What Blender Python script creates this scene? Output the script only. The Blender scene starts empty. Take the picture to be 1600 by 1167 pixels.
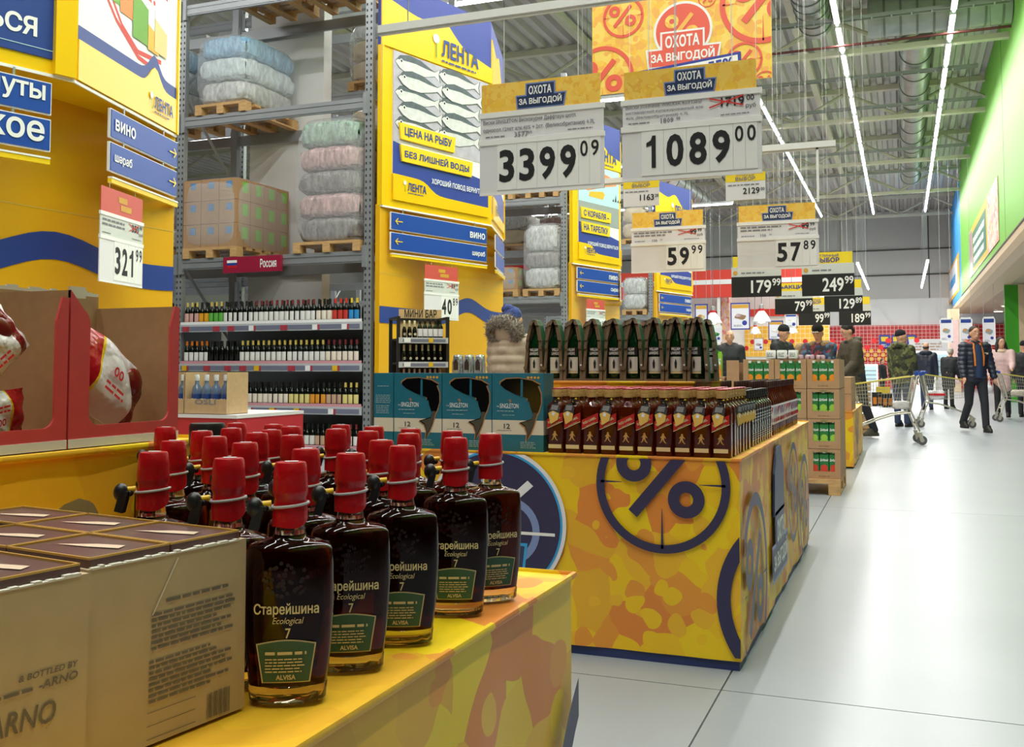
import bpy, math, random
from mathutils import Matrix, Vector
random.seed(7)
S = bpy.context.scene
COL = S.collection
R = math.radians
# ---------------------------------------------------------------- camera
F = 1560.0                      # focal length in pixels of the 1600 x 1167 frame
CX, CY, HOR = 800.0, 494.0, 575.0
H = 1.10                        # eye height
YAW = math.atan(610 / F)        # camera looks this far left of the aisle (+Y)
PIT = math.atan((HOR - CY) / F)
cam_d = bpy.data.cameras.new('camera'); cam = bpy.data.objects.new('camera', cam_d); COL.objects.link(cam)
cam_d.sensor_width = 36.0; cam_d.lens = 36.0 * F / 1600; cam_d.shift_y = -(583.5 - CY) / 1600
cam_d.clip_start = 0.05; cam_d.clip_end = 300
cam.location = (0, 0, H); cam.rotation_euler = (R(90) + PIT, 0, YAW)
S.camera = cam
# ---------------------------------------------------------------- world and exposure
wd = bpy.data.worlds.new('world'); S.world = wd; wd.use_nodes = True
bgn = wd.node_tree.nodes['Background']; bgn.inputs[0].default_value = (.93, .97, 1, 1); bgn.inputs[1].default_value = 0.0
S.view_settings.view_transform = 'Standard'; S.view_settings.look = 'None'
S.view_settings.exposure = 0.42; S.view_settings.gamma = 1.0; S.view_settings.use_curve_mapping = False
LAMP_W = 120.0                  # watts of one six metre run of ceiling tubes
TUBE_E = 9.0                    # emission of the tubes themselves
# ---------------------------------------------------------------- pixels to places
_mr = Matrix.Rotation(YAW, 3, 'Z') @ Matrix.Rotation(R(90) + PIT, 3, 'X')
_fw = Vector((-math.sin(YAW), math.cos(YAW), 0))
def ray(px, py):
    d = _mr @ Vector(((px - CX) / F, -(py - CY) / F, -1.0))
    return d / d.dot(_fw)
CAM = Vector((0, 0, H))
def PZ(px, py, Z): return CAM + ray(px, py) * Z
def PY(px, py, Y): r = ray(px, py); return CAM + r * (Y / r.y)
def PX(px, py, X): r = ray(px, py); return CAM + r * (X / r.x)
def in_view(p):
    d = _mr.transposed() @ (Vector(p) - CAM)
    if d.z > -.05: return False
    x, y = CX + F * d.x / -d.z, CY - F * d.y / -d.z
    return 0 <= x <= 1600 and 0 <= y <= 1167
def PH(px, py, z): r = ray(px, py); return CAM + r * ((z - H) / r.z)
# ---------------------------------------------------------------- materials
def lin(h):
    if isinstance(h, tuple): return h
    h = h.lstrip('#'); o = []
    for i in (0, 2, 4):
        c = int(h[i:i+2], 16) / 255
        o.append(c / 12.92 if c <= .04045 else ((c + .055) / 1.055) ** 2.4)
    return tuple(o)
MATS = {}
KIDS = {}                       # parts by their thing
def mat(name, col='888888', rough=.5, metal=0, emis=0, trans=0, alpha=1, var=None, bump=None, coat=0, ior=None, stretch=None):
    if name in MATS: return MATS[name]
    m = bpy.data.materials.new(name); m.use_nodes = True; MATS[name] = m
    nt = m.node_tree; b = nt.nodes['Principled BSDF']; c = lin(col)
    b.inputs['Base Color'].default_value = (*c, 1); b.inputs['Roughness'].default_value = rough
    b.inputs['Metallic'].default_value = metal; b.inputs['Transmission Weight'].default_value = trans
    b.inputs['Alpha'].default_value = alpha; b.inputs['Coat Weight'].default_value = coat
    if ior: b.inputs['IOR'].default_value = ior
    if emis: b.inputs['Emission Color'].default_value = (*c, 1); b.inputs['Emission Strength'].default_value = emis
    if var or bump:
        tc = nt.nodes.new('ShaderNodeTexCoord'); src = tc.outputs['Object']
        if stretch:
            mp = nt.nodes.new('ShaderNodeMapping'); mp.inputs['Scale'].default_value = stretch
            nt.links.new(src, mp.inputs[0]); src = mp.outputs[0]
    if var:
        n = nt.nodes.new('ShaderNodeTexNoise'); n.inputs['Scale'].default_value = var[0]; n.inputs['Detail'].default_value = 4
        nt.links.new(src, n.inputs['Vector'])
        r = nt.nodes.new('ShaderNodeValToRGB'); e = r.color_ramp.elements
        e[0].position = .3; e[1].position = .7
        e[0].color = (*[x * (1 - var[1]) for x in c], 1); e[1].color = (*[min(1, x * (1 + var[1])) for x in c], 1)
        nt.links.new(n.outputs['Fac'], r.inputs[0]); nt.links.new(r.outputs[0], b.inputs['Base Color'])
    if bump:
        n2 = nt.nodes.new('ShaderNodeTexNoise'); n2.inputs['Scale'].default_value = bump[0]; n2.inputs['Detail'].default_value = 3
        nt.links.new(src, n2.inputs['Vector'])
        bp = nt.nodes.new('ShaderNodeBump'); bp.inputs['Strength'].default_value = bump[1]; bp.inputs['Distance'].default_value = .02
        nt.links.new(n2.outputs['Fac'], bp.inputs['Height']); nt.links.new(bp.outputs[0], b.inputs['Normal'])
    return m
def camo(name, cols, scale, rough=.55, warp=.5, bump=None):
    """printed patches: rounded cells, each in one of several flat colours"""
    m = mat(name, cols[0], rough, bump=bump); nt = m.node_tree; b = nt.nodes['Principled BSDF']
    tc = nt.nodes.new('ShaderNodeTexCoord'); src = tc.outputs['Object']
    def cells(sc, off, names):
        n = nt.nodes.new('ShaderNodeTexNoise'); n.inputs['Scale'].default_value = sc * .8; n.inputs['Detail'].default_value = 1
        mx = nt.nodes.new('ShaderNodeVectorMath'); mx.operation = 'MULTIPLY_ADD'; mx.inputs[1].default_value = (warp/sc,)*3
        nt.links.new(src, n.inputs['Vector']); nt.links.new(n.outputs['Color'], mx.inputs[0])
        ad = nt.nodes.new('ShaderNodeVectorMath'); ad.inputs[1].default_value = (off, off*.7, off*1.3)
        nt.links.new(src, ad.inputs[0]); nt.links.new(ad.outputs[0], mx.inputs[2])
        v = nt.nodes.new('ShaderNodeTexVoronoi'); v.inputs['Scale'].default_value = sc; v.feature = 'SMOOTH_F1' if False else 'F1'
        nt.links.new(mx.outputs[0], v.inputs['Vector'])
        sp = nt.nodes.new('ShaderNodeSeparateColor'); nt.links.new(v.outputs['Color'], sp.inputs[0])
        return v, sp
    v1, s1 = cells(scale, 0, 0)
    r = nt.nodes.new('ShaderNodeValToRGB'); r.color_ramp.interpolation = 'CONSTANT'; el = r.color_ramp.elements
    k = len(cols)
    while len(el) < k: el.new(.5)
    for i in range(k): el[i].position = i / k
    for i in range(k): el[i].color = (*lin(cols[i]), 1)
    nt.links.new(s1.outputs[0], r.inputs[0])
    v2, s2 = cells(scale*1.25, 3.3, 0)
    lt = nt.nodes.new('ShaderNodeMath'); lt.operation = 'LESS_THAN'; lt.inputs[1].default_value = .42; nt.links.new(v2.outputs['Distance'], lt.inputs[0])
    gt = nt.nodes.new('ShaderNodeMath'); gt.operation = 'GREATER_THAN'; gt.inputs[1].default_value = .45; nt.links.new(s2.outputs[1], gt.inputs[0])
    mu = nt.nodes.new('ShaderNodeMath'); mu.operation = 'MULTIPLY'; nt.links.new(lt.outputs[0], mu.inputs[0]); nt.links.new(gt.outputs[0], mu.inputs[1])
    r2 = nt.nodes.new('ShaderNodeValToRGB'); r2.color_ramp.interpolation = 'CONSTANT'; e2 = r2.color_ramp.elements
    while len(e2) < k: e2.new(.5)
    for i in range(k): e2[i].position = i / k
    for i in range(k): e2[i].color = (*lin(cols[(i*2 + 1) % k]), 1)
    nt.links.new(s2.outputs[0], r2.inputs[0])
    mix = nt.nodes.new('ShaderNodeMix'); mix.data_type = 'RGBA'
    nt.links.new(mu.outputs[0], mix.inputs[0]); nt.links.new(r.outputs[0], mix.inputs[6]); nt.links.new(r2.outputs[0], mix.inputs[7])
    nt.links.new(mix.outputs[2], b.inputs['Base Color'])
    return m
# ---------------------------------------------------------------- mesh builder
def clip2d(q, b):
    for ax, lim, sg in ((0, b[0], 1), (0, b[1], -1), (1, b[2], 1), (1, b[3], -1)):
        o = []
        for i in range(len(q)):
            p, r = q[i-1], q[i]; dp, dr = (p[ax] - lim)*sg, (r[ax] - lim)*sg
            if (dp < 0) != (dr < 0): f = dp/(dp - dr); o.append((p[0] + (r[0]-p[0])*f, p[1] + (r[1]-p[1])*f))
            if dr >= 0: o.append(r)
        q = o
    return q
class G:
    def __init__(s, M=None): s.v = []; s.f = []; s.M = M
    def add(s, vs, fs):
        o = len(s.v)
        s.v += [(s.M @ Vector(p)) if s.M is not None else Vector(p) for p in vs]
        s.f += [[i + o for i in f] for f in fs]; return s
    def box(s, c, d, rz=0, rx=0, ry=0, taper=1):
        x, y, z = d[0] / 2, d[1] / 2, d[2] / 2; t = taper
        vs = [(-x, -y, -z), (x, -y, -z), (x, y, -z), (-x, y, -z), (-x*t, -y*t, z), (x*t, -y*t, z), (x*t, y*t, z), (-x*t, y*t, z)]
        if rz or rx or ry:
            m = Matrix.Rotation(rz, 3, 'Z') @ Matrix.Rotation(ry, 3, 'Y') @ Matrix.Rotation(rx, 3, 'X')
            vs = [m @ Vector(p) for p in vs]
        c = Vector(c)
        return s.add([Vector(p) + c for p in vs], [(3, 2, 1, 0), (4, 5, 6, 7), (0, 1, 5, 4), (1, 2, 6, 5), (2, 3, 7, 6), (3, 0, 4, 7)])
    def bx(s, x0, x1, y0, y1, z0, z1): return s.box(((x0+x1)/2, (y0+y1)/2, (z0+z1)/2), (x1-x0, y1-y0, z1-z0))
    def poly(s, pts): return s.add(pts, [tuple(range(len(pts)))])
    def flat(s, pts, y=0): return s.poly([(p[0], y, p[1]) for p in pts])
    def prism(s, pts, y0, y1):
        n = len(pts)
        vs = [(p[0], y0, p[1]) for p in pts] + [(p[0], y1, p[1]) for p in pts]
        return s.add(vs, [tuple(range(n)), tuple(range(2*n-1, n-1, -1))] + [(i, i + n, (i+1) % n + n, (i+1) % n) for i in range(n)])
    def cyl(s, p0, p1, r0, r1=None, n=10, caps=True):
        r1 = r0 if r1 is None else r1
        p0, p1 = Vector(p0), Vector(p1); d = (p1 - p0).normalized()
        a = d.orthogonal().normalized(); b = d.cross(a)
        vs = []
        for p, r in ((p0, r0), (p1, r1)):
            vs += [p + (a * math.cos(t) + b * math.sin(t)) * r for t in [2*math.pi*i/n for i in range(n)]]
        fs = [(i, (i+1) % n, (i+1) % n + n, i + n) for i in range(n)]
        if caps: fs += [tuple(range(n-1, -1, -1)), tuple(range(n, 2*n))]
        return s.add(vs, fs)
    def tube(s, path, r, n=6, closed=False):
        path = [Vector(p) for p in path]; k = len(path); vs = []; fs = []
        ref = Vector((.13, .27, .95))
        for i, p in enumerate(path):
            if closed: d = path[(i+1) % k] - path[i-1]
            else: d = path[min(i+1, k-1)] - path[max(i-1, 0)]
            d.normalize(); a = d.cross(ref)
            if a.length < .1: a = d.cross(Vector((1, 0, 0)))
            a.normalize(); b = d.cross(a)
            vs += [p + (a * math.cos(t) + b * math.sin(t)) * r for t in [2*math.pi*j/n for j in range(n)]]
        for i in range(k if closed else k - 1):
            o = i * n; q = ((i+1) % k) * n
            fs += [(o + j, o + (j+1) % n, q + (j+1) % n, q + j) for j in range(n)]
        if not closed: fs += [tuple(range(n-1, -1, -1)), tuple(range((k-1)*n, k*n))]
        return s.add(vs, fs)
    def lathe(s, prof, n=16, c=(0, 0, 0), sx=1, sy=1, sq=2.0):
        """profile of (radius, z); sq > 2 squares the section"""
        vs = []; fs = []; k = len(prof)
        for r, z in prof:
            for j in range(n):
                t = 2 * math.pi * (j + .5) / n; ct, st = math.cos(t), math.sin(t)
                q = 1 if sq == 2 else 1 / ((abs(ct) ** sq + abs(st) ** sq) ** (1 / sq))
                vs.append((c[0] + r*q*ct*sx, c[1] + r*q*st*sy, c[2] + z))
        for i in range(k - 1):
            fs += [(i*n + j, i*n + (j+1) % n, (i+1)*n + (j+1) % n, (i+1)*n + j) for j in range(n)]
        fs += [tuple(range(n-1, -1, -1)), tuple(range((k-1)*n, k*n))]
        return s.add(vs, fs)
    def rings(s, rings):
        """loft closed rings of equal point count"""
        n = len(rings[0]); k = len(rings); vs = [p for r in rings for p in r]; fs = []
        for i in range(k - 1):
            fs += [(i*n + j, i*n + (j+1) % n, (i+1)*n + (j+1) % n, (i+1)*n + j) for j in range(n)]
        fs += [tuple(range(n-1, -1, -1)), tuple(range((k-1)*n, k*n))]
        return s.add(vs, fs)
    def ell(s, c, r, n=12, m=8):
        vs = []; fs = []
        if not hasattr(r, '__len__'): r = (r, r, r)
        for i in range(1, m):
            p = math.pi * i / m
            vs += [(c[0] + r[0]*math.sin(p)*math.cos(t), c[1] + r[1]*math.sin(p)*math.sin(t), c[2] - r[2]*math.cos(p)) for t in [2*math.pi*j/n for j in range(n)]]
        a = len(vs); vs += [(c[0], c[1], c[2] - r[2]), (c[0], c[1], c[2] + r[2])]
        for i in range(m - 2):
            fs += [(i*n + j, i*n + (j+1) % n, (i+1)*n + (j+1) % n, (i+1)*n + j) for j in range(n)]
        for j in range(n):
            fs += [(a, (j+1) % n, j), (a + 1, (m-2)*n + j, (m-2)*n + (j+1) % n)]
        return s.add(vs, fs)
    def ring2d(s, c, r0, r1, y=0, a0=0, a1=360, n=40, box=None):
        """flat annulus in the x-z plane, cut to box = (x0, x1, z0, z1)"""
        for i in range(n):
            t0, t1 = R(a0 + (a1-a0)*i/n), R(a0 + (a1-a0)*(i+1)/n)
            q = [(c[0] + r*math.cos(t), c[1] + r*math.sin(t)) for r, t in ((r0, t0), (r1, t0), (r1, t1), (r0, t1))]
            if box: q = clip2d(q, box)
            if len(q) > 2: s.flat(q, y)
        return s
    def mesh(s, name):
        me = bpy.data.meshes.new(name); me.from_pydata([tuple(p) for p in s.v], [], s.f); return me
def put(name, me, m, parent=None, loc=None, rz=None, smooth=None):
    if isinstance(me, G):
        me = me.mesh(name)
        if smooth is not None:
            for p in me.polygons: p.use_smooth = True
            me.set_sharp_from_angle(angle=R(smooth))
        if m is not None: me.materials.append(MATS[m] if isinstance(m, str) else m)
    o = bpy.data.objects.new(name, me); COL.objects.link(o)
    if loc is not None: o.location = loc
    if rz is not None: o.rotation_euler = (0, 0, rz)
    if parent: o.parent = parent; KIDS.setdefault(parent, []).append(o)
    return o
def tag(o, label, cat, group=None):
    o['label'] = label; o['category'] = cat
    if group: o['group'] = group
    return o
def struct(o): o['kind'] = 'structure'; return o
def thing(name, label, cat, loc=(0, 0, 0), rz=0, group=None):
    o = bpy.data.objects.new(name, None); COL.objects.link(o); o.empty_display_size = .05
    o.location = loc; o.rotation_euler = (0, 0, rz); tag(o, label, cat, group); return o
def dup(root, loc, rz=None, label=None, group=None, skip=(), scale=None):
    r = root.copy(); COL.objects.link(r); r.location = loc
    if rz is not None: r.rotation_euler = (0, 0, rz)
    if label: r['label'] = label
    if group: r['group'] = group
    if scale: r.scale = (scale,) * 3
    for ch in KIDS.get(root, []):
        if ch.name.split('.')[0] in skip: continue
        c = ch.copy(); COL.objects.link(c); c.parent = r; KIDS.setdefault(r, []).append(c)
        for g in KIDS.get(ch, []):
            d = g.copy(); COL.objects.link(d); d.parent = c; KIDS.setdefault(c, []).append(d)
    return r
# ---------------------------------------------------------------- lettering
TXT = {}
def text_geo(body, bold=0, res=3, shear=0):
    """outline every contour of the built-in font and fill it with its own holes, so overlapping strokes stay solid"""
    k = (body, bold, res, shear)
    if k in TXT: return TXT[k]
    c = bpy.data.curves.new('t', 'FONT'); c.body = body; c.resolution_u = res; c.shear = shear; c.fill_mode = 'NONE'
    o = bpy.data.objects.new('t', c); me = bpy.data.meshes.new_from_object(o)
    nb = {}
    for e in me.edges:
        a, b = e.vertices; nb.setdefault(a, []).append(b); nb.setdefault(b, []).append(a)
    co = [(v.co.x, v.co.y) for v in me.vertices]; seen = set(); loops = []
    for e in me.edges:                                   # edges keep the contour direction
        a, b = e.vertices
        if a in seen: continue
        lp = [a]; seen.add(a); prev, cur = a, b
        while cur != a and cur not in seen:
            lp.append(cur); seen.add(cur)
            nx = [q for q in nb[cur] if q != prev]
            if not nx: break
            prev, cur = cur, nx[0]
        pts = []
        for q in lp:
            p = co[q]
            if not pts or (abs(p[0]-pts[-1][0]) + abs(p[1]-pts[-1][1])) > 1e-4: pts.append(p)
        if len(pts) > 2: loops.append(pts)
    bpy.data.objects.remove(o); bpy.data.curves.remove(c); bpy.data.meshes.remove(me)
    def area(p): return sum(p[i-1][0]*p[i][1] - p[i][0]*p[i-1][1] for i in range(len(p))) / 2
    def wind(x, y, ls):
        w = 0
        for p in ls:
            for i in range(len(p)):
                (x0, y0), (x1, y1) = p[i-1], p[i]
                if (y0 > y) != (y1 > y) and x < (x1-x0)*(y-y0)/(y1-y0) + x0: w += 1 if y1 > y0 else -1
        return w
    def grow(p, d, sg):
        n = len(p); out = []
        for i in range(n):
            a, b, q = p[i-1], p[i], p[(i+1) % n]
            e0 = (b[0]-a[0], b[1]-a[1]); e1 = (q[0]-b[0], q[1]-b[1])
            l0 = math.hypot(*e0) or 1; l1 = math.hypot(*e1) or 1
            n0 = (e0[1]/l0, -e0[0]/l0); n1 = (e1[1]/l1, -e1[0]/l1)
            m = (n0[0]+n1[0], n0[1]+n1[1]); ml = math.hypot(*m)
            if ml < .3: m = n0; f = 1
            else: m = (m[0]/ml, m[1]/ml); f = min(1.6, 2/ml)
            out.append((b[0] + m[0]*d*f*sg, b[1] + m[1]*d*f*sg))
        return out
    # group the contours glyph by glyph
    cl = []
    for p in sorted(loops, key=lambda p: min(q[0] for q in p)):
        a, b = min(q[0] for q in p), max(q[0] for q in p)
        if cl and a < cl[-1][1] - 1e-4: cl[-1][0].append(p); cl[-1][1] = max(cl[-1][1], b)
        else: cl.append([[p], b])
    vs, fs = [], []
    from mathutils.geometry import delaunay_2d_cdt
    for ls, _ in cl:
        sg = 1 if area(max(ls, key=lambda p: abs(area(p)))) > 0 else -1
        ls = [grow(p, bold, sg) for p in ls] if bold else ls
        pts = []; ed = []
        for p in ls:
            n0 = len(pts); pts += [Vector(q) for q in p]; ed += [(n0 + i, n0 + (i+1) % len(p)) for i in range(len(p))]
        r = delaunay_2d_cdt(pts, ed, [], 0, 1e-5); o_ = len(vs); vv = r[0]
        vs += [(q[0], q[1], 0) for q in vv]
        for f in r[2]:
            cx = sum(vv[q][0] for q in f)/len(f); cy = sum(vv[q][1] for q in f)/len(f)
            if wind(cx, cy, ls): fs.append(tuple(o_ + q for q in f))
    xs = [v[0] for v in vs]; ys = [v[1] for v in vs]
    TXT[k] = (vs, fs, min(xs), max(xs), min(ys), max(ys))
    return TXT[k]
def letter(g, body, x, z, h, w=None, y=-.003, bold=.02, al='C', shear=0, res=3, rot=0):
    """adds lettering to g in its x-z plane; h is the full glyph height, x the anchor, z the bottom"""
    vs, fs, x0, x1, y0, y1 = text_geo(body, bold, res, shear)
    sz = h / (y1 - y0); sx = (w / (x1 - x0)) if w else sz
    W = (x1 - x0) * sx; ox = x - (W / 2 if al == 'C' else W if al == 'R' else 0)
    out = []
    ca, sa = math.cos(rot), math.sin(rot)
    for v in vs:
        a, b = ox + (v[0] - x0) * sx, z + (v[1] - y0) * sz
        if rot: dx, dz = a - x, b - z; a, b = x + dx*ca - dz*sa, z + dx*sa + dz*ca
        out.append((a, y, b))
    g.add(out, fs); return g
def one(g, x, z, h, y):
    """a figure one with a flag"""
    w = h*.36
    g.flat([(x + w*(p[0] - .62), z + h*p[1]) for p in ((.55, 0), (.92, 0), (.92, .7), (.55, .7))], y)
    g.flat([(x + w*(p[0] - .62), z + h*p[1]) for p in ((.1, .66), (.55, .70), (.92, .7), (.92, 1), (.62, 1), (.48, .86), (.1, .78))], y)
    return g
def scribble(g, x0, x1, z0, z1, lines, y=-.002, fill=.45, ragged=.3):
    """rows of tiny unreadable print"""
    st = (z1 - z0) / lines
    for i in range(lines):
        z = z1 - (i + 1) * st; x = x0; end = x1 - (x1 - x0) * ragged * random.random()
        while x < end:
            w = st * random.uniform(.8, 2.6); xe = min(x + w, end)
            g.flat([(x, z), (xe, z), (xe, z + st*fill), (x, z + st*fill)], y); x = xe + st * .35
    return g
def T(x, y, z, rz=0): return Matrix.Translation((x, y, z)) @ Matrix.Rotation(rz, 4, 'Z')
# ================================================================ materials in common use
mat('floor', '999fa5', .33, var=(1.3, .05)); mat('joint', '8d9092', .6)
mat('deck', 'c8c5be', .6, var=(.6, .08)); mat('truss', 'cbc5b2', .5); mat('duct', '9fa39f', .38, .75, var=(3, .12)); mat('duct_band', '74786f', .4, .6)
mat('tube', 'ffffff', .4, emis=TUBE_E); mat('housing', 'e6e8ea', .4); mat('tray', '9a9c9b', .5, .4); mat('pipe_red', '5c2a26', .6)
mat('wall_grey', 'dcdad6', .7, var=(.5, .03)); mat('white_paint', 'eeeeec', .6); mat('green_paint', '76bb3c', .5); mat('blue_paint', '3a9de0', .5)
mat('beige', 'e0c8a4', .5); mat('soffit', 'cfc2a6', .3); mat('dark_line', '55504a', .6); mat('green_dark', '3c9c1e', .5)
mat('steel', 'a9adb0', .42, .55, var=(4, .05)); mat('steel_dark', '6f7376', .5, .4); mat('hole', '2b2d30', .8)
mat('yellow', 'e6ab04', .42); mat('yellow_light', 'fad31c', .4); mat('navy', '1d3c8f', .45); mat('blue_sign', '1748a8', .4); mat('indigo', '2f3f9e', .45)
mat('white', 'f4f4f4', .45); mat('offwhite', 'e9e7ec', .45); mat('black', '17181a', .5); mat('ink', '1b1b20', .6); mat('grey_ink', '7f7f88', .6)
mat('red', 'c71822', .45); mat('red_tile', 'd8262c', .3); mat('orange', 'ef8a3c', .5); mat('cardboard', 'b08a63', .8, var=(40, .06)); mat('cardboard_light', 'c6a67e', .8, var=(30, .06))
mat('wood', 'c79f6a', .7, var=(9, .18), stretch=(1, 6, 6)); mat('film', 'eef2f4', .16, trans=0, alpha=.26, bump=(9, 1.0), stretch=(2, 2, 9)); mat('red_price', 'd8392f', .5)
# ================================================================ floor
fl = struct(put('floor', G().bx(-34, 16, -7, 62, -.2, -.012), 'joint'))
sl = {}
for ix in range(11):
    for iy in range(14):
        x0, y0 = -30 + ix * 4.2, -6.2 + iy * 4.85
        if 'm' not in sl:
            o = put('floor_slab', G().bx(.003, 4.197, .003, 4.847, -.012, 0), 'floor', fl, (x0, y0, 0)); sl['m'] = o.data
        else: o = put('floor_slab', sl['m'], None, fl, (x0, y0, 0))
# ================================================================ ceiling: corrugated deck, trusses, ducts, trays
ZC = 9.7
g = G(); pts = []
x = -34.0
while x < 5:
    pts += [(x, ZC), (x + .14, ZC), (x + .19, ZC + .14), (x + .33, ZC + .14)]; x += .38
vs = [(p[0], -7, p[1]) for p in pts] + [(p[0], 62, p[1]) for p in pts]; n = len(pts)
g.add(vs, [(i, i + 1, i + 1 + n, i + n) for i in range(n - 1)])
struct(put('ceiling', g, 'deck'))
for k, y in enumerate([4, 11, 18, 25, 32, 39, 46, 53]):
    t = struct(put('trim_%d' % (k + 1), G().bx(-34, 4.2, y - .1, y + .1, 8.62, 8.74), 'truss'))
    put('top_chord', G().bx(-34, 4.2, y - .1, y + .1, 9.52, 9.68), 'truss', t)
    for i in range(-11, 2):
        xa = i * 3.0
        for s in (-1, 1):
            put('diagonal_brace', G().cyl((xa, y, 8.75), (xa + s * 1.45, y, 9.5), .055, n=6), 'truss', t)
for k, x in enumerate([-13, -7.5, -2.3, 3.6]):
    struct(put('trim_%d' % (k + 20), G().bx(x - .09, x + .09, -7, 59, 9.42, 9.62), 'truss'))
# the big round ventilation duct with its branch along the aisle
def duct_run(label, path, r, step=1.2):
    t = thing('ventilation_duct', label, 'duct', path[0]); o = Vector(path[0])
    g = G()
    for a, c in zip(path[:-1], path[1:]):
        a, c = Vector(a) - o, Vector(c) - o
        g.cyl(a, c, r, n=24)
        L = (c - a).length; d = (c - a).normalized(); s = step
        while s < L: put('joint_band', G().cyl(a + d*(s-.025), a + d*(s+.025), r + .018, n=24), 'duct_band', t, smooth=40); s += step
    for p in path[1:-1]: g.ell(Vector(p) - o, r * 1.02, 20, 12)
    put('pipe', g, 'duct', t, smooth=40)
duct_run('large round ribbed metal duct running across the aisle under the roof', [(-.6, 24.2, 9.19), (2.38, 24.2, 9.19)], .47, .35)
duct_run('round metal duct running along the aisle between the two light rows', [(.45, 25.25, 9.13), (.45, 45, 9.13)], .38, 1.6)
duct_run('bent round metal duct beside the large orange hanging banner', [(-2.3, 13.0, 9.14), (-2.3, 14.8, 9.14), (-1.75, 16.2, 9.14), (-1.75, 24, 9.14)], .37, .5)
duct_run('far round metal duct high above the shelf rows', [(-10.1, 30.2, 7.9), (-7.8, 31.2, 7.9), (-7.6, 41, 7.9)], .4, 1.0)
duct_run('round metal duct above the tall steel racks', [(-12, 13.6, 8.4), (-4.4, 13.9, 8.4)], .5, .9)
# cable trays and pipes across the ceiling
for i, (y, z, xa, xb) in enumerate([(22.5, 8.655, -3.8, 2.2), (27.2, 8.655, -3.6, 1.9), (30.5, 8.655, -4, 2.2), (36.8, 8.655, -4, 2.2), (41.0, 8.655, -4, 2.2)]):
    t = thing('cable_tray', ['steel cable tray crossing below the roof beside the bent duct', 'steel cable tray crossing the two light rows', 'steel cable tray over the middle of the aisle',
              'steel cable tray crossing towards the far wall', 'last steel cable tray before the far wall'][i], 'cable tray', (xa, y, z))
    for s in (0, .16): put('side_rail', G().bx(0, xb - xa, s, s + .02, 0, .07), 'tray', t)
    for q in (.3, xb - xa - .3): put('hanger_rod', G().cyl((q, .09, .03), (q, .09, 9.84 - z), .008, n=4), 'tray', t)
    for k in range(int((xb - xa) / .4)): put('rung', G().bx(k*.4 + .1, k*.4 + .13, .02, .16, .0, .015), 'tray', t)
t = thing('sprinkler_pipe', 'dark red sprinkler pipe crossing below the roof', 'pipe', (-3.5, 23.5, 8.38)); put('pipe', G().cyl((0, 0, 0), (5.8, 0, .04), .03, n=8), 'pipe_red', t, smooth=60)
for q in (.6, 3.2, 5.4): put('hanger_rod', G().cyl((q, 0, .0), (q, 0, 9.84 - 8.38), .008, n=4), 'tray', t)
# ---------------------------------------------------------------- ceiling lamps
def area(p, sx, sy, w, parent=None):
    l = bpy.data.lights.new('lamp_light', 'AREA'); l.shape = 'RECTANGLE'; l.size = sx; l.size_y = sy; l.energy = w; l.color = (1, .985, .95)
    rz = parent.rotation_euler.z; dx = Vector((math.cos(rz), math.sin(rz), 0)); c = parent.location + Vector(p)
    seen = any(in_view(c + dx*(sx*(k/8 - .5))) for k in range(9))
    o = bpy.data.objects.new('lamp_light' if seen else 'lamp_light_offscreen', l); COL.objects.link(o); o.location = p; o.parent = parent
    return o
proto = {}
def strip(loc, rz, label, group, L=1.78):
    up = ZC + .14 - loc[2]; L_ = L; key = round(up, 1)
    if key not in proto:
        t = thing('strip_light', label, 'ceiling lamp', loc, rz, group); proto[key] = t
        put('housing', G().bx(-L/2, L/2, -.06, .06, .03, .10), 'housing', t)
        put('tube', G().cyl((-L/2 + .03, 0, .005), (L/2 - .03, 0, .005), .034, n=8), 'tube', t, smooth=60)
        put('hanger_wire', G().cyl((0, 0, .1), (0, 0, up), .006, n=4), 'steel_dark', t)
    else: t = dup(proto[key], loc, rz, label, group)
    dx = Vector((math.cos(rz), math.sin(rz), 0))*(L/2)
    end = '' if any(in_view(Vector(loc) + dx*k) for k in (-1, 0, 1)) else '_offscreen'
    t.name = 'strip_light' + end
    for c in KIDS[t]:
        if c.name.startswith('tube'): c.name = 'tube' + end
    return t
for x, nm in ((-1.19, 'light row over the aisle beside the price signs'), (1.13, 'light row over the aisle beside the green wall'), (-3.6, 'light row along the ends of the shelf rows')):
    y = -3.0; k = 0
    while y < 51:
        t = strip((x, y, 8.55), R(90), 'white tube lamp in the ' + nm, nm)
        if k % 3 == 1: a = area((0, 0, -.06), 6, .12, LAMP_W, t)
        y += 2.05; k += 1
for y in (7.4, 14.9, 21.6, 29.0, 37.0):
    k = 0; x = -6.6
    nm = 'light row across the shelf alleys'
    while x > -20:
        t = strip((x, y, 7.15), 0, 'white tube lamp in the ' + nm, nm)
        if k % 3 == 1: area((0, 0, -.06), 6, .12, LAMP_W * .8, t)
        x -= 2.05; k += 1
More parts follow.
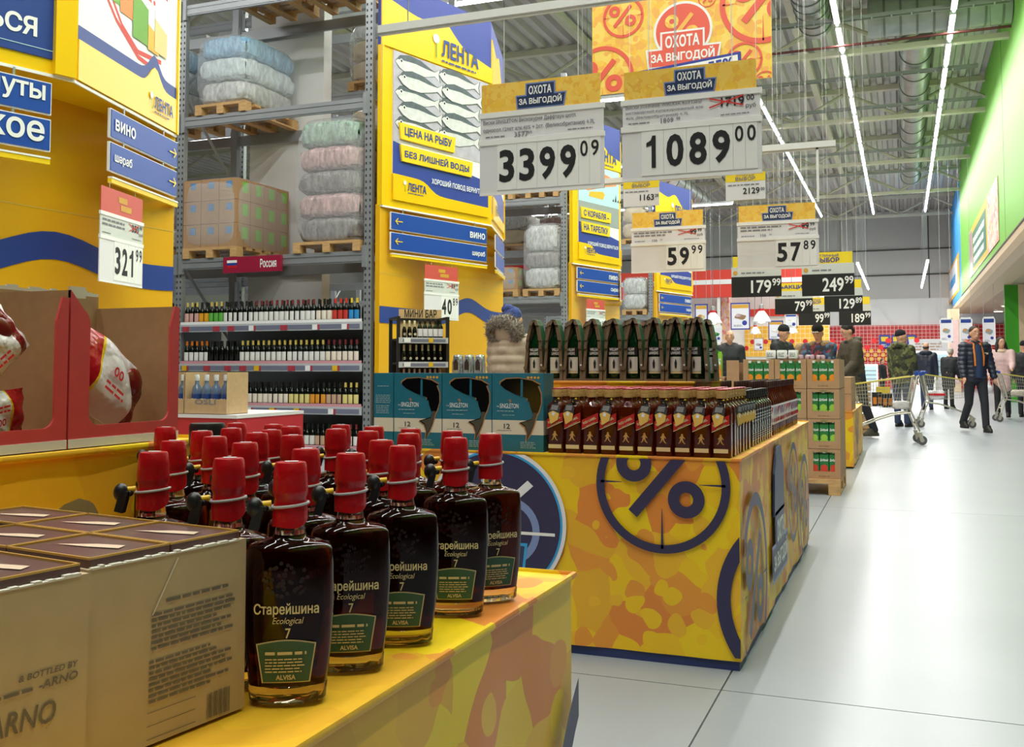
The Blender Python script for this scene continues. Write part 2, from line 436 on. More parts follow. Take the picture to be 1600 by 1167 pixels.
# ================================================================ far wall and green bulkhead on the right
wb = struct(put('wall_back', G().bx(-34, 16, 59, 59.3, 0, 9.8), 'wall_grey'))
for z in (6.2, 7.6): put('wall_rail', G().bx(-20, 3, 58.9, 59, z, z + .07), 'dark_line', wb)
put('wall_column', G().bx(-3.1, -2.5, 58.7, 59, 0, 9.8), 'wall_grey', wb)
for x in (-12.3, -7.5, 1.4): put('panel_joint', G().bx(x, x + .05, 58.96, 59, 0, 9.8), 'dark_line', wb)
put('white_band', G().bx(-9, 10, 58.7, 59, 3.45, 4.9), 'white_paint', wb)
wl = struct(put('wall_left', G().bx(-34.3, -34, -7, 62, 0, 9.8), 'wall_grey'))
struct(put('wall_right', G().bx(16, 16.3, -7, 62, 0, 9.8), 'wall_grey'))
m = mat('tile_wall', 'd8262c', .25); nt = m.node_tree
tc = nt.nodes.new('ShaderNodeTexCoord'); bk = nt.nodes.new('ShaderNodeTexBrick'); mp = nt.nodes.new('ShaderNodeMapping'); mp.inputs['Rotation'].default_value = (R(90), 0, 0)
bk.offset = 0; bk.inputs['Scale'].default_value = 1; bk.inputs['Brick Width'].default_value = .2; bk.inputs['Row Height'].default_value = .2; bk.inputs['Mortar Size'].default_value = .012
bk.inputs['Color1'].default_value = (*lin('d3232b'), 1); bk.inputs['Color2'].default_value = (*lin('c81d26'), 1); bk.inputs['Mortar'].default_value = (*lin('f0c8c0'), 1)
nt.links.new(tc.outputs['Object'], mp.inputs[0]); nt.links.new(mp.outputs[0], bk.inputs[0]); nt.links.new(bk.outputs[0], nt.nodes['Principled BSDF'].inputs['Base Color'])
m2 = m.copy(); m2.name = 'tile_yellow'; MATS['tile_yellow'] = m2
b2 = [n for n in m2.node_tree.nodes if n.type == 'TEX_BRICK'][0]; b2.inputs['Color1'].default_value = (*lin('f7b733'), 1); b2.inputs['Color2'].default_value = (*lin('f9c24a'), 1); b2.inputs['Mortar'].default_value = (*lin('fbe0a8'), 1)
put('tiled_panel', G().bx(-5.6, 9, 58.55, 58.7, 0, 3.45), 'tile_wall', wb)
g = G()
for i in range(36):
    for j in range(3):
        if (i + j) % 2 == 0: g.bx(-5.3 + i*.2, -5.1 + i*.2, 58.5, 58.55, 1.5 + j*.22, 1.7 + j*.22)
put('checker_tiles', g, 'tile_yellow', wb)['kind'] = 'stuff'
# bulkhead
XW = 2.4
bh = struct(put('trim_40', G().bx(XW, XW + .3, -7, 46.5, 4.2, 9.7), 'green_paint'))
put('blue_panel', G().bx(XW, XW + .3, 46.5, 55, 4.2, 9.2), 'blue_paint', bh)
put('edge_strip', G().bx(XW - .02, XW + .3, -7, 46.5, 4.17, 4.21), 'dark_line', bh)
prof = [(XW, 4.17), (XW + .02, 4.02), (XW + .12, 3.9), (XW + .35, 3.84), (XW + .9, 3.82), (XW + .9, 4.1), (XW + .3, 4.17)]
put('curved_edge', G().prism(prof, -7, 55), 'beige', bh)
put('soffit_panel', G().bx(XW + .9, 16, -7, 55, 3.83, 3.9), 'soffit', bh)
for y in (7, 17, 27): put('panel_seam', G().bx(XW - .004, XW, y, y + .015, 4.2, 9.6), 'dark_line', bh)
lt = mat('downlight', 'fff6e0', .4, emis=7)
for i, (px, py) in enumerate([(1591, 470), (1573, 477.5), (1560, 486), (1590, 486)]):
    p = PH(px, py, 3.82)
    t = thing('downlight', 'round recessed downlight in the soffit below the green wall', 'downlight', p, 0, 'downlights in the soffit')
    put('rim', G().cyl((0, 0, -.02), (0, 0, .02), .24, n=20), 'white', t, smooth=40); put('lens', G().cyl((0, 0, -.03), (0, 0, -.02), .19, n=20), 'downlight', t)
# ================================================================ steel pallet racks
mat('amber', 'c9781c', .4)
def upright(t, x, yf, yb, top):
    for y in (yf, yb):
        put('post', G().bx(x - .05, x + .05, y - .035, y + .035, 0, top), 'steel', t)
    g = G()
    z = .25
    while z < top - .1:
        for dx in (-.028, .028): g.bx(x + dx - .008, x + dx + .008, yf - .038, yf - .035, z, z + .03)
        z += .075
    put('punched_holes', g, 'hole', t)['kind'] = 'stuff'
    z = .3; s = 1
    while z + 1.1 < top:
        a, b = (yf, yb) if s > 0 else (yb, yf)
        put('brace', G().cyl((x, a, z), (x, b, z + 1.05), .02, n=6), 'steel', t); z += 1.12; s = -s
def rack(label, xs, yf, yb, beams, top):
    o = (xs[0], yf, 0)
    t = thing('pallet_rack', label, 'rack'); t.location = (0, 0, 0)
    for x in xs: upright(t, x, yf, yb, top)
    for a, b in zip(xs[:-1], xs[1:]):
        for z in beams:
            for y, sg in ((yf - .02, -1), (yb + .02, 1)):
                # stepped box beam
                pr = [(-.03, 0), (.03, 0), (.03, .14), (.012, .14), (.012, .10), (-.012, .10), (-.012, .04), (-.03, .04)]
                g = G(Matrix.Translation((0, y, z)) @ Matrix.Rotation(R(-90 if sg < 0 else 90), 4, 'Z'))
                L = b - a - .1
                vs = pr; xm = (a + b) / 2
                gg = G(); lo, hi = a + .05, b - .05
                gg.bx(lo, hi, y - .02, y + .02, z, z + .14); gg.bx(lo, hi, y - .028 if sg < 0 else y + .02, y - .02 if sg < 0 else y + .028, z + .015, z + .05); gg.bx(lo, hi, y - .028 if sg < 0 else y + .02, y - .02 if sg < 0 else y + .028, z + .09, z + .125)
                put('beam', gg, 'steel', t)
                for xx in (lo, hi): put('beam_bracket', G().bx(xx - .015 if xx == hi else xx - .035, xx + .035 if xx == hi else xx + .015, y - .045, y + .01, z - .06, z + .2), 'steel', t)
    return t
YR = 10.5
X1, X0, X2 = -5.95, -8.74, -11.53
rack('tall grey steel pallet rack with wine shelves beside the fish poster column', [X2, X0, X1], YR, YR + 1.1, [2.37, 4.23, 5.72], 7.0)
rack('grey steel pallet rack standing back to back behind the wine rack', [X2 - .4, X0 - .4, X1 - .25], YR + 1.8, YR + 2.9, [2.3, 3.6, 4.9, 6.2], 7.0)
rack('grey steel pallet rack beside the salmon poster column', [-11.4, -8.6, -5.8], 17.5, 18.6, [2.3, 4.15, 5.6], 6.6)
rack('grey steel pallet rack standing behind the rack beside the salmon poster column', [-11.6, -8.9, -6.1], 18.9, 20.0, [2.2, 3.35, 4.6, 5.9], 6.6)
rack('far grey steel pallet rack between the two far yellow columns', [-8.65, -5.87], 24.6, 25.7, [2.3, 4.1, 5.6], 6.4)
struct(put('trim_50', G().bx(-8.55, -7.75, YR + 1.18, YR + 1.7, 0, 9.7), 'white_paint'))
put('column_return', G().bx(-7.75, -7.35, YR + 1.18, YR + 1.38, 0, 9.7), 'white_paint', bpy.data.objects['trim_50'])
# ---------------------------------------------------------------- pallet loads
mat('blue_film', '5fa4e6', .2, alpha=.75, bump=(9, 1.0)); mat('clear_pack', 'cfdde3', .2, bump=(26, 1.0), var=(22, 0.3), stretch=(1, 1, .35)); mat('blue_pack', '8fbfe8', .2, bump=(26, 1.0), var=(22, 0.35), stretch=(1, 1, .35))
mat('silver_pack', 'c8c9c9', .2, bump=(26, 1.0), var=(22, 0.35), stretch=(1, 1, .35)); mat('green_pack', '9db7a6', .2, bump=(26, 1.0), var=(22, 0.4), stretch=(1, 1, .35)); mat('dark_pack', '8a8380', .2, bump=(26, 1.0), var=(22, 0.5), stretch=(1, 1, .35)); mat('pink_pack', 'c9a3a2', .2, bump=(26, 1.0), var=(22, 0.44999999999999996), stretch=(1, 1, .35))
mat('tan_pack', 'c9b28a', .3, bump=(8, .8), var=(5, .2)); mat('green_label', '83c13c', .5); mat('blue_label', '5b8cc0', .5)
def lumpy(g, w, d, h, c, amp=.02, k=5):
    """a soft pack: subdivided box with bulges"""
    import itertools
    n = k
    def pt(u, v, s, ax):
        p = [0, 0, 0]; a = [0, 1, 2]; a.remove(ax); p[ax] = s; p[a[0]] = u; p[a[1]] = v
        q = [p[0]*w/2, p[1]*d/2, p[2]*h/2]
        e = 1 - .10 * (abs(p[0])**6 * abs(p[1])**6 + abs(p[0])**6 * abs(p[2])**6 + abs(p[1])**6 * abs(p[2])**6)
        ns = math.sin(q[0]*23 + c[2]*7 + q[2]*9) * math.cos(q[1]*21 + q[2]*17 + c[0]*5)
        return (c[0] + q[0]*e + (amp*ns if ax == 0 else 0)*s, c[1] + q[1]*e + (amp*ns if ax == 1 else 0)*s, c[2] + q[2]*e + (amp*ns*.6 if ax == 2 else 0)*s)
    for ax in range(3):
        for s in (-1, 1):
            vs = [pt(-1 + 2*i/n, -1 + 2*j/n, s, ax) for i in range(n+1) for j in range(n+1)]
            g.add(vs, [(i*(n+1)+j, (i+1)*(n+1)+j, (i+1)*(n+1)+j+1, i*(n+1)+j+1) for i in range(n) for j in range(n)])
    return g
def pallet_parts(t, w, d, z=0):
    """boards of a wooden pallet, top at z + .14; short side along x"""
    for i in range(3): put('pallet_runner', G().bx(-w/2 + i*(w-.1)/2, -w/2 + i*(w-.1)/2 + .1, -d/2, d/2, z, z + .022), 'wood', t)
    for i in range(3):
        for j in range(3): put('pallet_block', G().bx(-w/2 + i*(w-.1)/2, -w/2 + i*(w-.1)/2 + .1, -d/2 + j*(d-.14)/2, -d/2 + j*(d-.14)/2 + .14, z + .022, z + .1), 'wood', t)
    for j in range(6): put('pallet_board', G().bx(-w/2, w/2, -d/2 + j*(d-.13)/5, -d/2 + j*(d-.13)/5 + .13, z + .1, z + .135), 'wood', t)
def load(label, x0, x1, yf, z, d, layers, film=True, over=.07):
    """layers: list of (height, material, kind)"""
    w = x1 - x0; t = thing('pallet_load', label, 'pallet load', ((x0 + x1)/2, yf + d/2 - over, z))
    pallet_parts(t, w, d); zz = .136
    for h, m, kind in layers:
        if kind == 'box':
            nx, ny = 3, 4
            for i in range(nx):
                for j in range(ny):
                    cx, cy = -w/2 + (i+.5)*w/nx, -d/2 + (j+.5)*d/ny
                    b = put('carton', G().bx(cx - w/nx/2 + .004, cx + w/nx/2 - .004, cy - d/ny/2 + .004, cy + d/ny/2 - .004, zz, zz + h - .005), m, t)
                    if i == nx - 1: put('carton_print', G().bx(cx + w/nx/2 - .005, cx + w/nx/2 - .002, cy - .03, cy + .09, zz + h*.35, zz + h*.85), 'green_label', b)
                    if j == 0: put('carton_print', G().bx(cx - .03, cx + .06, cy - d/ny/2 + .002, cy - d/ny/2 + .005, zz + h*.55, zz + h*.85), 'blue_label', b)
        else:
            g = G(); lumpy(g, w*random.uniform(.96, 1.03), d*random.uniform(.96, 1.02), h*1.03, (0, 0, zz + h/2), .022, 7)
            put('pack_layer', g, m, t, smooth=50)
        zz += h
    if film:
        g = G(); lumpy(g, w*1.08, d*1.06, (zz - .1)*1.06, (0, 0, .06 + zz/2), .008, 8); put('stretch_film', g, 'film', t, smooth=40)
    return t
load('stretch wrapped pallet of brown cartons with green prints on the wine rack', -8.66, -7.82, YR, 2.51, 1.15, [(.3, 'cardboard', 'box'), (.3, 'cardboard', 'box'), (.28, 'cardboard', 'box')])
load('tall pallet of wrapped bottle packs with a greenish top layer beside the yellow column', -6.98, -6.04, YR, 2.51, 1.1, [(.3, 'dark_pack', 's'), (.3, 'pink_pack', 's'), (.28, 'dark_pack', 's'), (.3, 'pink_pack', 's'), (.32, 'green_pack', 's')])
load('pallet of water packs under blue film high on the wine rack', -8.5, -7.72, YR, 4.37, 1.2, [(.3, 'silver_pack', 's'), (.3, 'clear_pack', 's'), (.28, 'blue_pack', 's')])
load('wrapped pallet of bottles on the rack behind the first yellow column', -9.75, -8.86, YR, 2.51, 1.1, [(.3, 'silver_pack', 's'), (.3, 'dark_pack', 's'), (.3, 'tan_pack', 's')])
load('wrapped pallet of water bottles high behind the first yellow column', -9.8, -8.86, YR, 4.37, 1.1, [(.3, 'silver_pack', 's'), (.3, 'clear_pack', 's'), (.28, 'blue_pack', 's')])
load('yellowish wrapped pallet high in the rear rack beside the white column', -7.3, -6.35, YR + 1.8, 5.04, 1.05, [(.3, 'tan_pack', 's'), (.3, 'tan_pack', 's'), (.25, 'silver_pack', 's')])
load('wrapped pallet in the rear rack with yellowish packs', -7.3, -6.4, YR + 1.8, 3.74, 1.05, [(.3, 'tan_pack', 's'), (.3, 'silver_pack', 's'), (.3, 'tan_pack', 's')])
load('pink and grey wrapped pallet at the top of the wine rack', -8.1, -7.3, YR + .05, 5.86, 1.0, [(.3, 'pink_pack', 's'), (.3, 'silver_pack', 's')])
load('silver wrapped pallet at the top of the rack next to the yellow column', -7.1, -6.3, YR + .05, 5.86, 1.0, [(.35, 'silver_pack', 's'), (.35, 'dark_pack', 's')])
Y2 = 17.5
load('wrapped pallet of small cartons above the woman in the fur hood', -7.65, -6.7, Y2, 2.44, 1.0, [(.21, 'cardboard', 'box'), (.21, 'cardboard', 'box')])
load('pale blue water pack pallet beside the wrapped cartons', -8.5, -7.75, Y2, 2.44, 1.0, [(.1, 'dark_pack', 's'), (.22, 'blue_pack', 's')])
load('white stacked packs on the rack beside the salmon poster column', -6.6, -5.88, Y2, 2.44, 1.0, [(.4, 'silver_pack', 's'), (.3, 'dark_pack', 's'), (.5, 'silver_pack', 's')])
load('silver wrapped pallet on the middle level of the second rack', -7.9, -6.8, Y2, 4.29, 1.0, [(.35, 'silver_pack', 's'), (.3, 'tan_pack', 's')])
load('pink wrapped pallet on the middle level of the second rack', -6.55, -5.9, Y2, 4.29, 1.0, [(.3, 'pink_pack', 's'), (.3, 'silver_pack', 's')])
load('brown carton pallet on the lower level of the rear rack', -8.2, -7.0, Y2 + 1.4, 3.49, 1.0, [(.3, 'tan_pack', 's'), (.3, 'silver_pack', 's')])
load('pink wrapped pallet in the rear rack beside the post', -6.8, -6.2, Y2 + 1.4, 3.49, 1.0, [(.25, 'pink_pack', 's'), (.25, 'pink_pack', 's')])
load('tan wrapped pallet high in the rear rack behind the salmon poster', -8.0, -6.7, Y2 + 1.4, 4.74, 1.0, [(.4, 'tan_pack', 's'), (.3, 'tan_pack', 's')])
load('wrapped silver pallet in the far rack', -6.6, -5.97, 24.6, 2.44, 1.0, [(.4, 'silver_pack', 's'), (.4, 'silver_pack', 's')])
load('wrapped tan pallet high in the far rack', -6.6, -5.97, 24.6, 4.24, 1.0, [(.4, 'tan_pack', 's'), (.4, 'tan_pack', 's')])
# ---------------------------------------------------------------- country sign on the load beam
def country(x, w, label, word=True):
    t = thing('country_sign', label, 'sign', (x, YR - .085, 2.30))
    mat('crimson', '9c1c3c', .4)
    put('board', G().bx(0, w, -.01, .036, 0, .2), 'crimson', t)
    if word:
        for i, c in enumerate(('white', 'navy', 'red')): put('flag_stripe', G().bx(.06, .21, -.013, -.01, .125 - i*.033, .158 - i*.033), c, t)
        put('lettering', letter(G(), 'Россия', w - .06, .05, .11, .24, y=-.013, bold=.02, al='R'), 'white', t)
country(-8.0, .86, 'crimson country sign with a small flag on the rack beam')
country(-9.75, .8, 'plain crimson sign on the beam behind the first yellow column', False)
t = thing('section_sign', 'red hanging section sign partly hidden by wrapped cartons', 'sign', (-7.95, Y2 + 1.16, 2.76))
put('board', G().bx(0, 1.3, -.01, .01, 0, .4), 'red', t)
for q in (.2, 1.1): put('hanging_wire', G().cyl((q, -.008, .38), (q, -.008, 1.45), .004, n=4), 'steel', t)
put('lettering', letter(G(), 'бли', .5, .1, .2, .3, y=-.013, bold=.03), 'white', t)
# ---------------------------------------------------------------- wine shelves
SH = [1.66, 1.16, .64, .14]
ws = thing('wine_shelf_unit', 'grey wine shelving with lit price rails under the pallet beams', 'shelf', (0, 0, 0))
mat('rail', 'bfc3c8', .35); mat('rail_dark', '777b90', .4); mat('pink_strip', 'd79aa5', .4); mat('tag_y', 'e6b91e', .5); mat('tag_w', 'f2f2f2', .5); mat('tag_r', 'b03a48', .5)
YS = YR - .04
for k, z in enumerate(SH):
    for a, b in ((X0 + .06, X1 - .06), (X2 + .06, X0 - .06)):
        put('shelf_board', G().bx(a, b, YS, YS + .95, z - .03, z), 'steel', ws)
        put('price_rail', G().bx(a, b, YS - .03, YS, z - .1, z - .005), 'rail', ws)
        put('rail_insert', G().bx(a + .02, b - .02, YS - .034, YS - .03, z - .085, z - .03), 'rail_dark', ws)
        put('shelf_talker', G().bx(a, b, YS - .02, YS - .012, z - .005, z + .03), ['white', 'pink_strip', 'pink_strip', 'pink_strip'][k], ws)
        x = a + .05
        while x < b - .2:
            put('price_tag', G().bx(x, x + .07, YS - .04, YS - .034, z - .095, z - .03), random.choice(['tag_y', 'tag_y', 'tag_w', 'tag_r']), ws)
            put('price_tag', G().bx(x + .075, x + .1, YS - .04, YS - .034, z - .095, z - .03), 'tag_r', ws); x += random.uniform(.2, .5)
for a, b in ((X0 + .06, X1 - .06), (X2 + .06, X0 - .06)):
    put('back_panel', G().bx(a, b, YS + .95, YS + .97, 0, 1.62), 'steel', ws)
mat('wine_glass', '0c1210', .12); mat('wine_green', '17301c', .12); mat('cap_maroon', '7a2a34', .4); mat('cap_gold', 'd8c064', .35); mat('cap_orange', 'e07a1e', .4); mat('cap_black', '1c1a1c', .4); mat('cap_red', 'd63a2e', .4); mat('cap_yellow', 'f0d23a', .4)
for nm, c in (('cream', 'efe4d4'), ('rose', 'd9a9a4'), ('yel', 'e8a41c'), ('grn', '5fb348'), ('wht', 'e8e8e6'), ('rd', 'c8372c'), ('blu', '2f8fd0'), ('org', 'e59a2a'), ('brn', 'c9a58c'), ('lem', 'e3d68a')): mat('lab_' + nm, c, .5)
WP = {}
def wine(x, z, cap, lab, tall=.285, wide=.9, y=YS + .045, label=None, group=None):
    key = (cap, lab, round(tall, 3), wide)
    r = .036
    if key not in WP:
        t = thing('wine_bottle', label, 'bottle', (x, y, z), 0, group); WP[key] = t; h = tall
        put('glass', G().lathe([(r*.9, 0), (r, .006), (r, h*.58), (r*.93, h*.64), (r*.5, h*.73), (r*.40, h*.78), (r*.38, h*.99), (r*.3, h)], 10), 'wine_glass', t, smooth=40)
        put('foil_cap', G().lathe([(r*.44, h*.80), (r*.42, h*1.0), (r*.2, h*1.005)], 8), cap, t, smooth=40)
        if lab:
            n = 7; a0 = -90 - 62*wide; a1 = -90 + 62*wide; g = G()
            vs = [((r + .0012)*math.cos(R(a0 + (a1-a0)*i/n)), (r + .0012)*math.sin(R(a0 + (a1-a0)*i/n)), zz) for zz in (h*.12, h*.5) for i in range(n+1)]
            g.add(vs, [(i, i+1, i+n+2, i+n+1) for i in range(n)]); put('paper_label', g, lab, t, smooth=60)
    else: t = dup(WP[key], (x, y, z), random.uniform(-.25, .25), label, group)
    return t
rows = [
 [('cap_gold', 'lab_rose', 3, 'rosy label and gold foil'), ('cap_black', 'lab_yel', 2, 'round yellow label'), ('cap_gold', 'lab_grn', 3, 'green label'), ('cap_black', 'lab_wht', 6, 'narrow white label and black foil'),
  ('cap_maroon', 'lab_wht', 12, 'white label and maroon foil'), ('cap_black', 'lab_cream', 3, 'cream label and black foil'), ('cap_red', 'lab_rd', 3, 'red label and red foil'), ('cap_yellow', 'lab_blu', 2, 'blue label and yellow foil')],
 [('cap_orange', 'lab_wht', 5, 'white label and orange foil'), ('cap_black', None, 6, 'plain dark glass'), ('cap_gold', 'lab_wht', 16, 'tall white label and gold foil'), ('cap_maroon', 'lab_cream', 6, 'cream label and maroon foil')],
 [('cap_black', 'lab_cream', 21, 'cream label and dark foil'), ('cap_black', 'lab_lem', 4, 'low lemon label'), ('cap_black', 'lab_org', 3, 'orange label'), ('cap_black', 'lab_brn', 3, 'brown label'), ('cap_gold', 'lab_lem', 3, 'lemon label and gold foil')],
 [('cap_black', 'lab_cream', 20, 'cream label and dark foil'), ('cap_black', 'lab_wht', 6, 'small white label and dark foil'), ('cap_black', 'lab_brn', 4, 'brown label'), ('cap_maroon', 'lab_wht', 4, 'white label and maroon foil')]]
lev = ['top wine shelf', 'second wine shelf', 'third wine shelf', 'lowest wine shelf']
for k, row in enumerate(rows):
    n = sum(r[2] for r in row); x = X0 + .12; st = (X1 - X0 - .24) / (n - .5)
    for cap, lab, c, d in row:
        for i in range(c):
            if (k == 3 and x < -7.95) or (k == 2 and x < -8.0): x += st; continue
            wine(x, SH[k], cap, lab, wide=.75 if d.startswith('narrow') else 1.0, label='dark wine bottle with %s on the %s' % (d, lev[k]), group='bottles with %s, %s' % (d, lev[k])); x += st
    # a second rank of dark bottles just behind
    x = X0 + .15
    while x < X1 - .1:
        if not ((k >= 2) and x < -8.0): wine(x, SH[k], 'cap_black', None, y=YS + .16, label='dark unlabelled wine bottle in the rear rank of the ' + lev[k], group='rear rank, ' + lev[k])
        x += .105
for i in range(7): wine(X0 - .12 - i*.085, SH[0], 'cap_black', None, label='dark wine bottle beyond the steel post on the top shelf', group='bottles beyond the post')
# ================================================================ yellow end-of-row advertising columns
AX = -5.2; LA, LB, AN = 2.13, 1.62, 16
MA = lambda L=LA: T(-math.sin(R(AN))*L, -math.cos(R(AN))*L, 0, R(90 - AN))       # face A frame: x from far-left end to the apex
MB = lambda d=0: T(0, 0, 0, R(90 + AN))                                             # face B frame: x from the apex away
mat('yellow_gloss', 'f8c80c', .28); mat('poster_sky', 'b9d9e6', .5); mat('poster_grey', '9aa0a0', .5); mat('poster_white', 'eceaf0', .5); mat('ice', 'b9b4c4', .5, var=(9, .12))
mat('fish_line', '4c505a', .5); mat('fish_back', '545b68', .4, var=(14, .2)); mat('fish_belly', 'd8d6da', .4, var=(12, .1)); mat('fish_pink', 'c9a99c', .5); mat('salmon', 'ee8f5c', .4, var=(12, .18)); mat('lemon', 'f0b429', .5); mat('pack_green', '6aa52c', .5)
def wave(w, z0, z1, amp=.09, n=24, c=.62):
    """polygon whose upper edge has one soft bump"""
    top = [(w*i/n, z1 + amp*math.exp(-((i/n - c)/.1)**2)) for i in range(n, -1, -1)]
    return [(0, z0), (w, z0)] + top
def fish(t, M, x, z, L, y):
    o = [(-.01, .0), (.1, .12), (.3, .17), (.55, .15), (.8, .065), (.88, .045), (1.02, .12), (.99, 0), (1.02, -.12), (.88, -.045), (.75, -.085), (.5, -.15), (.25, -.15), (.08, -.1)]
    put('fish_print', G(M).flat([(x + p[0]*L, z + p[1]*L*.92) for p in o], y + .0006), 'fish_line', t)
    b = [(0, .0), (.12, .10), (.3, .15), (.55, .13), (.8, .05), (.88, .03), (1.0, .1), (.97, 0), (1.0, -.1), (.88, -.03), (.75, -.07), (.5, -.13), (.25, -.13), (.1, -.08)]
    put('fish_print', G(M).flat([(x + p[0]*L, z + p[1]*L) for p in b], y), 'fish_belly', t)
    b2 = [(.02, .04), (.12, .10), (.3, .15), (.55, .13), (.8, .05), (.88, .03), (.7, .035), (.45, .06), (.2, .05)]
    put('fish_print', G(M).flat([(x + p[0]*L, z + p[1]*L) for p in b2], y - .001), 'fish_back', t)
    put('fish_print', G(M).flat([(x + L*(.13 + .035*math.cos(a)), z + L*(.03 + .035*math.sin(a))) for a in [i*math.pi/5 for i in range(10)]], y - .002), 'white', t)
    put('fish_print', G(M).flat([(x + L*(.13 + .02*math.cos(a)), z + L*(.03 + .02*math.sin(a))) for a in [i*math.pi/5 for i in range(10)]], y - .003), 'ink', t)
def arrow(t, M, x, z, s, d, y=-.03):
    g = G(M); g.flat([(x - s*d, z - s*.09), (x + s*d, z - s*.09), (x + s*d, z + s*.09), (x - s*d, z + s*.09)][::1 if d > 0 else 1], y)
    for q in (1, -1): g.flat([(x + s*d, z), (x + s*.3*d, z + q*s*.65), (x + s*.15*d, z + q*s*.5), (x + s*.75*d, z)], y - .0005)
    put('arrow', g, 'yellow_light', t)
HT = [.085]
def boards(t, M, w, words, arrow_left, z=3.0, x0=.18):
    for i, wd_ in enumerate(words):
        zz = z - .22 - i*.245
        b = put('direction_board', G(M).bx(x0, w, -.02, 0, zz, zz + .2), 'blue_sign', t)
        put('board_edge', G(M).bx(x0 - .008, w + .008, -.014, .006, zz - .008, zz + .208), 'white', b)
        if wd_:
            if arrow_left:
                arrow(t, M, x0 + .12, zz + .1, .065, -1); put('lettering', letter(G(M), wd_, w - .04, zz + .045, HT[0], None, y=-.026, bold=.02, al='R'), 'white', t)
            else:
                arrow(t, M, w - .1, zz + .1, .065, 1); put('lettering', letter(G(M), wd_, x0 + .05, zz + .055, .085, None, y=-.026, bold=.02, al='L'), 'white', t)
        for xx in (x0 + .2, w - .25): put('link', G(M).bx(xx, xx + .015, -.012, -.004, zz + .2, zz + .26), 'steel', b)
    zz = z - .22 - .245*len(words) + .245 - .06
    put('yellow_ledge', G(M).bx(x0, w, -.03, 0, zz - .035, zz), 'yellow_light', t); put('ledge_lip', G(M).bx(x0, w, -.035, 0, zz, zz + .012), 'white', t)
def logo(t, M, x, z, h, m='navy', tilt=0):
    put('logo', letter(G(M), 'ЛЕНТА', x, z, h, h*3.4, y=-.032, bold=.03), m, t)
    g = G(M); scribble(g, x - h*1.7, x + h*1.7, z - h*.32, z - h*.1, 1, -.032); put('logo', g, m, t)
    put('logo', G(M).flat([(x - h*2.2 + h*.28*math.cos(a), z + h*.9 + h*.28*math.sin(a)) for a in [i*math.pi/5 for i in range(10)]], -.032), 'white', t)
    put('logo', G(M).flat([(x - h*2.22, z - h*.2), (x - h*2.12, z - h*.2), (x - h*2.16, z + h*.7), (x - h*2.22, z + h*.7)], -.033), 'pack_green', t)
def column(k, label, art, wordsA, wordsB=None, slim=1.0):
    ya = (5.13, 12.51, 19.24, 26.55)[k]
    t = thing('advertising_column', label, 'column', (AX, ya, 0))
    global LA
    LA = (2.13, 2.13, 1.75, 2.0)[k]; a, b = MA(LA), MB()
    pA = Vector((-math.sin(R(AN))*LA, -math.cos(R(AN))*LA, 0)); pB = Vector((-math.sin(R(AN))*LB, math.cos(R(AN))*LB, 0))
    # lower body: flat yellow panel between the two ends
    d = (pB - pA); L = d.length; rz = math.atan2(d.y, d.x); mb = T(pA.x, pA.y, 0, rz)
    put('body_panel', G(mb).bx(0, L, 0, .06, 0, 3.06), 'yellow', t)
    put('panel_seam', G(mb).bx(0, L, -.003, 0, 2.235, 2.24), 'cap_gold', t); put('panel_seam', G(mb).bx(0, L, -.003, 0, .62, .626), 'cap_gold', t)
    g = G(mb); n = 30; lo = []; hi = []
    for i in range(n + 1):
        u = i / n; zc = 1.74 + .2*math.exp(-((u - .66)/.15)**2) + .1*u*u
        lo.append((u*L, zc - .1)); hi.append((u*L, zc + .1))
    for i in range(n): g.flat([lo[i], lo[i+1], hi[i+1], hi[i]], -.006)
    put('wave_ribbon', g, 'navy', t)
    # topper: two faces meeting in a nose
    tri = [(pA.x, pA.y), (0, 0), (pB.x, pB.y), (pB.x - .04, pB.y), (pA.x - .04, pA.y)]
    nn = len(tri); zt0, zt1 = 3.05, 5.0
    put('topper', G().add([(p[0], p[1], zz) for zz in (zt0, zt1) for p in tri], [tuple(range(nn-1, -1, -1)), tuple(range(nn, 2*nn))] + [(i, (i+1) % nn, (i+1) % nn + nn, i + nn) for i in range(nn)]), 'yellow_gloss', t)
    # crown with wave
    for M, w, sgn in ((a, LA, 1), (b, LB, -1)):
        put('crown', G(M).bx(0, w, 0, .05, zt1, 5.86), 'indigo', t)
        cr = wave(w, zt1, 5.35, .16, c=.45)
        cr = [(0, zt1), (w, zt1)] + [(w*i/24, 5.62 - .42*(i/24) + .2*math.exp(-((i/24 - .52)/.13)**2)) for i in range(24, -1, -1)]
        put('crown_wave', G(M).prism(cr, -.02, 0), 'yellow_gloss', t)
        put('corner_profile', G(M).bx(0 if sgn > 0 else w - .03, .03 if sgn > 0 else w, -.03, 0, zt0, zt1), 'yellow_gloss', t)
    if k: logo(t, a, LA*.68, 5.12, .22)
    put('under_lip', G(a).bx(0, LA, -.012, 0, zt0 - .02, zt0), 'white', t); put('under_lip', G(b).bx(0, LB, -.012, 0, zt0 - .02, zt0), 'white', t)
    art(t, a, b)
    HT[0] = .085 if k else .135
    if wordsA: boards(t, a, LA - .12 if k else LA - .16, wordsA, True)
    HT[0] = .085
    boards(t, b, LB - .0, wordsB or [None, None], False, x0=.5)
    return t
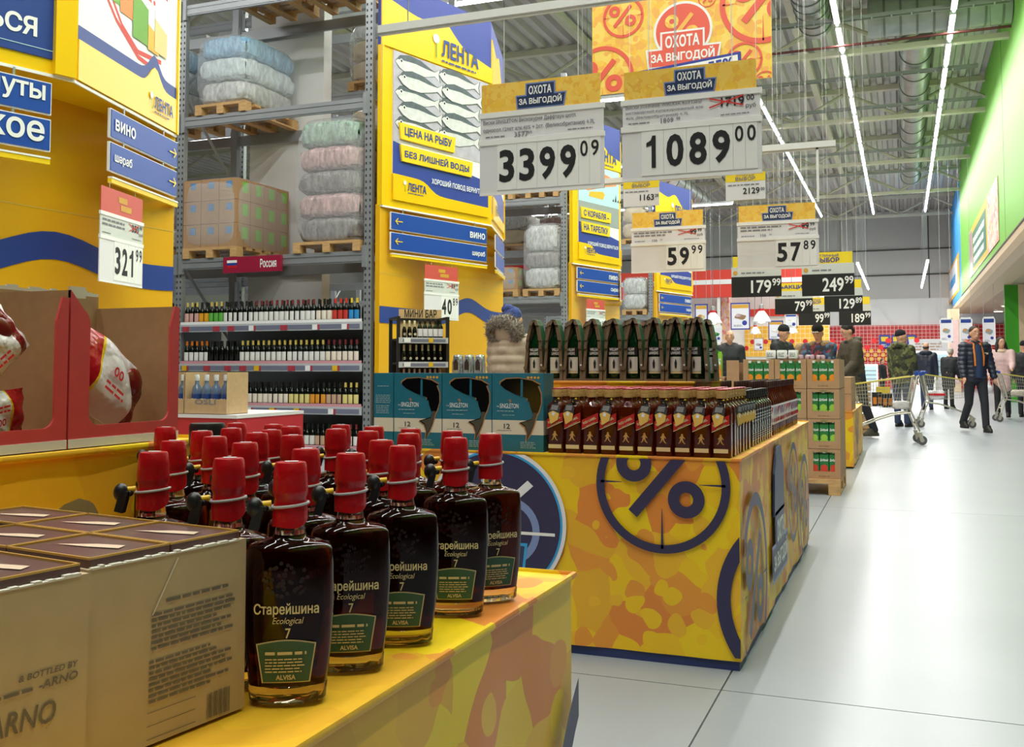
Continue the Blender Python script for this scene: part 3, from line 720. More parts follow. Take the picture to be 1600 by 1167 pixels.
def base_poster(t, M, w, x0, x1, word=True):
    put('poster', G(M).bx(x0, x1, -.012, 0, 3.22, 4.98), 'poster_white', t)
    put('poster_band', G(M).flat([(x0, 3.22), (x1, 3.22), (x1, 3.62), (x0, 3.86)], -.014), 'indigo', t)
    wv = [(x0, 3.14), (x1, 3.14)] + [(x0 + (x1-x0)*i/24, 3.3 + .16/(1 + math.exp((i/24 - .36)*30)) - .03*i/24) for i in range(24, -1, -1)]
    put('poster_wave', G(M).prism(wv, -.026, 0), 'yellow_gloss', t)
    if word: put('lettering', letter(G(M), 'ХОРОШИЙ ПОВОД ВЕРНУТЬСЯ', x1 - .06, 3.42, .1, 1.1, y=-.03, bold=.02, al='R'), 'white', t)
    logo(t, M, x0 + .42, 3.28, .1)
def slogan(t, M, x, z, rows):
    for i, (wd_, w) in enumerate(rows):
        zz = z - i*.27
        put('slogan_strip', G(M).prism([(x + .02*i, zz), (x + w, zz), (x + w + .02, zz + .2), (x + .02*i - .03, zz + .2)], -.04, -.012), 'yellow_light', t)
        put('lettering', letter(G(M), wd_, x + .06, zz + .04, .12, w - .12, y=-.044, bold=.03, al='L'), 'navy', t)
def art_fish(t, a, b):
    x0, x1 = .2, LA - .08
    base_poster(t, a, LA, x0, x1)
    put('poster_photo', G(a).bx(x0, x1, -.016, -.01, 3.86, 4.98), 'ice', t)
    k = 0
    for r in range(5):
        for c in range(2):
            fish(t, a, x0 + .03 + c*.8 + .05*(r % 2), 4.85 - r*.19 + .02*c, .82, -.018 - .0025*(k % 4)); k += 1
    slogan(t, a, x0 + .12, 4.0 - .1, [('ЦЕНА НА РЫБУ', 1.0), ('БЕЗ ЛИШНЕЙ ВОДЫ', 1.35)])
    base_poster(t, b, LB, .1, LB - .05, False)
def art_salmon(t, a, b):
    x0, x1 = .22, LA - .08
    base_poster(t, a, LA, x0, x1)
    put('poster_photo', G(a).bx(x0, x1, -.016, -.01, 3.86, 4.98), 'poster_grey', t)
    put('poster_photo', G(a).bx(x0, x1, -.018, -.01, 4.25, 4.98), 'poster_sky', t)
    put('salmon_print', G(a).flat([(x0 + .02, 4.55), (x0 + .3, 4.47), (x0 + .9, 4.62), (x0 + 1.35, 4.7), (x0 + 1.3, 4.82), (x0 + .75, 4.9), (x0 + .45, 4.78), (x0 + .05, 4.62)], -.02), 'salmon', t)
    put('lemon_print', G(a).flat([(x0 + .35, 4.37), (x0 + .85, 4.37), (x0 + .92, 4.47), (x0 + .85, 4.52), (x0 + .38, 4.46)], -.021), 'lemon', t)
    for q in range(4): put('herb_print', G(a).flat([(x0 + 1.2 + q*.09, 4.38), (x0 + 1.26 + q*.09, 4.38), (x0 + 1.24 + q*.09, 4.44 + .1*(q == 1))], -.021), 'ink', t)
    slogan(t, a, x0 + .08, 3.93, [('С КОРАБЛЯ –', 1.02), ('НА ТАРЕЛКУ', .98)])
    base_poster(t, b, LB, .1, LB - .05, False)
def art_first(t, a, b):
    # face A: blue poster end with its slogan; face B: white poster with packets
    put('poster', G(a).bx(.1, LA - .14, -.012, 0, 3.15, 4.98), 'navy', t)
    put('lettering', letter(G(a), 'ВЕРНУТЬСЯ', LA - .26, 3.27, .13, .95, y=-.016, bold=.03, al='R'), 'white', t)
    put('poster_line', G(a).bx(.1, LA - .14, -.015, -.012, 3.2, 3.205), 'poster_sky', t)
    for u, h in ((LA - .17, 1), ): put('corner_profile', G(a).bx(u + .02, LA, -.05, 0, 3.05, 5.0), 'yellow_gloss', t)
    x0, x1 = .03, LB - .03
    put('poster', G(b).bx(x0, x1, -.012, 0, 3.22, 4.98), 'poster_white', t)
    wv = lambda dz: [(x0 + (x1-x0)*i/30, 3.28 + dz + .15*math.exp(-((i/30 - .74)/.075)**2)) for i in range(30, -1, -1)]
    put('poster_band', G(b).flat([(x0, 3.1), (x1, 3.1)] + wv(.16), -.014), 'navy', t)
    put('poster_wave', G(b).prism([(x0, 3.06), (x1, 3.06)] + wv(.06), -.022, 0), 'yellow_gloss', t)
    logo(t, b, x1 - .26, 3.16, .1)
    for q, (xa, za, w, h, gr) in enumerate([(.48, 3.78, .17, .55, 'pack_green'), (.6, 3.74, .2, .58, 'orange'), (.8, 3.62, .3, .92, 'pack_green'), (1.05, 3.6, .19, .5, 'lemon'), (1.16, 3.62, .22, .66, 'cap_gold')]):
        p = put('packet_print', G(b).flat([(xa, za), (xa + w, za), (xa + w, za + h), (xa, za + h)], -.014 - q*.002), 'offwhite', t)
        put('packet_print', G(b).flat([(xa, za + h*.78), (xa + w, za + h*.72), (xa + w, za + h*.9), (xa, za + h*.95)], -.0145 - q*.002), 'red_price', t)
        put('packet_print', G(b).flat([(xa, za), (xa + w, za), (xa + w, za + h*.3), (xa, za + h*.4)], -.0148 - q*.002), gr, t)
        put('packet_print', G(b).ring2d((xa + w/2, za + h*.8), 0.02, .05, -.0152 - q*.002, n=14), 'white', t)
    for r0 in (0, .16):
        g = G(b); pth = [(.25 + r0*1.2, 3.98 - r0*.6), (.33 + r0, 3.84 - r0*.3), (.55 + r0*.6, 3.66 - r0*.1), (.9, 3.49 + r0*.25), (1.3, 3.47 + r0*.6)]
        for p, q in zip(pth[:-1], pth[1:]): g.flat([(p[0], p[1] - .018), (q[0], q[1] - .018), (q[0], q[1] + .018), (p[0], p[1] + .018)], -.0135)
        put('swoosh_print', g, 'red_price', t)
column(0, 'huge yellow column with a blue wave and a white packet poster', art_first, ['вермуты', 'шампанское'], ['вино', 'шәраб'])
column(1, 'yellow column with a poster of silver fish', art_fish, ['вино', 'шәраб'])
column(2, 'yellow column with a salmon fillet poster', art_salmon, ['пиво', 'сыра'])
column(3, 'farthest yellow column next to the red bakery counters', art_salmon, ['пиво', 'сыра'])
# ================================================================ hanging price signs
camo('promo_yellow', ['f9c84c', 'fbd264', 'f6bd50', 'facb5c'], 45, .3); mat('badge', '2c3b63', .4); mat('badge_line', '7f93c8', .4); mat('clear', 'f4f6f8', .15, alpha=.25); mat('strip_red', 'd4584e', .45); mat('gold_ink', 'd9a23a', .5); mat('sign_yellow', 'fbdc2c', .45); mat('strip_grey', 'd6d9d6', .45)
def badge(t, x, z, h, y=-.006, body='badge', line='badge_line', M=None, two=('ОХОТА', 'ЗА ВЫГОДОЙ')):
    """two-step lettered badge, total height h, centred at x"""
    def shape(e): return [(x - h*1.02 - e, z - e), (x + h*1.02 + e, z - e), (x + h*1.12 + e, z + h*.5 + e), (x + h*.62 + e, z + h*.5 + e), (x + h*.62 + e, z + h + e), (x - h*.62 - e, z + h + e), (x - h*.62 - e, z + h*.5 + e), (x - h*1.08 - e, z + h*.5 + e)]
    put('badge', G(M).flat(shape(h*.06), y + .001), line, t); put('badge', G(M).flat(shape(0), y), body, t)
    put('lettering', letter(G(M), two[0], x, z + h*.54, h*.38, h*1.05, y=y - .002, bold=.035), 'white', t)
    put('lettering', letter(G(M), two[1], x, z + h*.08, h*.38, h*1.95, y=y - .002, bold=.035), 'white', t)
def psign(label, px0, px1, yt, yb, Y, style, price, cents, old=None, text=None, pt=None, rz=0, group=None, top=None, W=None, loc=None, Hh=None):
    pm = (px0 + px1) / 2
    if loc is None:
        b = PY(pm, yb, Y); W = PY(px1, yb, Y).x - PY(px0, yb, Y).x; Hh = PY(pm, yt, Y).z - b.z
    else: b = loc
    t = thing('price_sign', label, 'price sign', b, rz, group)
    x0, x1 = -W/2, W/2
    if style in ('promo', 'red'):
        zp, zi = Hh*.47, Hh*.72
        put('price_panel', G().bx(x0, x1, -.004, .004, 0, zp), 'offwhite', t)
        put('info_panel', G().bx(x0 + .003, x1 - .003, -.004, .004, zp, zi), 'strip_grey' if style == 'red' else 'offwhite', t)
        put('header_card', G().bx(x0 + .008, x1 - .016, -.003, .003, zi, Hh), 'promo_yellow' if style == 'promo' else 'strip_red', t)
        for z in (zp, zi): put('clip_rail', G().bx(x0 - .003, x1 + .003, -.009, .006, z - .012*W/.5, z + .008*W/.5), 'white', t)
        put('frame_edge', G().bx(x0, x1, -.006, .005, -.006, .004), 'white', t)
        if style == 'promo': badge(t, 0, zi + (Hh - zi)*.13, (Hh - zi)*.74)
        else:
            g = G(); hh = Hh - zi
            for q, (a, b_) in enumerate(((-.1, .1), (-.05, .2))): g.flat([(W*a, zi + hh*(.55 - q*.3)), (W*b_, zi + hh*(.55 - q*.3)), (W*b_, zi + hh*(.78 - q*.3)), (W*a, zi + hh*(.78 - q*.3))], -.005)
            put('header_print', g, 'gold_ink', t)
        g = G(); tw = .92 if old is None else .58
        if text:
            n = len(text); lh = (zi - zp)*.58/n
            for i, ln in enumerate(text): letter(g, ln, x0 + W*.03, zi - (zi - zp)*.1 - (i + 1)*lh, lh*.66, min(W*.9, W*.0185*len(ln)), y=-.0065, bold=.015, al='L', res=1)
        else: scribble(g, x0 + W*.04, x0 + W*tw, zp + (zi - zp)*.5, zi - (zi - zp)*.12, 2, -.0065)
        scribble(g, x0 + W*.05, x0 + W*.25, zp + (zi - zp)*.16, zp + (zi - zp)*.26, 1, -.0065); scribble(g, x0 + W*.72, x0 + W*.95, zp + (zi - zp)*.2, zp + (zi - zp)*.28, 1, -.0065)
        if pt: letter(g, pt[0], x0 + W*.29, zp + (zi - zp)*.1, (zi - zp)*.2, y=-.0065, bold=.02, al='L', res=1); letter(g, pt[1], x0 + W*.40, zp + (zi - zp)*.18, (zi - zp)*.12, y=-.0065, bold=.02, al='L', res=1)
        put('info_print', g, 'grey_ink', t)
        if old:
            put('old_price', letter(letter(letter(G(), old[0], x1 - W*.115, zp + (zi - zp)*.5, (zi - zp)*.34, y=-.0065, bold=.02, al='R'), old[1], x1 - W*.1, zp + (zi - zp)*.66, (zi - zp)*.2, y=-.0065, bold=.01, al='L'), 'руб', x1 - W*.105, zp + (zi - zp)*.36, (zi - zp)*.2, y=-.0065, bold=.0, al='L'), 'ink', t)
            xa, xb = x1 - W*.36, x1 - W*.12; za, zb = zp + (zi - zp)*.48, zp + (zi - zp)*.86; e = .0028*W/.5
            put('strike_line', G().flat([(xa, za), (xb, zb - e), (xb, zb + e), (xa, za + e*2)], -.008).flat([(xa, zb - 2*e), (xb, za), (xb, za + 2*e), (xa, zb)], -.0082), 'red_price', t)
        big = zp*.63; n = len(price); dw = W*.165; cw = W*.085
        xr = x1 - W*.025 - cw*2
        for i, ch in enumerate(price):
            xc = xr - (n - i - .5)*dw
            put('digit_card', G().bx(xc - dw/2 + .0012, xc + dw/2 - .0012, -.007, -.004, zp*.06, zp*.97), 'white', t)
            put('digit', one(G(), xc, zp*.2, big, -.0085) if ch == '1' else letter(G(), ch, xc, zp*.2, big, dw*.76, y=-.0085, bold=.03), 'ink', t)
        for i, ch in enumerate(cents):
            xc = xr + (i + .5)*cw
            put('digit_card', G().bx(xc - cw/2 + .001, xc + cw/2 - .001, -.007, -.004, zp*.06, zp*.97), 'white', t)
            put('digit', one(G(), xc, zp*.58, zp*.3, -.0085) if ch == '1' else letter(G(), ch, xc, zp*.58, zp*.3, cw*.7, y=-.0085, bold=.015), 'ink', t)
    elif style == 'black':
        zp, zi = Hh*.5, Hh*.74
        put('price_panel', G().bx(x0, x1, -.006, .004, 0, zp), 'black', t)
        put('info_panel', G().bx(x0, x1, -.004, .004, zp, zi), 'strip_grey', t)
        put('header_card', G().bx(x0 + W*.03, x1 - W*.03, -.003, .003, zi, Hh), 'sign_yellow', t)
        put('lettering', letter(letter(G(), 'ОТЛИЧНЫЙ', 0, zi + (Hh-zi)*.58, (Hh-zi)*.28, W*.42, y=-.006, bold=.01), 'ВЫБОР', 0, zi + (Hh-zi)*.1, (Hh-zi)*.42, W*.45, y=-.006, bold=.03) if top is None else letter(G(), top, 0, zi + (Hh-zi)*.2, (Hh-zi)*.55, W*.7, y=-.006, bold=.03), 'indigo', t)
        put('info_print', scribble(G(), x0 + W*.2, x0 + W*.7, zp + (zi - zp)*.3, zp + (zi - zp)*.6, 1, -.0065), 'grey_ink', t)
        put('info_dot', G().ring2d((x0 + W*.08, zp + (zi-zp)*.4), 0, W*.045, -.0065, n=12), 'gold_ink', t)
        put('digit', letter(G(), price, x1 - W*.2, zp*.18, zp*.64, W*.135*len(price), y=-.0075, bold=.02, al='R'), 'white', t)
        put('digit', letter(G(), cents, x1 - W*.015, zp*.52, zp*.36, W*.165, y=-.0075, bold=.02, al='R'), 'white', t)
    else:
        zi = Hh*.68
        put('price_panel', G().bx(x0, x1, -.004, .004, 0, zi), 'offwhite', t); put('header_card', G().bx(x0, x1, -.005, .004, zi, Hh), 'sign_yellow', t)
        put('lettering', letter(letter(G(), 'ОТЛИЧНЫЙ', 0, zi + (Hh-zi)*.58, (Hh-zi)*.28, W*.45, y=-.0065, bold=.01), 'ВЫБОР', 0, zi + (Hh-zi)*.1, (Hh-zi)*.42, W*.5, y=-.0065, bold=.03), 'grey_ink', t)
        put('digit', letter(letter(G(), price, x1 - W*.14, zi*.3, zi*.34, y=-.0065, bold=.02, al='R'), cents, x1 - W*.12, zi*.46, zi*.16, y=-.0065, bold=.01, al='L'), 'ink', t)
        put('info_print', scribble(G(), x0 + W*.06, x1 - W*.06, zi*.78, zi*.92, 1, -.006), 'grey_ink', t)
    return t, b, W, Hh
def wires(t, W, Hh, up, k=.3):
    for s in (-k, k): put('hanging_wire', G().cyl((s*W, 0, Hh - .01), (s*W, 0, up), .0016, n=4), 'white', t)
L2 = [('white price sign 3399 with yellow header hanging over the teal gift boxes', 748, 942, 124, 298, 4.05, '3399', '09', None, ['Виски SINGLETON Вискокурня Даффтаун шотл.', 'односол.12лет алк.40% + 2ст. (Великобритания) 0.7L'], ('3577', '99')),
      ('white price sign 1089 with yellow header hanging over the square whisky bottles', 970, 1188, 103, 275, 3.5, '1089', '00', ('1719', '00'), ['Виски JOHNNIE WALKER Red Label', 'шотландский купажированный алк.', '40% (Великобритания) 0.7L'], ('1809', '48')),
      ('white price sign 59.99 with yellow header', 986, 1102, 330, 424, 6.65, '59', '99', ('99', '99'), None, ('100', '00')),
      ('white price sign 57.89 with yellow header on a white pole', 1152, 1279, 319, 419, 6.0, '57', '89', ('99', '99'), None, ('100', '00'))]
RZ = 2.66
for i, a in enumerate(L2):
    t, b, W, Hh = psign(a[0], *a[1:6], 'promo', a[6], a[7], a[8], a[9], a[10])
    wires(t, W, Hh, RZ - b.z + (.0 if i < 2 else -.28))
    xa, xb = (-2.25, -.55) if i < 2 else (b.x - .75, b.x + W*.72)
    zr = RZ if i < 2 else RZ - .28
    r = thing('sign_rail', ['white sign rail hanging over the teal gift boxes', 'white sign rail hanging over the square whisky bottles', 'short white sign rail in front of the salmon poster column', 'short white sign rail carrying a vertical white pole'][i], 'rail', (xa, b.y, zr))
    put('rail_bar', G().bx(0, xb - xa, -.014, .014, 0, .035), 'white', r); put('rail_slot', G().bx(0, xb - xa, -.006, .006, -.012, 0), 'strip_grey', r)
    for xx in (.15, xb - xa - (.15 if i < 2 else .3)): put('rail_wire', G().cyl((xx, 0, .03), (xx, 0, 9.84 - zr), .003, n=4), 'steel', r)
    if i == 3: put('pole', G().bx(W*.485, W*.515, -.006, .006, Hh, zr - b.z), 'white', t)
small = [('small white card 1163 with yellow header beside the salmon poster column', 974, 1030, 281, 322, 6.25, '1163', '28'), ('small white card 2129 with yellow header hanging clear against the ceiling', 1134, 1196, 270, 312, 5.6, '2129', '00')]
for a in small:
    t, b, W, Hh = psign(*a[:6], 'small', a[6], a[7]); wires(t, W, Hh, 9.84 - b.z)
blk = [('black price board 179.99 hanging beside the red fascia', 1143, 1221, 400, 464, 9.6, '179', '99', None), ('black price board 249.99 with yellow header', 1253, 1335, 394, 462, 9.3, '249', '99', None),
       ('black price board 79.99 with a yellow arrow header', 1211, 1270, 442, 491, 12.5, '79', '99', '»АКЦИЯ'), ('black price board 129.89 hanging in front of the red tiled wall', 1288, 1348, 437, 487, 12.3, '129', '89', None),
       ('black price board 99.99 hanging above the man in the black hat', 1248, 1297, 465, 508, 15.0, '99', '99', None), ('black price board 189.99 hanging above the man in the olive jacket', 1311, 1361, 464, 508, 14.8, '189', '99', None)]
for a in blk:
    t, b, W, Hh = psign(*a[:6], 'black', a[6], a[7], top=a[8]); wires(t, W, Hh, 9.84 - b.z, .37)
# signs at the columns
lst = [('white price sign 321.99 with red header against the huge yellow column', 189, 445, 6.75, 106, '321', '99', ('350', '99')), ('white price sign 40.89 with red header above the small black bar stand', 690, 493, 12.1, 74, '40', '89', ('59', '99')), ('white price sign with red header on the salmon poster column', 931, 520, 18.2, 74, '91', '99', ('117', '99'))]
for kk, (lb, px, py, Z, rz, p, c, o) in enumerate(lst):
    nrm = Vector((math.sin(R(rz)), -math.cos(R(rz)), 0)); ap = Vector((AX, (5.13, 12.51, 19.24)[kk], 0)) + nrm*.02; ry_ = ray(px, py)
    loc_ = CAM + ry_*((ap - CAM).dot(nrm)/ry_.dot(nrm)); loc_.z = 1.72
    t, b, W, Hh = psign(lb, 0, 0, 0, 0, 0, 'red', p, c, old=o, rz=R(rz), loc=loc_, W=.66, Hh=.68)
    wires(t, W, Hh, 2.45 - b.z)
# ---------------------------------------------------------------- big promotional banner
camo('banner_yellow', ['fcc648', 'fdd058', 'fedb6c', 'fab858'], 13, .4)
mat('coral', 'ee6350', .45)
p0, p1 = PY(926, 150, 8.0), PY(1207, 145, 8.0); W = p1.x - p0.x; zb = p0.z; zt = PY(1066, -40, 8.0).z; Hh = zt - zb
t = thing('promotional_banner', 'large orange and yellow percent banner hanging from the ceiling', 'banner', ((p0.x + p1.x)/2, 8.0, zb))
put('cloth', G().bx(-W/2, W/2, -.004, .004, 0, Hh), 'banner_yellow', t)
def bpx(px, py): q = PY(px, py, 8.0); return (q.x - (p0.x + p1.x)/2, q.z - zb)
def percent(t, M, c, r, m, y=-.008, ring=True, rw=.12, box=None, cross=True, lw=.02):
    def fl(q, dy):
        if box: q = clip2d(q, box)
        return G(M).flat(q, y + dy) if len(q) > 2 else None
    def pt(nm, g):
        if g is not None and g.f: put(nm, g, m, t)
    if ring: pt('print_ring', G(M).ring2d(c, r*(1 - rw), r, y, n=64, box=box))
    o = r*.27
    for q in ((c[0] - r*.42, c[1] + r*.30), (c[0] + r*.36, c[1] - r*.2)): pt('print_ring', G(M).ring2d(q, o*.38, o, y - .0005, n=32, box=box))
    d = .085*r; dx, dz = r*.40, r*.46; ang = math.atan2(dz, dx); nx, nz = -math.sin(ang)*d, math.cos(ang)*d
    e = (c[0] - dx*1.1, c[1] - dz*.95); f = (c[0] + dx*.95, c[1] + dz*1.15)
    pt('print_slash', fl([(e[0] - nx, e[1] - nz), (f[0] - nx, f[1] - nz), (f[0] + nx, f[1] + nz), (e[0] + nx, e[1] + nz)], -.001))
    if cross:
        for (ax, az, bx_, bz) in ((0, -1, 0, -.35), (1, 0.02, .55, .02), (-1, .02, -.6, .02)):
            a, b = (c[0] + ax*r*.93, c[1] + az*r*.93), (c[0] + bx_*r, c[1] + bz*r); q = lw*r
            if ax: pt('print_line', fl([(a[0], a[1] - q), (b[0], b[1] - q*.2), (b[0], b[1] + q*.2), (a[0], a[1] + q)], 0))
            else: pt('print_line', fl([(a[0] - q, a[1]), (a[0] + q, a[1]), (b[0] + q*.2, b[1]), (b[0] - q*.2, b[1])], 0))
inb = (-W/2 + .004, W/2 - .004, .004, Hh)
sc = 8.06 / F
for px, py, r in ((974, 27, 34), (1192, 2, 66), (942, 122, 52), (1163, 94, 28), (1196, 128, 17), (1105, -2, 14)):
    c = bpx(px, py); percent(t, None, c, r*sc, 'coral', box=inb, rw=.13)
c = bpx(1067, 48); put('print_disc', G().ring2d(c, 0, 47*sc, -.009, n=40), 'white', t); put('print_disc', G().ring2d(c, 0, 43*sc, -.010, n=40), 'coral', t)
percent(t, None, (c[0], c[1] + .02), 43*sc*.95, 'banner_yellow', y=-.0115, ring=False, cross=False)
c = bpx(1067, 101); badge(t, c[0], c[1], 52*sc, y=-.014, body='coral', line='white')
q = [bpx(980, 108 + 8), bpx(1158, 81), bpx(1160, 130), bpx(985, 150)]
put('price_card', G().flat(q, -.016), 'indigo', t)
q = [bpx(988, 119), bpx(1153, 86), bpx(1155, 125), bpx(990, 147)]
put('price_card', G().flat(q, -.017), 'white', t)
c = bpx(1128, 101); put('lettering', letter(G(), '55%', c[0], c[1] - .06, .1, .2, y=-.019, bold=.03, rot=.12), 'indigo', t)
for s in (-.45, .45): put('hanging_wire', G().cyl((s*W, 0, Hh - .01), (s*W, 0, 9.84 - zb), .004, n=4), 'white', t)
# ================================================================ draped display tables
camo('drape', ['eab02e', 'f3c61c', 'e48a3a', 'f0b92c', 'f5d018', 'e99a38'], 8.5, .42, .7, bump=(5, .2))
mat('drape_navy', '2d2e57', .4); mat('cyan', '35a6e8', .4); mat('pallet_blue', '23366e', .5); mat('core', '8a7a60', .7)
def drape(label, x0, x1, y0, y1, z0, z1, amp=.0028, over=.0, seed=0):
    rnd = random.Random(seed); ph = [rnd.uniform(0, 6) for _ in range(6)]
    def sheet(g, P, U, V, nrm, L, Hh, nu, nv, bottom):
        vs = []
        for j in range(nv + 1):
            for i in range(nu + 1):
                u, v = i/nu, j/nv
                e = min(1, 8*min(u, 1-u)) * min(1, 6*(1-v))
                d = amp * e * (math.sin(u*L*9 + ph[0] + 1.5*v) + .6*math.sin(u*L*23 + ph[1] - 3*v) + .5*math.sin(v*Hh*11 + u*L*4 + ph[2])) * (.4 + (1-v) if bottom else .5)
                vs.append(Vector(P) + Vector(U)*(u*L) + Vector(V)*(v*Hh) + Vector(nrm)*d)
        g.add(vs, [(j*(nu+1)+i, j*(nu+1)+i+1, (j+1)*(nu+1)+i+1, (j+1)*(nu+1)+i) for j in range(nv) for i in range(nu)])
    g = G(); lx, ly, h = x1 - x0, y1 - y0, z1 - z0
    sheet(g, (x0, y0, z0), (1, 0, 0), (0, 0, 1), (0, -1, 0), lx, h, 40, 14, True)
    sheet(g, (x1, y0, z0), (0, 1, 0), (0, 0, 1), (1, 0, 0), ly, h, 60, 14, True)
    sheet(g, (x0, y1, z0), (0, -1, 0), (0, 0, 1), (-1, 0, 0), ly, h, 40, 10, True)
    sheet(g, (x1, y1, z0), (-1, 0, 0), (0, 0, 1), (0, 1, 0), lx, h, 40, 10, True)
    sheet(g, (x0, y0, z1), (1, 0, 0), (0, 1, 0), (0, 0, 1), lx, ly, 2, 2, False)
    c = Vector(((x0+x1)/2, (y0+y1)/2, z0)); g.v = [v - c for v in g.v]
    t = thing('tablecloth', label, 'tablecloth', c); put('cloth', g, 'drape', t, smooth=40)
    k = G(); e = .004
    path = [(x0-e, y0-e, z1), (x1+e, y0-e, z1), (x1+e, y1+e, z1), (x0-e, y1+e, z1)]
    put('hem', k.tube([Vector(p) - c for p in path], .006, 6, True), 'drape', t, smooth=60)
    return t, c
def core(label, x0, x1, y0, y1, z1, base):
    t = thing('display_table', label, 'table', ((x0+x1)/2, (y0+y1)/2, 0)); w, d = x1 - x0, y1 - y0
    put('tabletop', G().bx(-w/2 + .02, w/2 - .02, -d/2 + .02, d/2 - .02, z1 - .05, z1 - .012), 'core', t)
    for sx in (-1, 1):
        for sy in (-1, 1): put('leg', G().bx(sx*(w/2 - .09) - .03, sx*(w/2 - .09) + .03, sy*(d/2 - .09) - .03, sy*(d/2 - .09) + .03, .05 if base else 0, z1 - .05), 'core', t)
    if base: put('base_frame', G().bx(-w/2 + .008, w/2 - .008, -d/2 + .008, d/2 - .008, 0, .05), 'pallet_blue', t)
    return t
# table under the square whisky bottles
AX0, AX1, AY0, AY1, AZ = -2.12, -.565, 3.73, 6.54, .763
core('display table on a blue base under the square whisky bottles', AX0, AX1, AY0, AY1, AZ, True)
tc, c = drape('yellow patterned cloth with navy percent targets under the square whisky bottles', AX0, AX1, AY0, AY1, .035, AZ, seed=1)
MF = T(-(AX1 - AX0)/2, -(AY1 - AY0)/2, -.035, 0)                 # front face: x from left end
MS = T((AX1 - AX0)/2, -(AY1 - AY0)/2, -.035, R(90))              # side face: x along the aisle
def fpx(px, py): q = PY(px, py, AY0); return (q.x - AX0, q.z)
WF = AX1 - AX0
inf = (.01, WF - .001, .05, AZ - .006)
cc = fpx(1035, 757); rr = fpx(1142, 757)[0] - cc[0]
percent(tc, MF, cc, rr, 'drape_navy', y=-.012, box=inf, rw=.125)
cb = fpx(775, 815); rb = fpx(886, 815)[0] - cb[0]
for r_, m_, k in ((1, 'poster_white', 0), (.95, 'cyan', 1), (.92, 'drape_navy', 2)):
    put('print_disc', G(MF).ring2d(cb, 0.0, rb*r_, -.010 - k*.0015, n=72, box=inf), m_, tc)
put('print_ring', G(MF).ring2d((cb[0] + rb*.2, cb[1] - rb*.1), rb*.34, rb*.44, -.0150, n=36, box=inf), 'badge_line', tc)
put('print_slash', G(MF).flat([(cb[0] + rb*.1, cb[1] + rb*.25), (cb[0] + rb*.2, cb[1] + rb*.2), (cb[0] + rb*.55, cb[1] + rb*.5), (cb[0] + rb*.47, cb[1] + rb*.57)], -.0152), 'poster_white', tc)
put('print_line', G(MF).flat([(cb[0] + rb*.1, cb[1] - rb*.14), (cb[0] + rb*.85, cb[1] - rb*.14), (cb[0] + rb*.85, cb[1] - rb*.1), (cb[0] + rb*.1, cb[1] - rb*.1)], -.0155), 'white', tc)
put('print_badge', G(MF).flat([(cb[0] - rb*.4, cb[1] - rb*.7), (cb[0] + rb*.42, cb[1] - rb*.7), (cb[0] + rb*.47, cb[1] - rb*.25), (cb[0] - rb*.4, cb[1] - rb*.25)], -.0158), 'cyan', tc)
put('print_badge', G(MF).flat([(cb[0] - rb*.4, cb[1] - rb*.72), (cb[0] + rb*.38, cb[1] - rb*.72), (cb[0] + rb*.43, cb[1] - rb*.29), (cb[0] - rb*.4, cb[1] - rb*.29)], -.0162), 'badge', tc)
# target that wraps round the corner
R0, zc_, uc = .36, .255, .275
put('print_ring', G(MF).ring2d((WF + uc, zc_), R0*.86, R0, -.012, n=90, box=inf), 'drape_navy', tc)
ins = (.001, AY1 - AY0 - .02, .05, AZ - .01)
percent(tc, MS, (uc, zc_), R0, 'drape_navy', y=-.016, box=ins, rw=.14)
badge(tc, 1.12, .16, .27, y=-.017, M=MS)
put('print_bottle', G(MS).prism([(.92, .43), (1.32, .43), (1.3, .62), (1.2, .735), (1.04, .735), (.94, .62)], -.016, -.006), 'badge', tc)
for u_, z_, r_ in ((1.75, .45, .26), (2.35, .3, .3)): percent(tc, MS, (u_, z_), r_, 'drape_navy', y=-.016, box=ins, rw=.14)
# near table under the flat cognac bottles
BX0, BX1, BY0, BY1, BZ = -2.4, -.53, -.35, 1.63, .75
core('near display table under the flat cognac bottles', BX0, BX1, BY0, BY1, BZ, True)
tb, c2 = drape('yellow patterned cloth on the near table under the flat cognac bottles', BX0, BX1, BY0, BY1, .035, BZ, amp=.006, seed=2)
MS2 = T((BX1 - BX0)/2, -(BY1 - BY0)/2, -.035, R(90))
put('print_ring', G(MS2).ring2d((1.42, .30), .27, .31, -.016, n=60, box=(.05, 1.97, .06, .735)), 'drape_navy', tb)
put('print_ring', G(MS2).ring2d((2.15, .32), .27, .32, -.016, n=60, box=(.05, 1.97, .06, .735)), 'drape_navy', tb)
# riser with the sweets on the near table
RX = -1.215
core_r = thing('riser', 'raised wooden step on the near table under the red sweets trays', 'riser', (-1.75, .75, BZ)); put('riser_box', G().bx(-.53, .53, -.95, .80, 0.002, .205), 'core', core_r); put('riser_top', G().bx(-.53, .53, -.95, .80, .205, .213), 'core', core_r)
tr_, c3 = drape('yellow patterned cloth over the raised step under the red sweets trays', -2.29, RX, -.21, 1.56, BZ + .004, .967, amp=.004, seed=5)
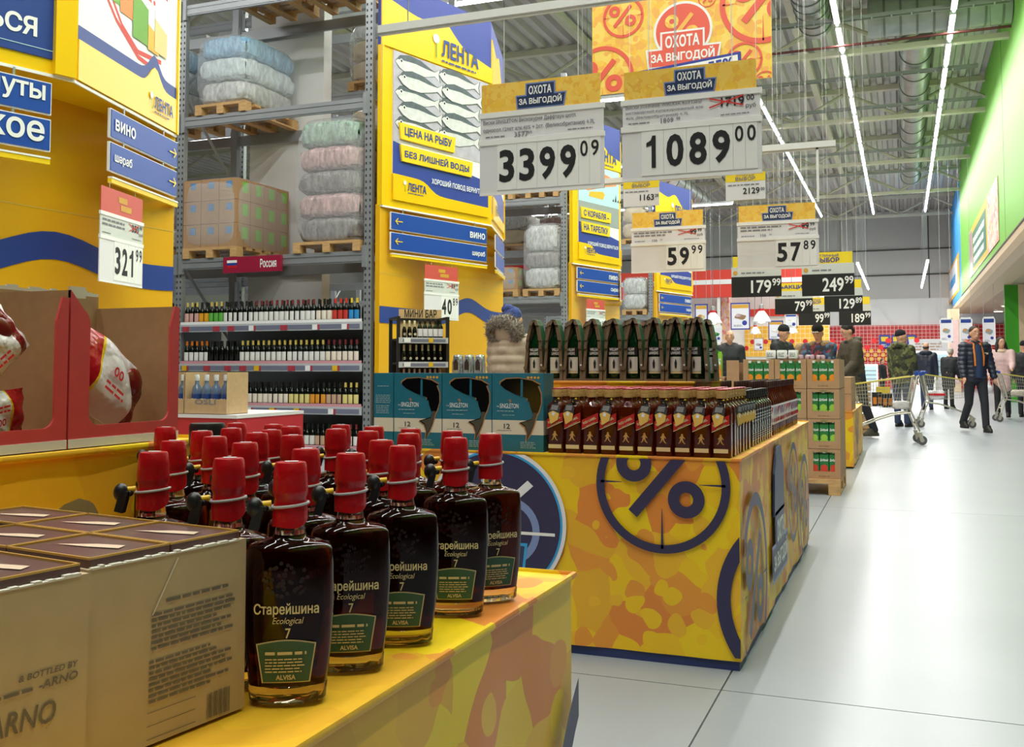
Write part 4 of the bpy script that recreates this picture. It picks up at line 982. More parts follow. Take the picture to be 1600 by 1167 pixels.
# ---------------------------------------------------------------- red sweets trays
mat('tray_red', 'd3484c', .6, var=(30, .05)); mat('torn', 'd9d2c8', .8)
camo('bag_print', ['b8101c', 'b8101c', 'b8101c'], 2, .2)
bm = mat('sweet_bag', 'e8dfe2', .18, bump=(14, .9)); nt = bm.node_tree
tcn = nt.nodes.new('ShaderNodeTexCoord'); sp = nt.nodes.new('ShaderNodeSeparateXYZ'); mr = nt.nodes.new('ShaderNodeMapRange'); cr = nt.nodes.new('ShaderNodeValToRGB')
mr.inputs[1].default_value = -.11; mr.inputs[2].default_value = .11; cr.color_ramp.interpolation = 'CONSTANT'
nt.links.new(tcn.outputs['Object'], sp.inputs[0]); nt.links.new(sp.outputs['X'], mr.inputs[0]); nt.links.new(mr.outputs[0], cr.inputs[0]); nt.links.new(cr.outputs[0], nt.nodes['Principled BSDF'].inputs['Base Color'])
for i, (p, cl) in enumerate([(0, 'b50f1e'), (.3, 'e9c21c'), (.325, 'e9dfe4'), (.8, '7a0d14'), (.93, 'e9dfe4')]):
    if i > 1: cr.color_ramp.elements.new(p)
    cr.color_ramp.elements[i].position = p; cr.color_ramp.elements[i].color = (*lin(cl), 1)
def bag(label, loc, rot, s=1.0, group=None):
    g = G(); n = 14; vs = []
    L, Wd = .22*s, .15*s
    for sgn in (1, -1):
        for i in range(n + 1):
            for j in range(n + 1):
                u, v = -1 + 2*i/n, -1 + 2*j/n
                th = (max(0, 1 - abs(u)**3) * max(0, 1 - abs(v)**2.4)) ** .6
                wob = .006*math.sin(u*7 + v*4)*th
                vs.append((u*L/2, v*Wd/2*(1 - .12*abs(u)), sgn*(.036*s*th) + wob + .004*math.sin(v*9)*(1 - th)))
    k = (n+1)**2
    fs = [(i*(n+1)+j, (i+1)*(n+1)+j, (i+1)*(n+1)+j+1, i*(n+1)+j+1) for i in range(n) for j in range(n)]
    g.add(vs, fs + [tuple(q + k for q in f[::-1]) for f in fs])
    t = thing('sweets_bag', label, 'sweets bag', loc); t.rotation_euler = rot
    put('wrapper', g, 'sweet_bag', t, smooth=60)
    g = G(); letter(g, 'оо', .012, -.01, .02, .034, y=0, bold=.03); scribble(g, -.02, .05, -.045, -.02, 2, 0, ragged=.1)
    for q in range(len(g.v)): v = g.v[q]; g.v[q] = Vector((v.x*.8 - .01, v.z, .038*s + .004))
    put('lettering', g, 'red', t)
    put('sweet_print', G(Matrix.Translation((.055*s, .02, .030*s)) @ Matrix.Rotation(R(90), 4, 'X')).ell((0, 0, 0), (.025*s, .008, .028*s), 12, 8), 'choc', t, smooth=60)
    return t
mat('choc', '6b1712', .2)
def tray(label, ya, yb, z):
    w = yb - ya; h = .25; d = .19
    t = thing('sweets_tray', label, 'tray', (RX - .012, ya, z), R(90))
    pw, lip = .042, .034
    def arc(cx, cz, r, a0, a1, n=6): return [(cx + r*math.cos(R(a0 + (a1-a0)*i/n)), cz + r*math.sin(R(a0 + (a1-a0)*i/n))) for i in range(n+1)]
    U = [(0, 0), (w, 0), (w, h - .015), (w - .012, h - .012)] + [(w - .024, h - .05)] + arc(w - .024 - .02, lip + .02, .02, 0, -90) + arc(pw + .02, lip + .02, .02, 270, 180) + [(pw, h - .055)] + arc(pw - .03, h - .055, .03, 0, 60) + [(0.0, h)]
    n = len(U)
    put('front_panel', G().prism(U, -.004, 0), 'tray_red', t)
    put('white_edge', G().bx(0, w, -.0052, -.004, 0, .014), 'offwhite', t)
    put('back_panel', G().bx(0, w, d - .004, d, 0, h + .01), 'cardboard', t)
    put('side_panel', G().bx(0, .004, 0, d, 0, h), 'cardboard', t); put('side_panel', G().bx(w - .004, w, 0, d, 0, h - .012), 'cardboard', t)
    put('tray_floor', G().bx(.004, w - .004, 0, d, 0, .004), 'cardboard', t)
    g = G(); k = 0
    while k < w: hh = random.uniform(.004, .012); g.bx(k, min(k + .012, w), d - .003, d + .001, h + .01, h + .01 + hh); k += .012
    put('torn_edge', g, 'torn', t)['kind'] = 'stuff'
    put('torn_edge', G().bx(0, pw*.75, -.003, .002, h - .012, h + .006), 'torn', t)
    return t
ys = PX(112, 700, RX).y; ye = PX(283, 690, RX).y
tray('red cardboard sweets tray holding one glossy bag', ys, ye, .9735)
tray('red cardboard sweets tray holding two red-topped bags', ys - (ye - ys) - .004, ys - .004, .9735)
ym = (ys + ye)/2
def rest(t, y0, y1, z0, zmax, right=False):
    """scale a bag to its place in the tray and set it down at z0 without touching the walls"""
    m = t.rotation_euler.to_matrix(); vs = [m @ v.co for c in KIDS[t] for v in c.data.vertices]
    lo = Vector([min(v[k] for v in vs) for k in range(3)]); hi = Vector([max(v[k] for v in vs) for k in range(3)]); d = hi - lo
    s = min(1.15, .17/d.x, (y1 - y0)/d.y, (zmax - z0)/d.z); t.scale = (s, s, s)
    t.location = (RX - .022 - hi.x*s, y1 - .03 - hi.y*s if right else (y0 + y1)/2 - (lo.y + hi.y)/2*s, z0 - lo.z*s)
w_ = ye - ys; zf_ = .9735 + .004
rest(bag('glossy white and red sweets bag leaning in its tray', (0, 0, 0), (R(80), R(33), R(92))), ys + .008, ye - .008, zf_, 1.19)
rest(bag('glossy sweets bag with red top lying high in the tray', (0, 0, 0), (R(80), R(-38), R(90))), ys - w_ + .004, ys - .012, 1.052, 1.20, True)
rest(bag('glossy dark red sweets bag under another bag', (0, 0, 0), (R(78), R(170), R(92))), ys - w_ + .004, ys - .012, zf_, 1.07, True)
# ---------------------------------------------------------------- cartons of boxed bottles, near left
mat('carton_ink', '72675c', .7); mat('carton_tan', 'bda585', .75, var=(25, .05)); mat('box_brown', '5d3f3a', .35, coat=.2); mat('gold_edge', 'cf9f4c', .35); mat('box_foil', 'e6cdb4', .3)
CZ = .927
A_, B_, C_ = PH(139, 885, CZ), PH(376, 838, CZ), PH(121, 789, CZ)
ux = (B_ - A_); wx = ux.length; rzc = math.atan2(ux.y, ux.x); wd_ = (C_ - B_).length
def carton(label, loc, rz, w, d, h, words, missing=()):
    t = thing('open_carton', label, 'carton', loc, rz); e = .004
    put('front_panel', G().bx(0, w, -e, 0, 0, h), 'carton_tan', t); put('back_panel', G().bx(0, w, d, d + e, 0, h), 'carton_tan', t)
    put('side_panel', G().bx(-e, 0, -e, d + e, 0, h), 'carton_tan', t); put('side_panel', G().bx(w, w + e, -e, d + e, 0, h), 'carton_tan', t); put('carton_floor', G().bx(0, w, 0, d, 0, .004), 'carton_tan', t)
    g = G(); k = 0.0
    while k < w - .01: q = random.uniform(.003, .009); g.bx(k, k + q, -e - .0008, .0005, h - .001, h + random.uniform(.0002, .0022)); k += q
    put('torn_edge', g, 'torn', t)['kind'] = 'stuff'
    words(t, w, h, e)
    bw, bd = w/2, d/3
    for i in range(2):
        for j in range(3):
            if (i, j) in missing: continue
            b = thing('bottle_box', 'small dark brown box with gold edges packed in ' + ('the carton with fine print' if missing else 'the carton lettered in large capitals'), 'box', t.matrix_basis @ Vector(((i + .5)*bw, (j + .5)*bd, .005)), rz, 'boxes in ' + ('the carton with fine print' if missing else 'the lettered carton'))
            put('box_body', G().bx(-bw/2 + .001, bw/2 - .001, -bd/2 + .001, bd/2 - .001, 0, h + .002), 'box_brown', b)
            hh = h + .003
            for s in (-1, 1):
                put('gold_trim', G().bx(s*(bw/2 - .002) - .0009, s*(bw/2 - .002) + .0009, -bd/2 + .001, bd/2 - .001, h - .01, hh + .001), 'gold_edge', b)
                put('gold_trim', G().bx(-bw/2 + .002, bw/2 - .002, s*(bd/2 - .002) - .0009, s*(bd/2 - .002) + .0009, h - .01, hh + .001), 'gold_edge', b)
            put('foil_print', G().poly([(bw*.05, -bd*.3, hh), (bw*.2, -bd*.24, hh), (bw*.12, .0, hh), (-bw*.1, bd*.3, hh), (-bw*.05, -.0, hh)]), 'box_foil', b)
    return t
def words_fine(t, w, h, e):
    g = G(); scribble(g, w*.45, w*.93, h*.74, h*.78, 1, -e - .001, ragged=.1); scribble(g, w*.36, w*.95, h*.50, h*.71, 7, -e - .001, .5); scribble(g, w*.35, w*.92, h*.22, h*.46, 8, -e - .001, .5)
    for k in range(14): g.flat([(w*.74 + k*.0022, h*.02), (w*.74 + k*.0022 + (.0006 + .0007*(k % 3)), h*.02), (w*.74 + k*.0022 + (.0006 + .0007*(k % 3)), h*.16), (w*.74 + k*.0022, h*.16)], -e - .001)
    for zz in (.17, .1, .03): g.flat([(w*.34, h*zz), (w*.66, h*zz), (w*.66, h*zz + .0007), (w*.34, h*zz + .0007)], -e - .001)
    put('carton_print', g, 'carton_ink', t)
    put('fold_crease', G().flat([(w*.36, h*.69), (w*.365, h*.685), (w*.53, h*.97), (w*.52, h*.97)], -e - .0012), 'torn', t)
def words_big(t, w, h, e):
    g = G(); letter(g, '& BOTTLED BY', w*.97, h*.56, h*.03, w*.3, y=-e - .001, al='R', shear=.2); letter(g, '-ARNO', w*.97, h*.5, h*.04, w*.2, y=-e - .001, al='R', shear=.2); scribble(g, w*.2, w*.74, h*.505, h*.54, 1, -e - .001, ragged=0)
    letter(g, 'D·ARNO', w*.86, h*.33, h*.105, w*.44, y=-e - .001, bold=.01, al='R', shear=.2); g.flat([(w*.02, h*.205), (w*.8, h*.205), (w*.8, h*.22), (w*.02, h*.22)], -e - .001)
    put('carton_print', g, 'carton_ink', t)
hc = CZ - BZ - .006
carton('open tan carton with fine print beside the nearest cognac bottle', (A_.x, A_.y, BZ + .004), rzc, wx, wd_, hc, words_fine, missing=((0, 2),))
A2 = A_ - ux.normalized()*(wx + .016) + Vector((math.sin(rzc), -math.cos(rzc), 0))*.012
carton('open tan carton lettered in large capitals', (A2.x, A2.y, BZ + .004), rzc, wx, wd_, hc, words_big)
# ---------------------------------------------------------------- flat cognac bottles
mat('cognac', '421606', .04, trans=.9, ior=1.36); mat('clear_glass', 'e8d8b0', .03, trans=1.0, ior=1.45); mat('neck_glass', 'd8d0c8', .05, trans=.95, ior=1.4); mat('wax', 'b40714', .32, bump=(60, .12)); mat('strap', 'b8b8b8', .4); mat('tag_black', '1c1d20', .35); mat('tag_clip', 'f0c31e', .4)
mat('ink_cream', 'd9c894', .5); mat('lab_green', '2f5a43', .5); mat('relief', '2a1712', .25)
def cognac(label, loc, rz, group):
    t = thing('cognac_bottle', label, 'bottle', loc, rz, group)
    def ring(w, d, z, n=24):
        o = []
        for i in range(n):
            a = 2*math.pi*(i + .5)/n; c_, s_ = math.cos(a), math.sin(a); q = 1/((abs(c_)**4 + abs(s_)**4)**(1/4))
            o.append((w*q*c_, d*q*s_*(1 - .25*(abs(c_*q))**2), z))
        return o
    body = [(.030, .018, .017), (.0400, .023, .018), (.0440, .026, .05), (.0470, .028, .10), (.0465, .028, .14), (.0448, .0265, .156), (.0415, .0245, .1605), (.030, .0195, .1645), (.0185, .0155, .1675), (.0165, .0145, .171)]
    put('glass_body', G().rings([ring(*b) for b in body]), 'cognac', t, smooth=45)
    base = [(.036, .022, 0), (.0395, .0245, .003), (.0405, .0245, .016), (.0395, .023, .0178)]
    put('glass_base', G().rings([ring(*b) for b in base]), 'clear_glass', t, smooth=45)
    put('neck', G().lathe([(.0165, .1715), (.0152, .178), (.0150, .195)], 16), 'neck_glass', t, smooth=45)
    g = G(); n = 20; prof = [(.0186, None), (.0182, .198), (.0172, .2045), (.0166, .2085), (.0184, .2125), (.0186, .217), (.0178, .232), (.0168, .2435), (.0155, .2462), (.0, .2465)]
    vs = []
    for r, z in prof:
        for j in range(n):
            a = 2*math.pi*j/n; zz = z if z else .183 + .006*math.sin(a + .8) + .003*math.sin(2*a)
            vs.append((r*math.cos(a), r*math.sin(a), zz))
    g.add(vs, [(i*n + j, i*n + (j+1) % n, (i+1)*n + (j+1) % n, (i+1)*n + j) for i in range(len(prof)-1) for j in range(n)])
    put('wax_cap', g, 'wax', t, smooth=40)
    put('cap_sticker', G().bx(-.006, .008, -.004, .004, .2467, .2472), 'offwhite', t)
    put('strap', G().tube([(.0192*math.cos(a), .0192*math.sin(a), .2015 + .002*math.cos(a)) for a in [i*math.pi/8 for i in range(16)]], .0016, 6, True), 'strap', t, smooth=60)
    tg = put('security_tag', G().ell((-.036, -.004, .199), (.009, .008, .011), 12, 8).box((-.034, -.004, .189), (.010, .012, .026), ry=.25).ell((-.026, -.002, .198), .004), 'tag_black', t, smooth=50)
    put('tag_clip', G().cyl((-.030, -.002, .202), (-.0195, -.001, .203), .0034, n=8), 'tag_clip', tg, smooth=60)
    yf = -.0272
    def on(g, k=1.0):
        for i, v in enumerate(g.v): g.v[i] = Vector((v.x, -.0292 + .0045*(v.x/.04)**2 + .0035*((v.z - .1)/.07)**2*(1 if v.z < .1 else .6), v.z))
        return g
    g = G(); letter(g, 'Старейшина', 0, .0905, .014, .066, bold=.02); put('lettering', on(g), 'ink_cream', t)
    g = G(); letter(g, 'Ecological', .002, .0815, .0085, .032, bold=.0, shear=.3); letter(g, '7', .002, .0685, .0105, .0055, bold=.01); put('lettering', on(g), 'ink_cream', t)
    g = G(); n = 8
    for i in range(n):
        f = lambda q, z0: ((-.029 + .058*q)*(1 if z0 else .80), (.062 + .004*math.sin(math.pi*q)) if z0 else .024)
        g.flat([f(i/n, 0), f((i+1)/n, 0), f((i+1)/n, 1), f(i/n, 1)], 0)
    g2 = G(); g2.v = [Vector((v.x*1.05, v.y, .043 + (v.z - .043)*1.06)) for v in g.v]; g2.f = [list(f) for f in g.f]
    e = put('label_edge', on(g2), 'ink_cream', t); e.location.y = .0005
    lb = put('paper_label', on(g), 'lab_green', t); lb.location.y = -.0003
    g = G(); letter(g, 'ALVISA', .0, .0262, .0052, .020, bold=.03); scribble(g, -.021, .021, .052, .059, 1, 0, ragged=.05); scribble(g, -.021, .021, .034, .050, 5, 0, .4); l2 = put('label_print', on(g), 'ink_cream', lb); l2.location.y = -.0006
    # raised ornament
    g = G(); rnd = random.Random(3)
    for i in range(46):
        a = rnd.uniform(0, 6.28); r_ = .022*rnd.random()**.5; x_, z_ = r_*math.cos(a)*1.05, .129 + r_*math.sin(a)*.85
        g.ell((x_, 0, z_), (.0022, .0012, .0022), 6, 4)
    on(g)
    put('glass_relief', g, 'relief', t, smooth=60)['kind'] = 'stuff'
    return t
ZT = BZ + .2465
caps = [(423, 731), (548, 713), (629, 701), (712, 688), (778, 682),          # row along the edge
        (348, 722), (240, 711), (478, 706), (596, 692), (640, 681), (705, 677),
        (271, 693), (336, 686), (383, 696), (402, 680), (457, 684), (528, 674), (572, 676), (633, 674),
        (316, 677), (347, 666), (290, 669), (385, 672), (423, 663), (449, 675), (510, 668), (450, 669), (568, 671)]
face = YAW*0 + math.atan2(math.sin(R(90 + 52 - 90)), 1)
made = []; first = None
for i, (px, py) in enumerate(caps):
    p = PH(px, max(py, 667), ZT); p.z = BZ + .004
    made.append(p)
# let the bottles settle side by side: none inside another, the cartons, the jar or the raised step
jar = Vector((PZ(324, 660, 1.75).x, PZ(324, 660, 1.75).y, BZ + .004)); fa = R(28); ex, ey = Vector((math.cos(fa), math.sin(fa), 0)), Vector((-math.sin(fa), math.cos(fa), 0)); home = [p.copy() for p in made]
cu = Vector((math.cos(rzc), math.sin(rzc), 0)); cv = Vector((-math.sin(rzc), math.cos(rzc), 0))
for it in range(400):
    for i in range(len(made)):
        if it < 250: made[i] += (home[i] - made[i])*.02
        for j in list(range(i)) + [-1]:
            q = jar if j < 0 else made[j]; k = made[i] - q; a, b = k.dot(ex)/(.104 if j >= 0 else .09), k.dot(ey)/(.074 if j >= 0 else .07); r_ = math.hypot(a, b)
            if r_ < 1:
                d = (ex*a*.104 + ey*b*.074); d = (d.normalized() if d.length > 1e-5 else ey)*(1 - r_)*.04
                made[i] += d
                if j >= 0: made[j] -= d
        for org in (A_, A2):
            k = made[i] - org; u, v = k.dot(cu), k.dot(cv)
            if -.05 < u < wx + .049 and -.05 < v < wd_ + .05:
                if wx + .049 - u < wd_ + .05 - v: made[i] += cu*(wx + .049 - u)
                else: made[i] += cv*(wd_ + .05 - v)
        made[i].x = min(max(made[i].x, RX + .055), BX1 - .055); made[i].y = min(made[i].y, BY1 - .05); made[i].z = BZ + .004
for i, p in enumerate(made):
    lb = 'flat cognac bottle with red wax cap in the open row along the cloth edge' if i < 5 else 'flat cognac bottle with red wax cap packed among the others behind the edge row'
    gp = 'cognac bottles along the cloth edge' if i < 5 else 'packed cognac bottles'
    rz = R(28) - YAW*0 + R([0, 2, -4, -6, 14][i] if i < 5 else random.uniform(-8, 8))
    if first is None: first = cognac(lb, p, rz, gp)
    else: dup(first, p, rz, lb, gp)
tag(put('glass_jar', G().lathe([(.03, 0), (.034, .002), (.034, .19), (.026, .2), (.026, .21), (.031, .212), (.031, .245), (.029, .25)], 18), 'tag_black', loc=jar, smooth=40), 'dark round screw lid jar behind the cognac bottles', 'jar')
# ================================================================ goods on the whisky table
TZ = AZ + .001
# ---- teal gift boxes
mat('teal', '1d6a80', .4, var=(20, .04)); mat('box_cream', 'd8cbb8', .5); mat('copper', 'b58a62', .35, .4); mat('window_dark', '0c0d0e', .12); mat('tail_dark', '4b463c', .4); mat('teal_ink', '8fb0b8', .5)
FS = [(.17, .88), (.27, .925), (.52, .935), (.78, .905), (.93, .85), (.885, .835), (.94, .74), (.945, .62), (.90, .52), (.86, .47), (.80, .33), (.73, .22), (.665, .13), (.68, .24), (.64, .32), (.53, .37), (.65, .395), (.76, .42), (.79, .48), (.735, .58), (.72, .64), (.69, .64), (.69, .68), (.44, .735), (.25, .80), (.165, .85)]
def tub(label, x, w, front=True, first={}):
    h, d = .315, .125
    t = thing('gift_box', label, 'gift box', (x, AY0 + .035, TZ), 0, 'teal whisky gift boxes' if front else None)
    put('box_body', G().bx(0, w - .003, 0, d, 0, h), 'teal', t)
    put('cream_band', G().bx(-.0004, w - .0026, -.0006, d + .0004, .218*h, .40*h), 'box_cream', t)
    put('seam', G().bx(0, .002, -.001, 0, 0, h), 'teal', t)
    P = lambda u, v: (u*w, v*h)
    if front:
        cx, cz = .6, .6
        put('window_edge', G().flat([P(u + (.02 if u > .7 else -.02), v + (.013 if v > .6 else -.013)) for u, v in FS], -.0012), 'copper', t)
        put('window', G().flat([P(u, v) for u, v in FS], -.0018), 'window_dark', t)
        put('tail_print', G().flat([P(u, v) for u, v in ((.80, .50), (.87, .50), (.855, .45), (.79, .33), (.72, .22), (.675, .145), (.69, .245), (.65, .33), (.57, .37), (.66, .385), (.77, .41))], -.0024), 'tail_dark', t)
        put('inner_post', G().flat([P(u, v) for u, v in ((.555, .70), (.60, .69), (.60, .915), (.56, .92))], -.0023), 'teal', t)
        put('lettering', letter(letter(G(), 'THE', .115*w, .565*h, .016*h, y=-.0015, bold=0), 'SINGLETON', .335*w, .552*h, .06*h, .36*w, y=-.0015, bold=0), 'white', t)
        put('small_print', scribble(scribble(G(), .1*w, .52*w, .51*h, .535*h, 1, -.0015), .2*w, .44*w, .46*h, .48*h, 1, -.0015, ragged=0), 'teal_ink', t)
        put('emblem', G().flat([P(u, v) for u, v in ((.31, .655), (.36, .67), (.38, .64), (.345, .61), (.345, .64))], -.0015), 'copper', t)
        put('age_number', letter(G(), '12', .29*w, .29*h, .065*h, .12*w, y=-.0015), 'tail_dark', t)
        put('small_print', scribble(G(), .1*w, .5*w, .265*h, .28*h, 1, -.0015), 'grey_ink', t); put('small_print', scribble(G(), .55*w, .85*w, .05*h, .14*h, 4, -.0015), 'teal_ink', t)
        for q in range(4): put('award_dot', G().ring2d(P(.70 + q*.065, .945), 0, .0055, -.0015, n=10), 'gold_ink', t)
    else:
        put('small_print', scribble(scribble(scribble(G(), .1*w, .85*w, .6*h, .72*h, 5, -.0015, ragged=.05), .12*w, .8*w, .46*h, .58*h, 5, -.0015, ragged=.1), .2*w, .75*w, .82*h, .84*h, 1, -.0015), 'teal_ink', t)
    return t
xs_ = [-2.008, -1.783, -1.559, -1.335]
tub('teal gift box turned sideways at the end of the row', -2.105, .096, False)
for k in range(3): tub(['teal gift box with a fish window beside the sideways box', 'middle teal gift box with a fish window', 'teal gift box with a fish window next to the square whisky bottles'][k], xs_[k], xs_[k+1] - xs_[k])
# ---- square whisky bottles
mat('whisky', '64200a', .06, trans=.5, ior=1.36); mat('gold_cap', 'c9a266', .35, .35); mat('red_label', 'b3181c', .45); mat('cream_label', 'd9c79a', .5); mat('card_grey', '3a3c40', .5); mat('card_gold', 'e6b85a', .5); mat('ring_red', 'a32030', .4)
def squarish(t, w, h, m, capm, seal=True):
    put('glass_body', G().lathe([(w*.46, 0), (w*.5, .004), (w*.5, h*.70), (w*.47, h*.735), (w*.30, h*.78), (w*.23, h*.81), (w*.22, h*.88)], 16, sq=7), m, t, smooth=40)
    put('screw_cap', G().lathe([(w*.29, h*.86), (w*.32, h*.865), (w*.32, h*.92), (w*.29, h*.925), (w*.31, h*.93), (w*.31, h*.99), (w*.28, h)], 14), capm, t, smooth=40)
    if seal: put('cap_ring', G().lathe([(w*.315, h*.98), (w*.315, h*.996), (w*.27, h*1.003)], 14), 'ring_red', t, smooth=40)
def striding(g, x, z, s, y):
    P = lambda *q: [(x + a*s*.72, z + b*s) for a, b in q]
    g.flat(P((.35, .88), (.62, .88), (.66, .93), (.58, 1.0), (.42, 1.0), (.36, .93)), y); g.flat(P((.25, .45), (.62, .45), (.68, .85), (.36, .85)), y)
    g.flat(P((.25, .45), (.45, .45), (.3, .18), (.02, .02), (.0, .08), (.18, .22)), y); g.flat(P((.42, .45), (.62, .45), (.72, .22), (.95, .06), (.88, 0), (.58, .18)), y)
    g.flat(P((.62, .8), (.92, .55), (.88, .48), (.6, .66)), y); g.flat(P((.36, .8), (.1, .6), (.14, .54), (.4, .66)), y); return g
def red_whisky(label, loc, group):
    t = thing('whisky_bottle', label, 'bottle', loc, 0, group); w, h = .0705, .257
    squarish(t, w, h, 'whisky', 'gold_cap'); y = -w*.5
    put('slanted_label', G().flat([(-w*.47, h*.385), (w*.47, h*.50), (w*.47, h*.63), (-w*.47, h*.515)], y - .0012), 'red_label', t)
    put('label_edge', G().flat([(-w*.47, h*.37), (w*.47, h*.485), (w*.47, h*.495), (-w*.47, h*.38)], y - .0014), 'cream_label', t)
    put('lettering', letter(G(), 'RED LABEL', -w*.0, h*.495, h*.035, w*.8, y=y - .0018, bold=.02, rot=.44), 'cream_label', t)
    put('small_print', letter(G(), 'Johnnie Walker', w*.05, h*.44, h*.025, w*.6, y=y - .0018, bold=0, shear=.3, rot=.44), 'cream_label', t)
    put('walking_figure', striding(G(), -w*.2, h*.19, h*.15, y - .0012), 'gold_cap', t)
    put('cream_plate', G().flat([(-w*.38, h*.075), (w*.38, h*.075), (w*.38, h*.135), (-w*.38, h*.135)], y - .0012), 'cream_label', t)
    return t
def hang_card(par, w, h, rot, x=0):
    M = Matrix.Translation((x, -w*.5 - .004, h*.76)) @ Matrix.Rotation(rot, 4, 'Y')
    c_ = put('hang_card', G(M).prism([(-.022, -.035), (-.0, -.086), (.024, -.06), (.022, -.012), (.006, .004), (-.016, -.006)], -.0015, 0), 'card_grey', par)
    put('card_print', G(M).flat([(-.021, -.044), (.0, -.084), (.0235, -.06), (.0225, -.034), (-.004, -.03)], -.002), 'card_gold', c_)
    put('card_print', G(M).flat([(-.006, -.048), (.006, -.048), (.006, -.035), (-.006, -.035)], -.0026), 'offwhite', c_)
    g = G(M)
    for q in range(4): g.flat([(-.014, -.012 - q*.005), (.012, -.007 - q*.005), (.012, -.0055 - q*.005), (-.014, -.0105 - q*.005)], -.002)
    put('card_print', g, 'offwhite', c_)
    put('card_clip', G().box((x, -w*.3, h*.80), (.02, .03, .018), rz=.3), 'tag_black', par); put('card_clip', G().cyl((x, -w*.5, h*.79), (x + .01, -w*.2, h*.84), .004, n=6), 'tag_clip', par)
XR = -.637; PW = .0725
b0 = red_whisky('square whisky bottle with slanted red label and a hanging card in the front row', (XR, AY0 + .07, TZ), 'front row of square whisky bottles')
hang_card(b0, .0705, .257, .25)
bplain = red_whisky('square whisky bottle with slanted red label without a card', (XR - 5*PW, AY0 + .07, TZ), 'bare whisky bottles of the front row')
for i in range(1, 10):
    p = (XR - i*PW, AY0 + .07, TZ)
    if i == 5: continue
    if i == 7: dup(bplain, p)
    else:
        r = dup(b0, p)
        for ch in KIDS[r]:
            if ch.name.startswith('hang_card'): ch.rotation_euler = (0, random.uniform(-.03, .03), random.uniform(-.2, .2))
for j in range(1, 7):
    for i in range(10):
        p = (XR - i*PW + random.uniform(-.003, .003), AY0 + .07 + j*.0755, TZ)
        if i == 0:
            r = dup(b0, p, None, 'square whisky bottle with a hanging card along the aisle side of the table', 'square whisky bottles along the aisle side')
            for ch in KIDS[r]:
                if ch.name.startswith('hang_card'): ch.rotation_euler = (0, 0, R(70)); ch.location = (.018, .012, 0)
        else: dup(bplain, p, None, 'square whisky bottle with gold cap packed behind the front row', 'packed square whisky bottles')
# dark square bottles with silver print, then amber bottles with a broad white label
mat('dark_whisky', '1d1412', .08, trans=.3); mat('silver_ink', 'c9ccd0', .4); mat('amber_rum', '6a2a10', .06, trans=.6, ior=1.36); mat('rum_label', 'e9e4ea', .45); mat('rum_blue', '26357e', .45); mat('rum_red', 'b31d28', .45); mat('cap_brown', '3a211c', .4)
def dark_sq(label, loc, group):
    t = thing('dark_bottle', label, 'bottle', loc, 0, group); w, h = .068, .24
    squarish(t, w, h, 'dark_whisky', 'cap_black', False)
    for M, nm in ((None, 0), (T(0, 0, 0, R(90)), 1)):
        put('silver_print', scribble(scribble(scribble(G(M), -w*.4, w*.4, h*.44, h*.6, 3, -w*.5 - .0015, ragged=0), -w*.25, w*.25, h*.3, h*.4, 1, -w*.5 - .0015, .9, 0), -w*.4, w*.4, h*.1, h*.26, 4, -w*.5 - .0015, ragged=.1), 'silver_ink', t)
        put('print_frame', G(M).flat([(-w*.46, h*.625), (w*.46, h*.625), (w*.46, h*.64), (-w*.46, h*.64)], -w*.5 - .0015), 'silver_ink', t)
    return t
def rum(label, loc, group):
    t = thing('rum_bottle', label, 'bottle', loc, 0, group); r, h = .0325, .27
    put('glass_body', G().lathe([(r*.9, 0), (r, .005), (r, h*.58), (r*.9, h*.65), (r*.5, h*.75), (r*.38, h*.8), (r*.36, h*.9)], 14), 'amber_rum', t, smooth=40)
    put('screw_cap', G().lathe([(r*.42, h*.88), (r*.44, h*.89), (r*.44, h*.99), (r*.38, h)], 12), 'cap_brown', t, smooth=40)
    put('paper_label', G().lathe([(r + .0006, h*.2), (r + .001, h*.205), (r + .001, h*.55), (r + .0006, h*.555)], 14), 'rum_label', t, smooth=60)
    for a in (-60, 0, 60, 120):
        M = T(0, 0, 0, R(a + 30))
        put('label_print', G(M).flat([(-.016, h*.52), (-.006, h*.52), (.002, h*.38), (-.004, h*.36)], -r - .0022), 'rum_blue', t)
        put('label_print', G(M).flat([(.016, h*.52), (.009, h*.52), (.002, h*.38), (.006, h*.36)], -r - .0022), 'rum_red', t)
        put('label_print', scribble(G(M), -.014, .014, h*.24, h*.32, 1, -r - .0022, .9, 0), 'rum_red', t)
    return t
dk = None; rm = None
y = AY0 + .65
for j in range(9):
    for i in range(3):
        p = (XR - i*.075, y + j*.079, TZ); lb = 'dark square bottle with silver print ' + ('along the aisle side of the table' if i == 0 else 'packed beside the riser'); gp = 'dark bottles ' + ('along the aisle side' if i == 0 else 'packed beside the riser')
        if dk is None: dk = dark_sq(lb, p, gp)
        else: dup(dk, p, None, lb, gp)
hang_card(dk, .068, .24, .2)
y = AY0 + 1.42
for j in range(16):
    for i in range(5 if j < 4 else 3):
        p = (XR - i*.076, y + j*.0785, TZ); lb = 'amber bottle with a broad white label ' + ('along the aisle side of the table' if i == 0 else 'packed at the far end of the table'); gp = 'amber bottles ' + ('along the aisle side' if i == 0 else 'packed at the far end')
        if rm is None: rm = rum(lb, p, gp)
        else: dup(rm, p, random.uniform(-.3, .3), lb, gp)
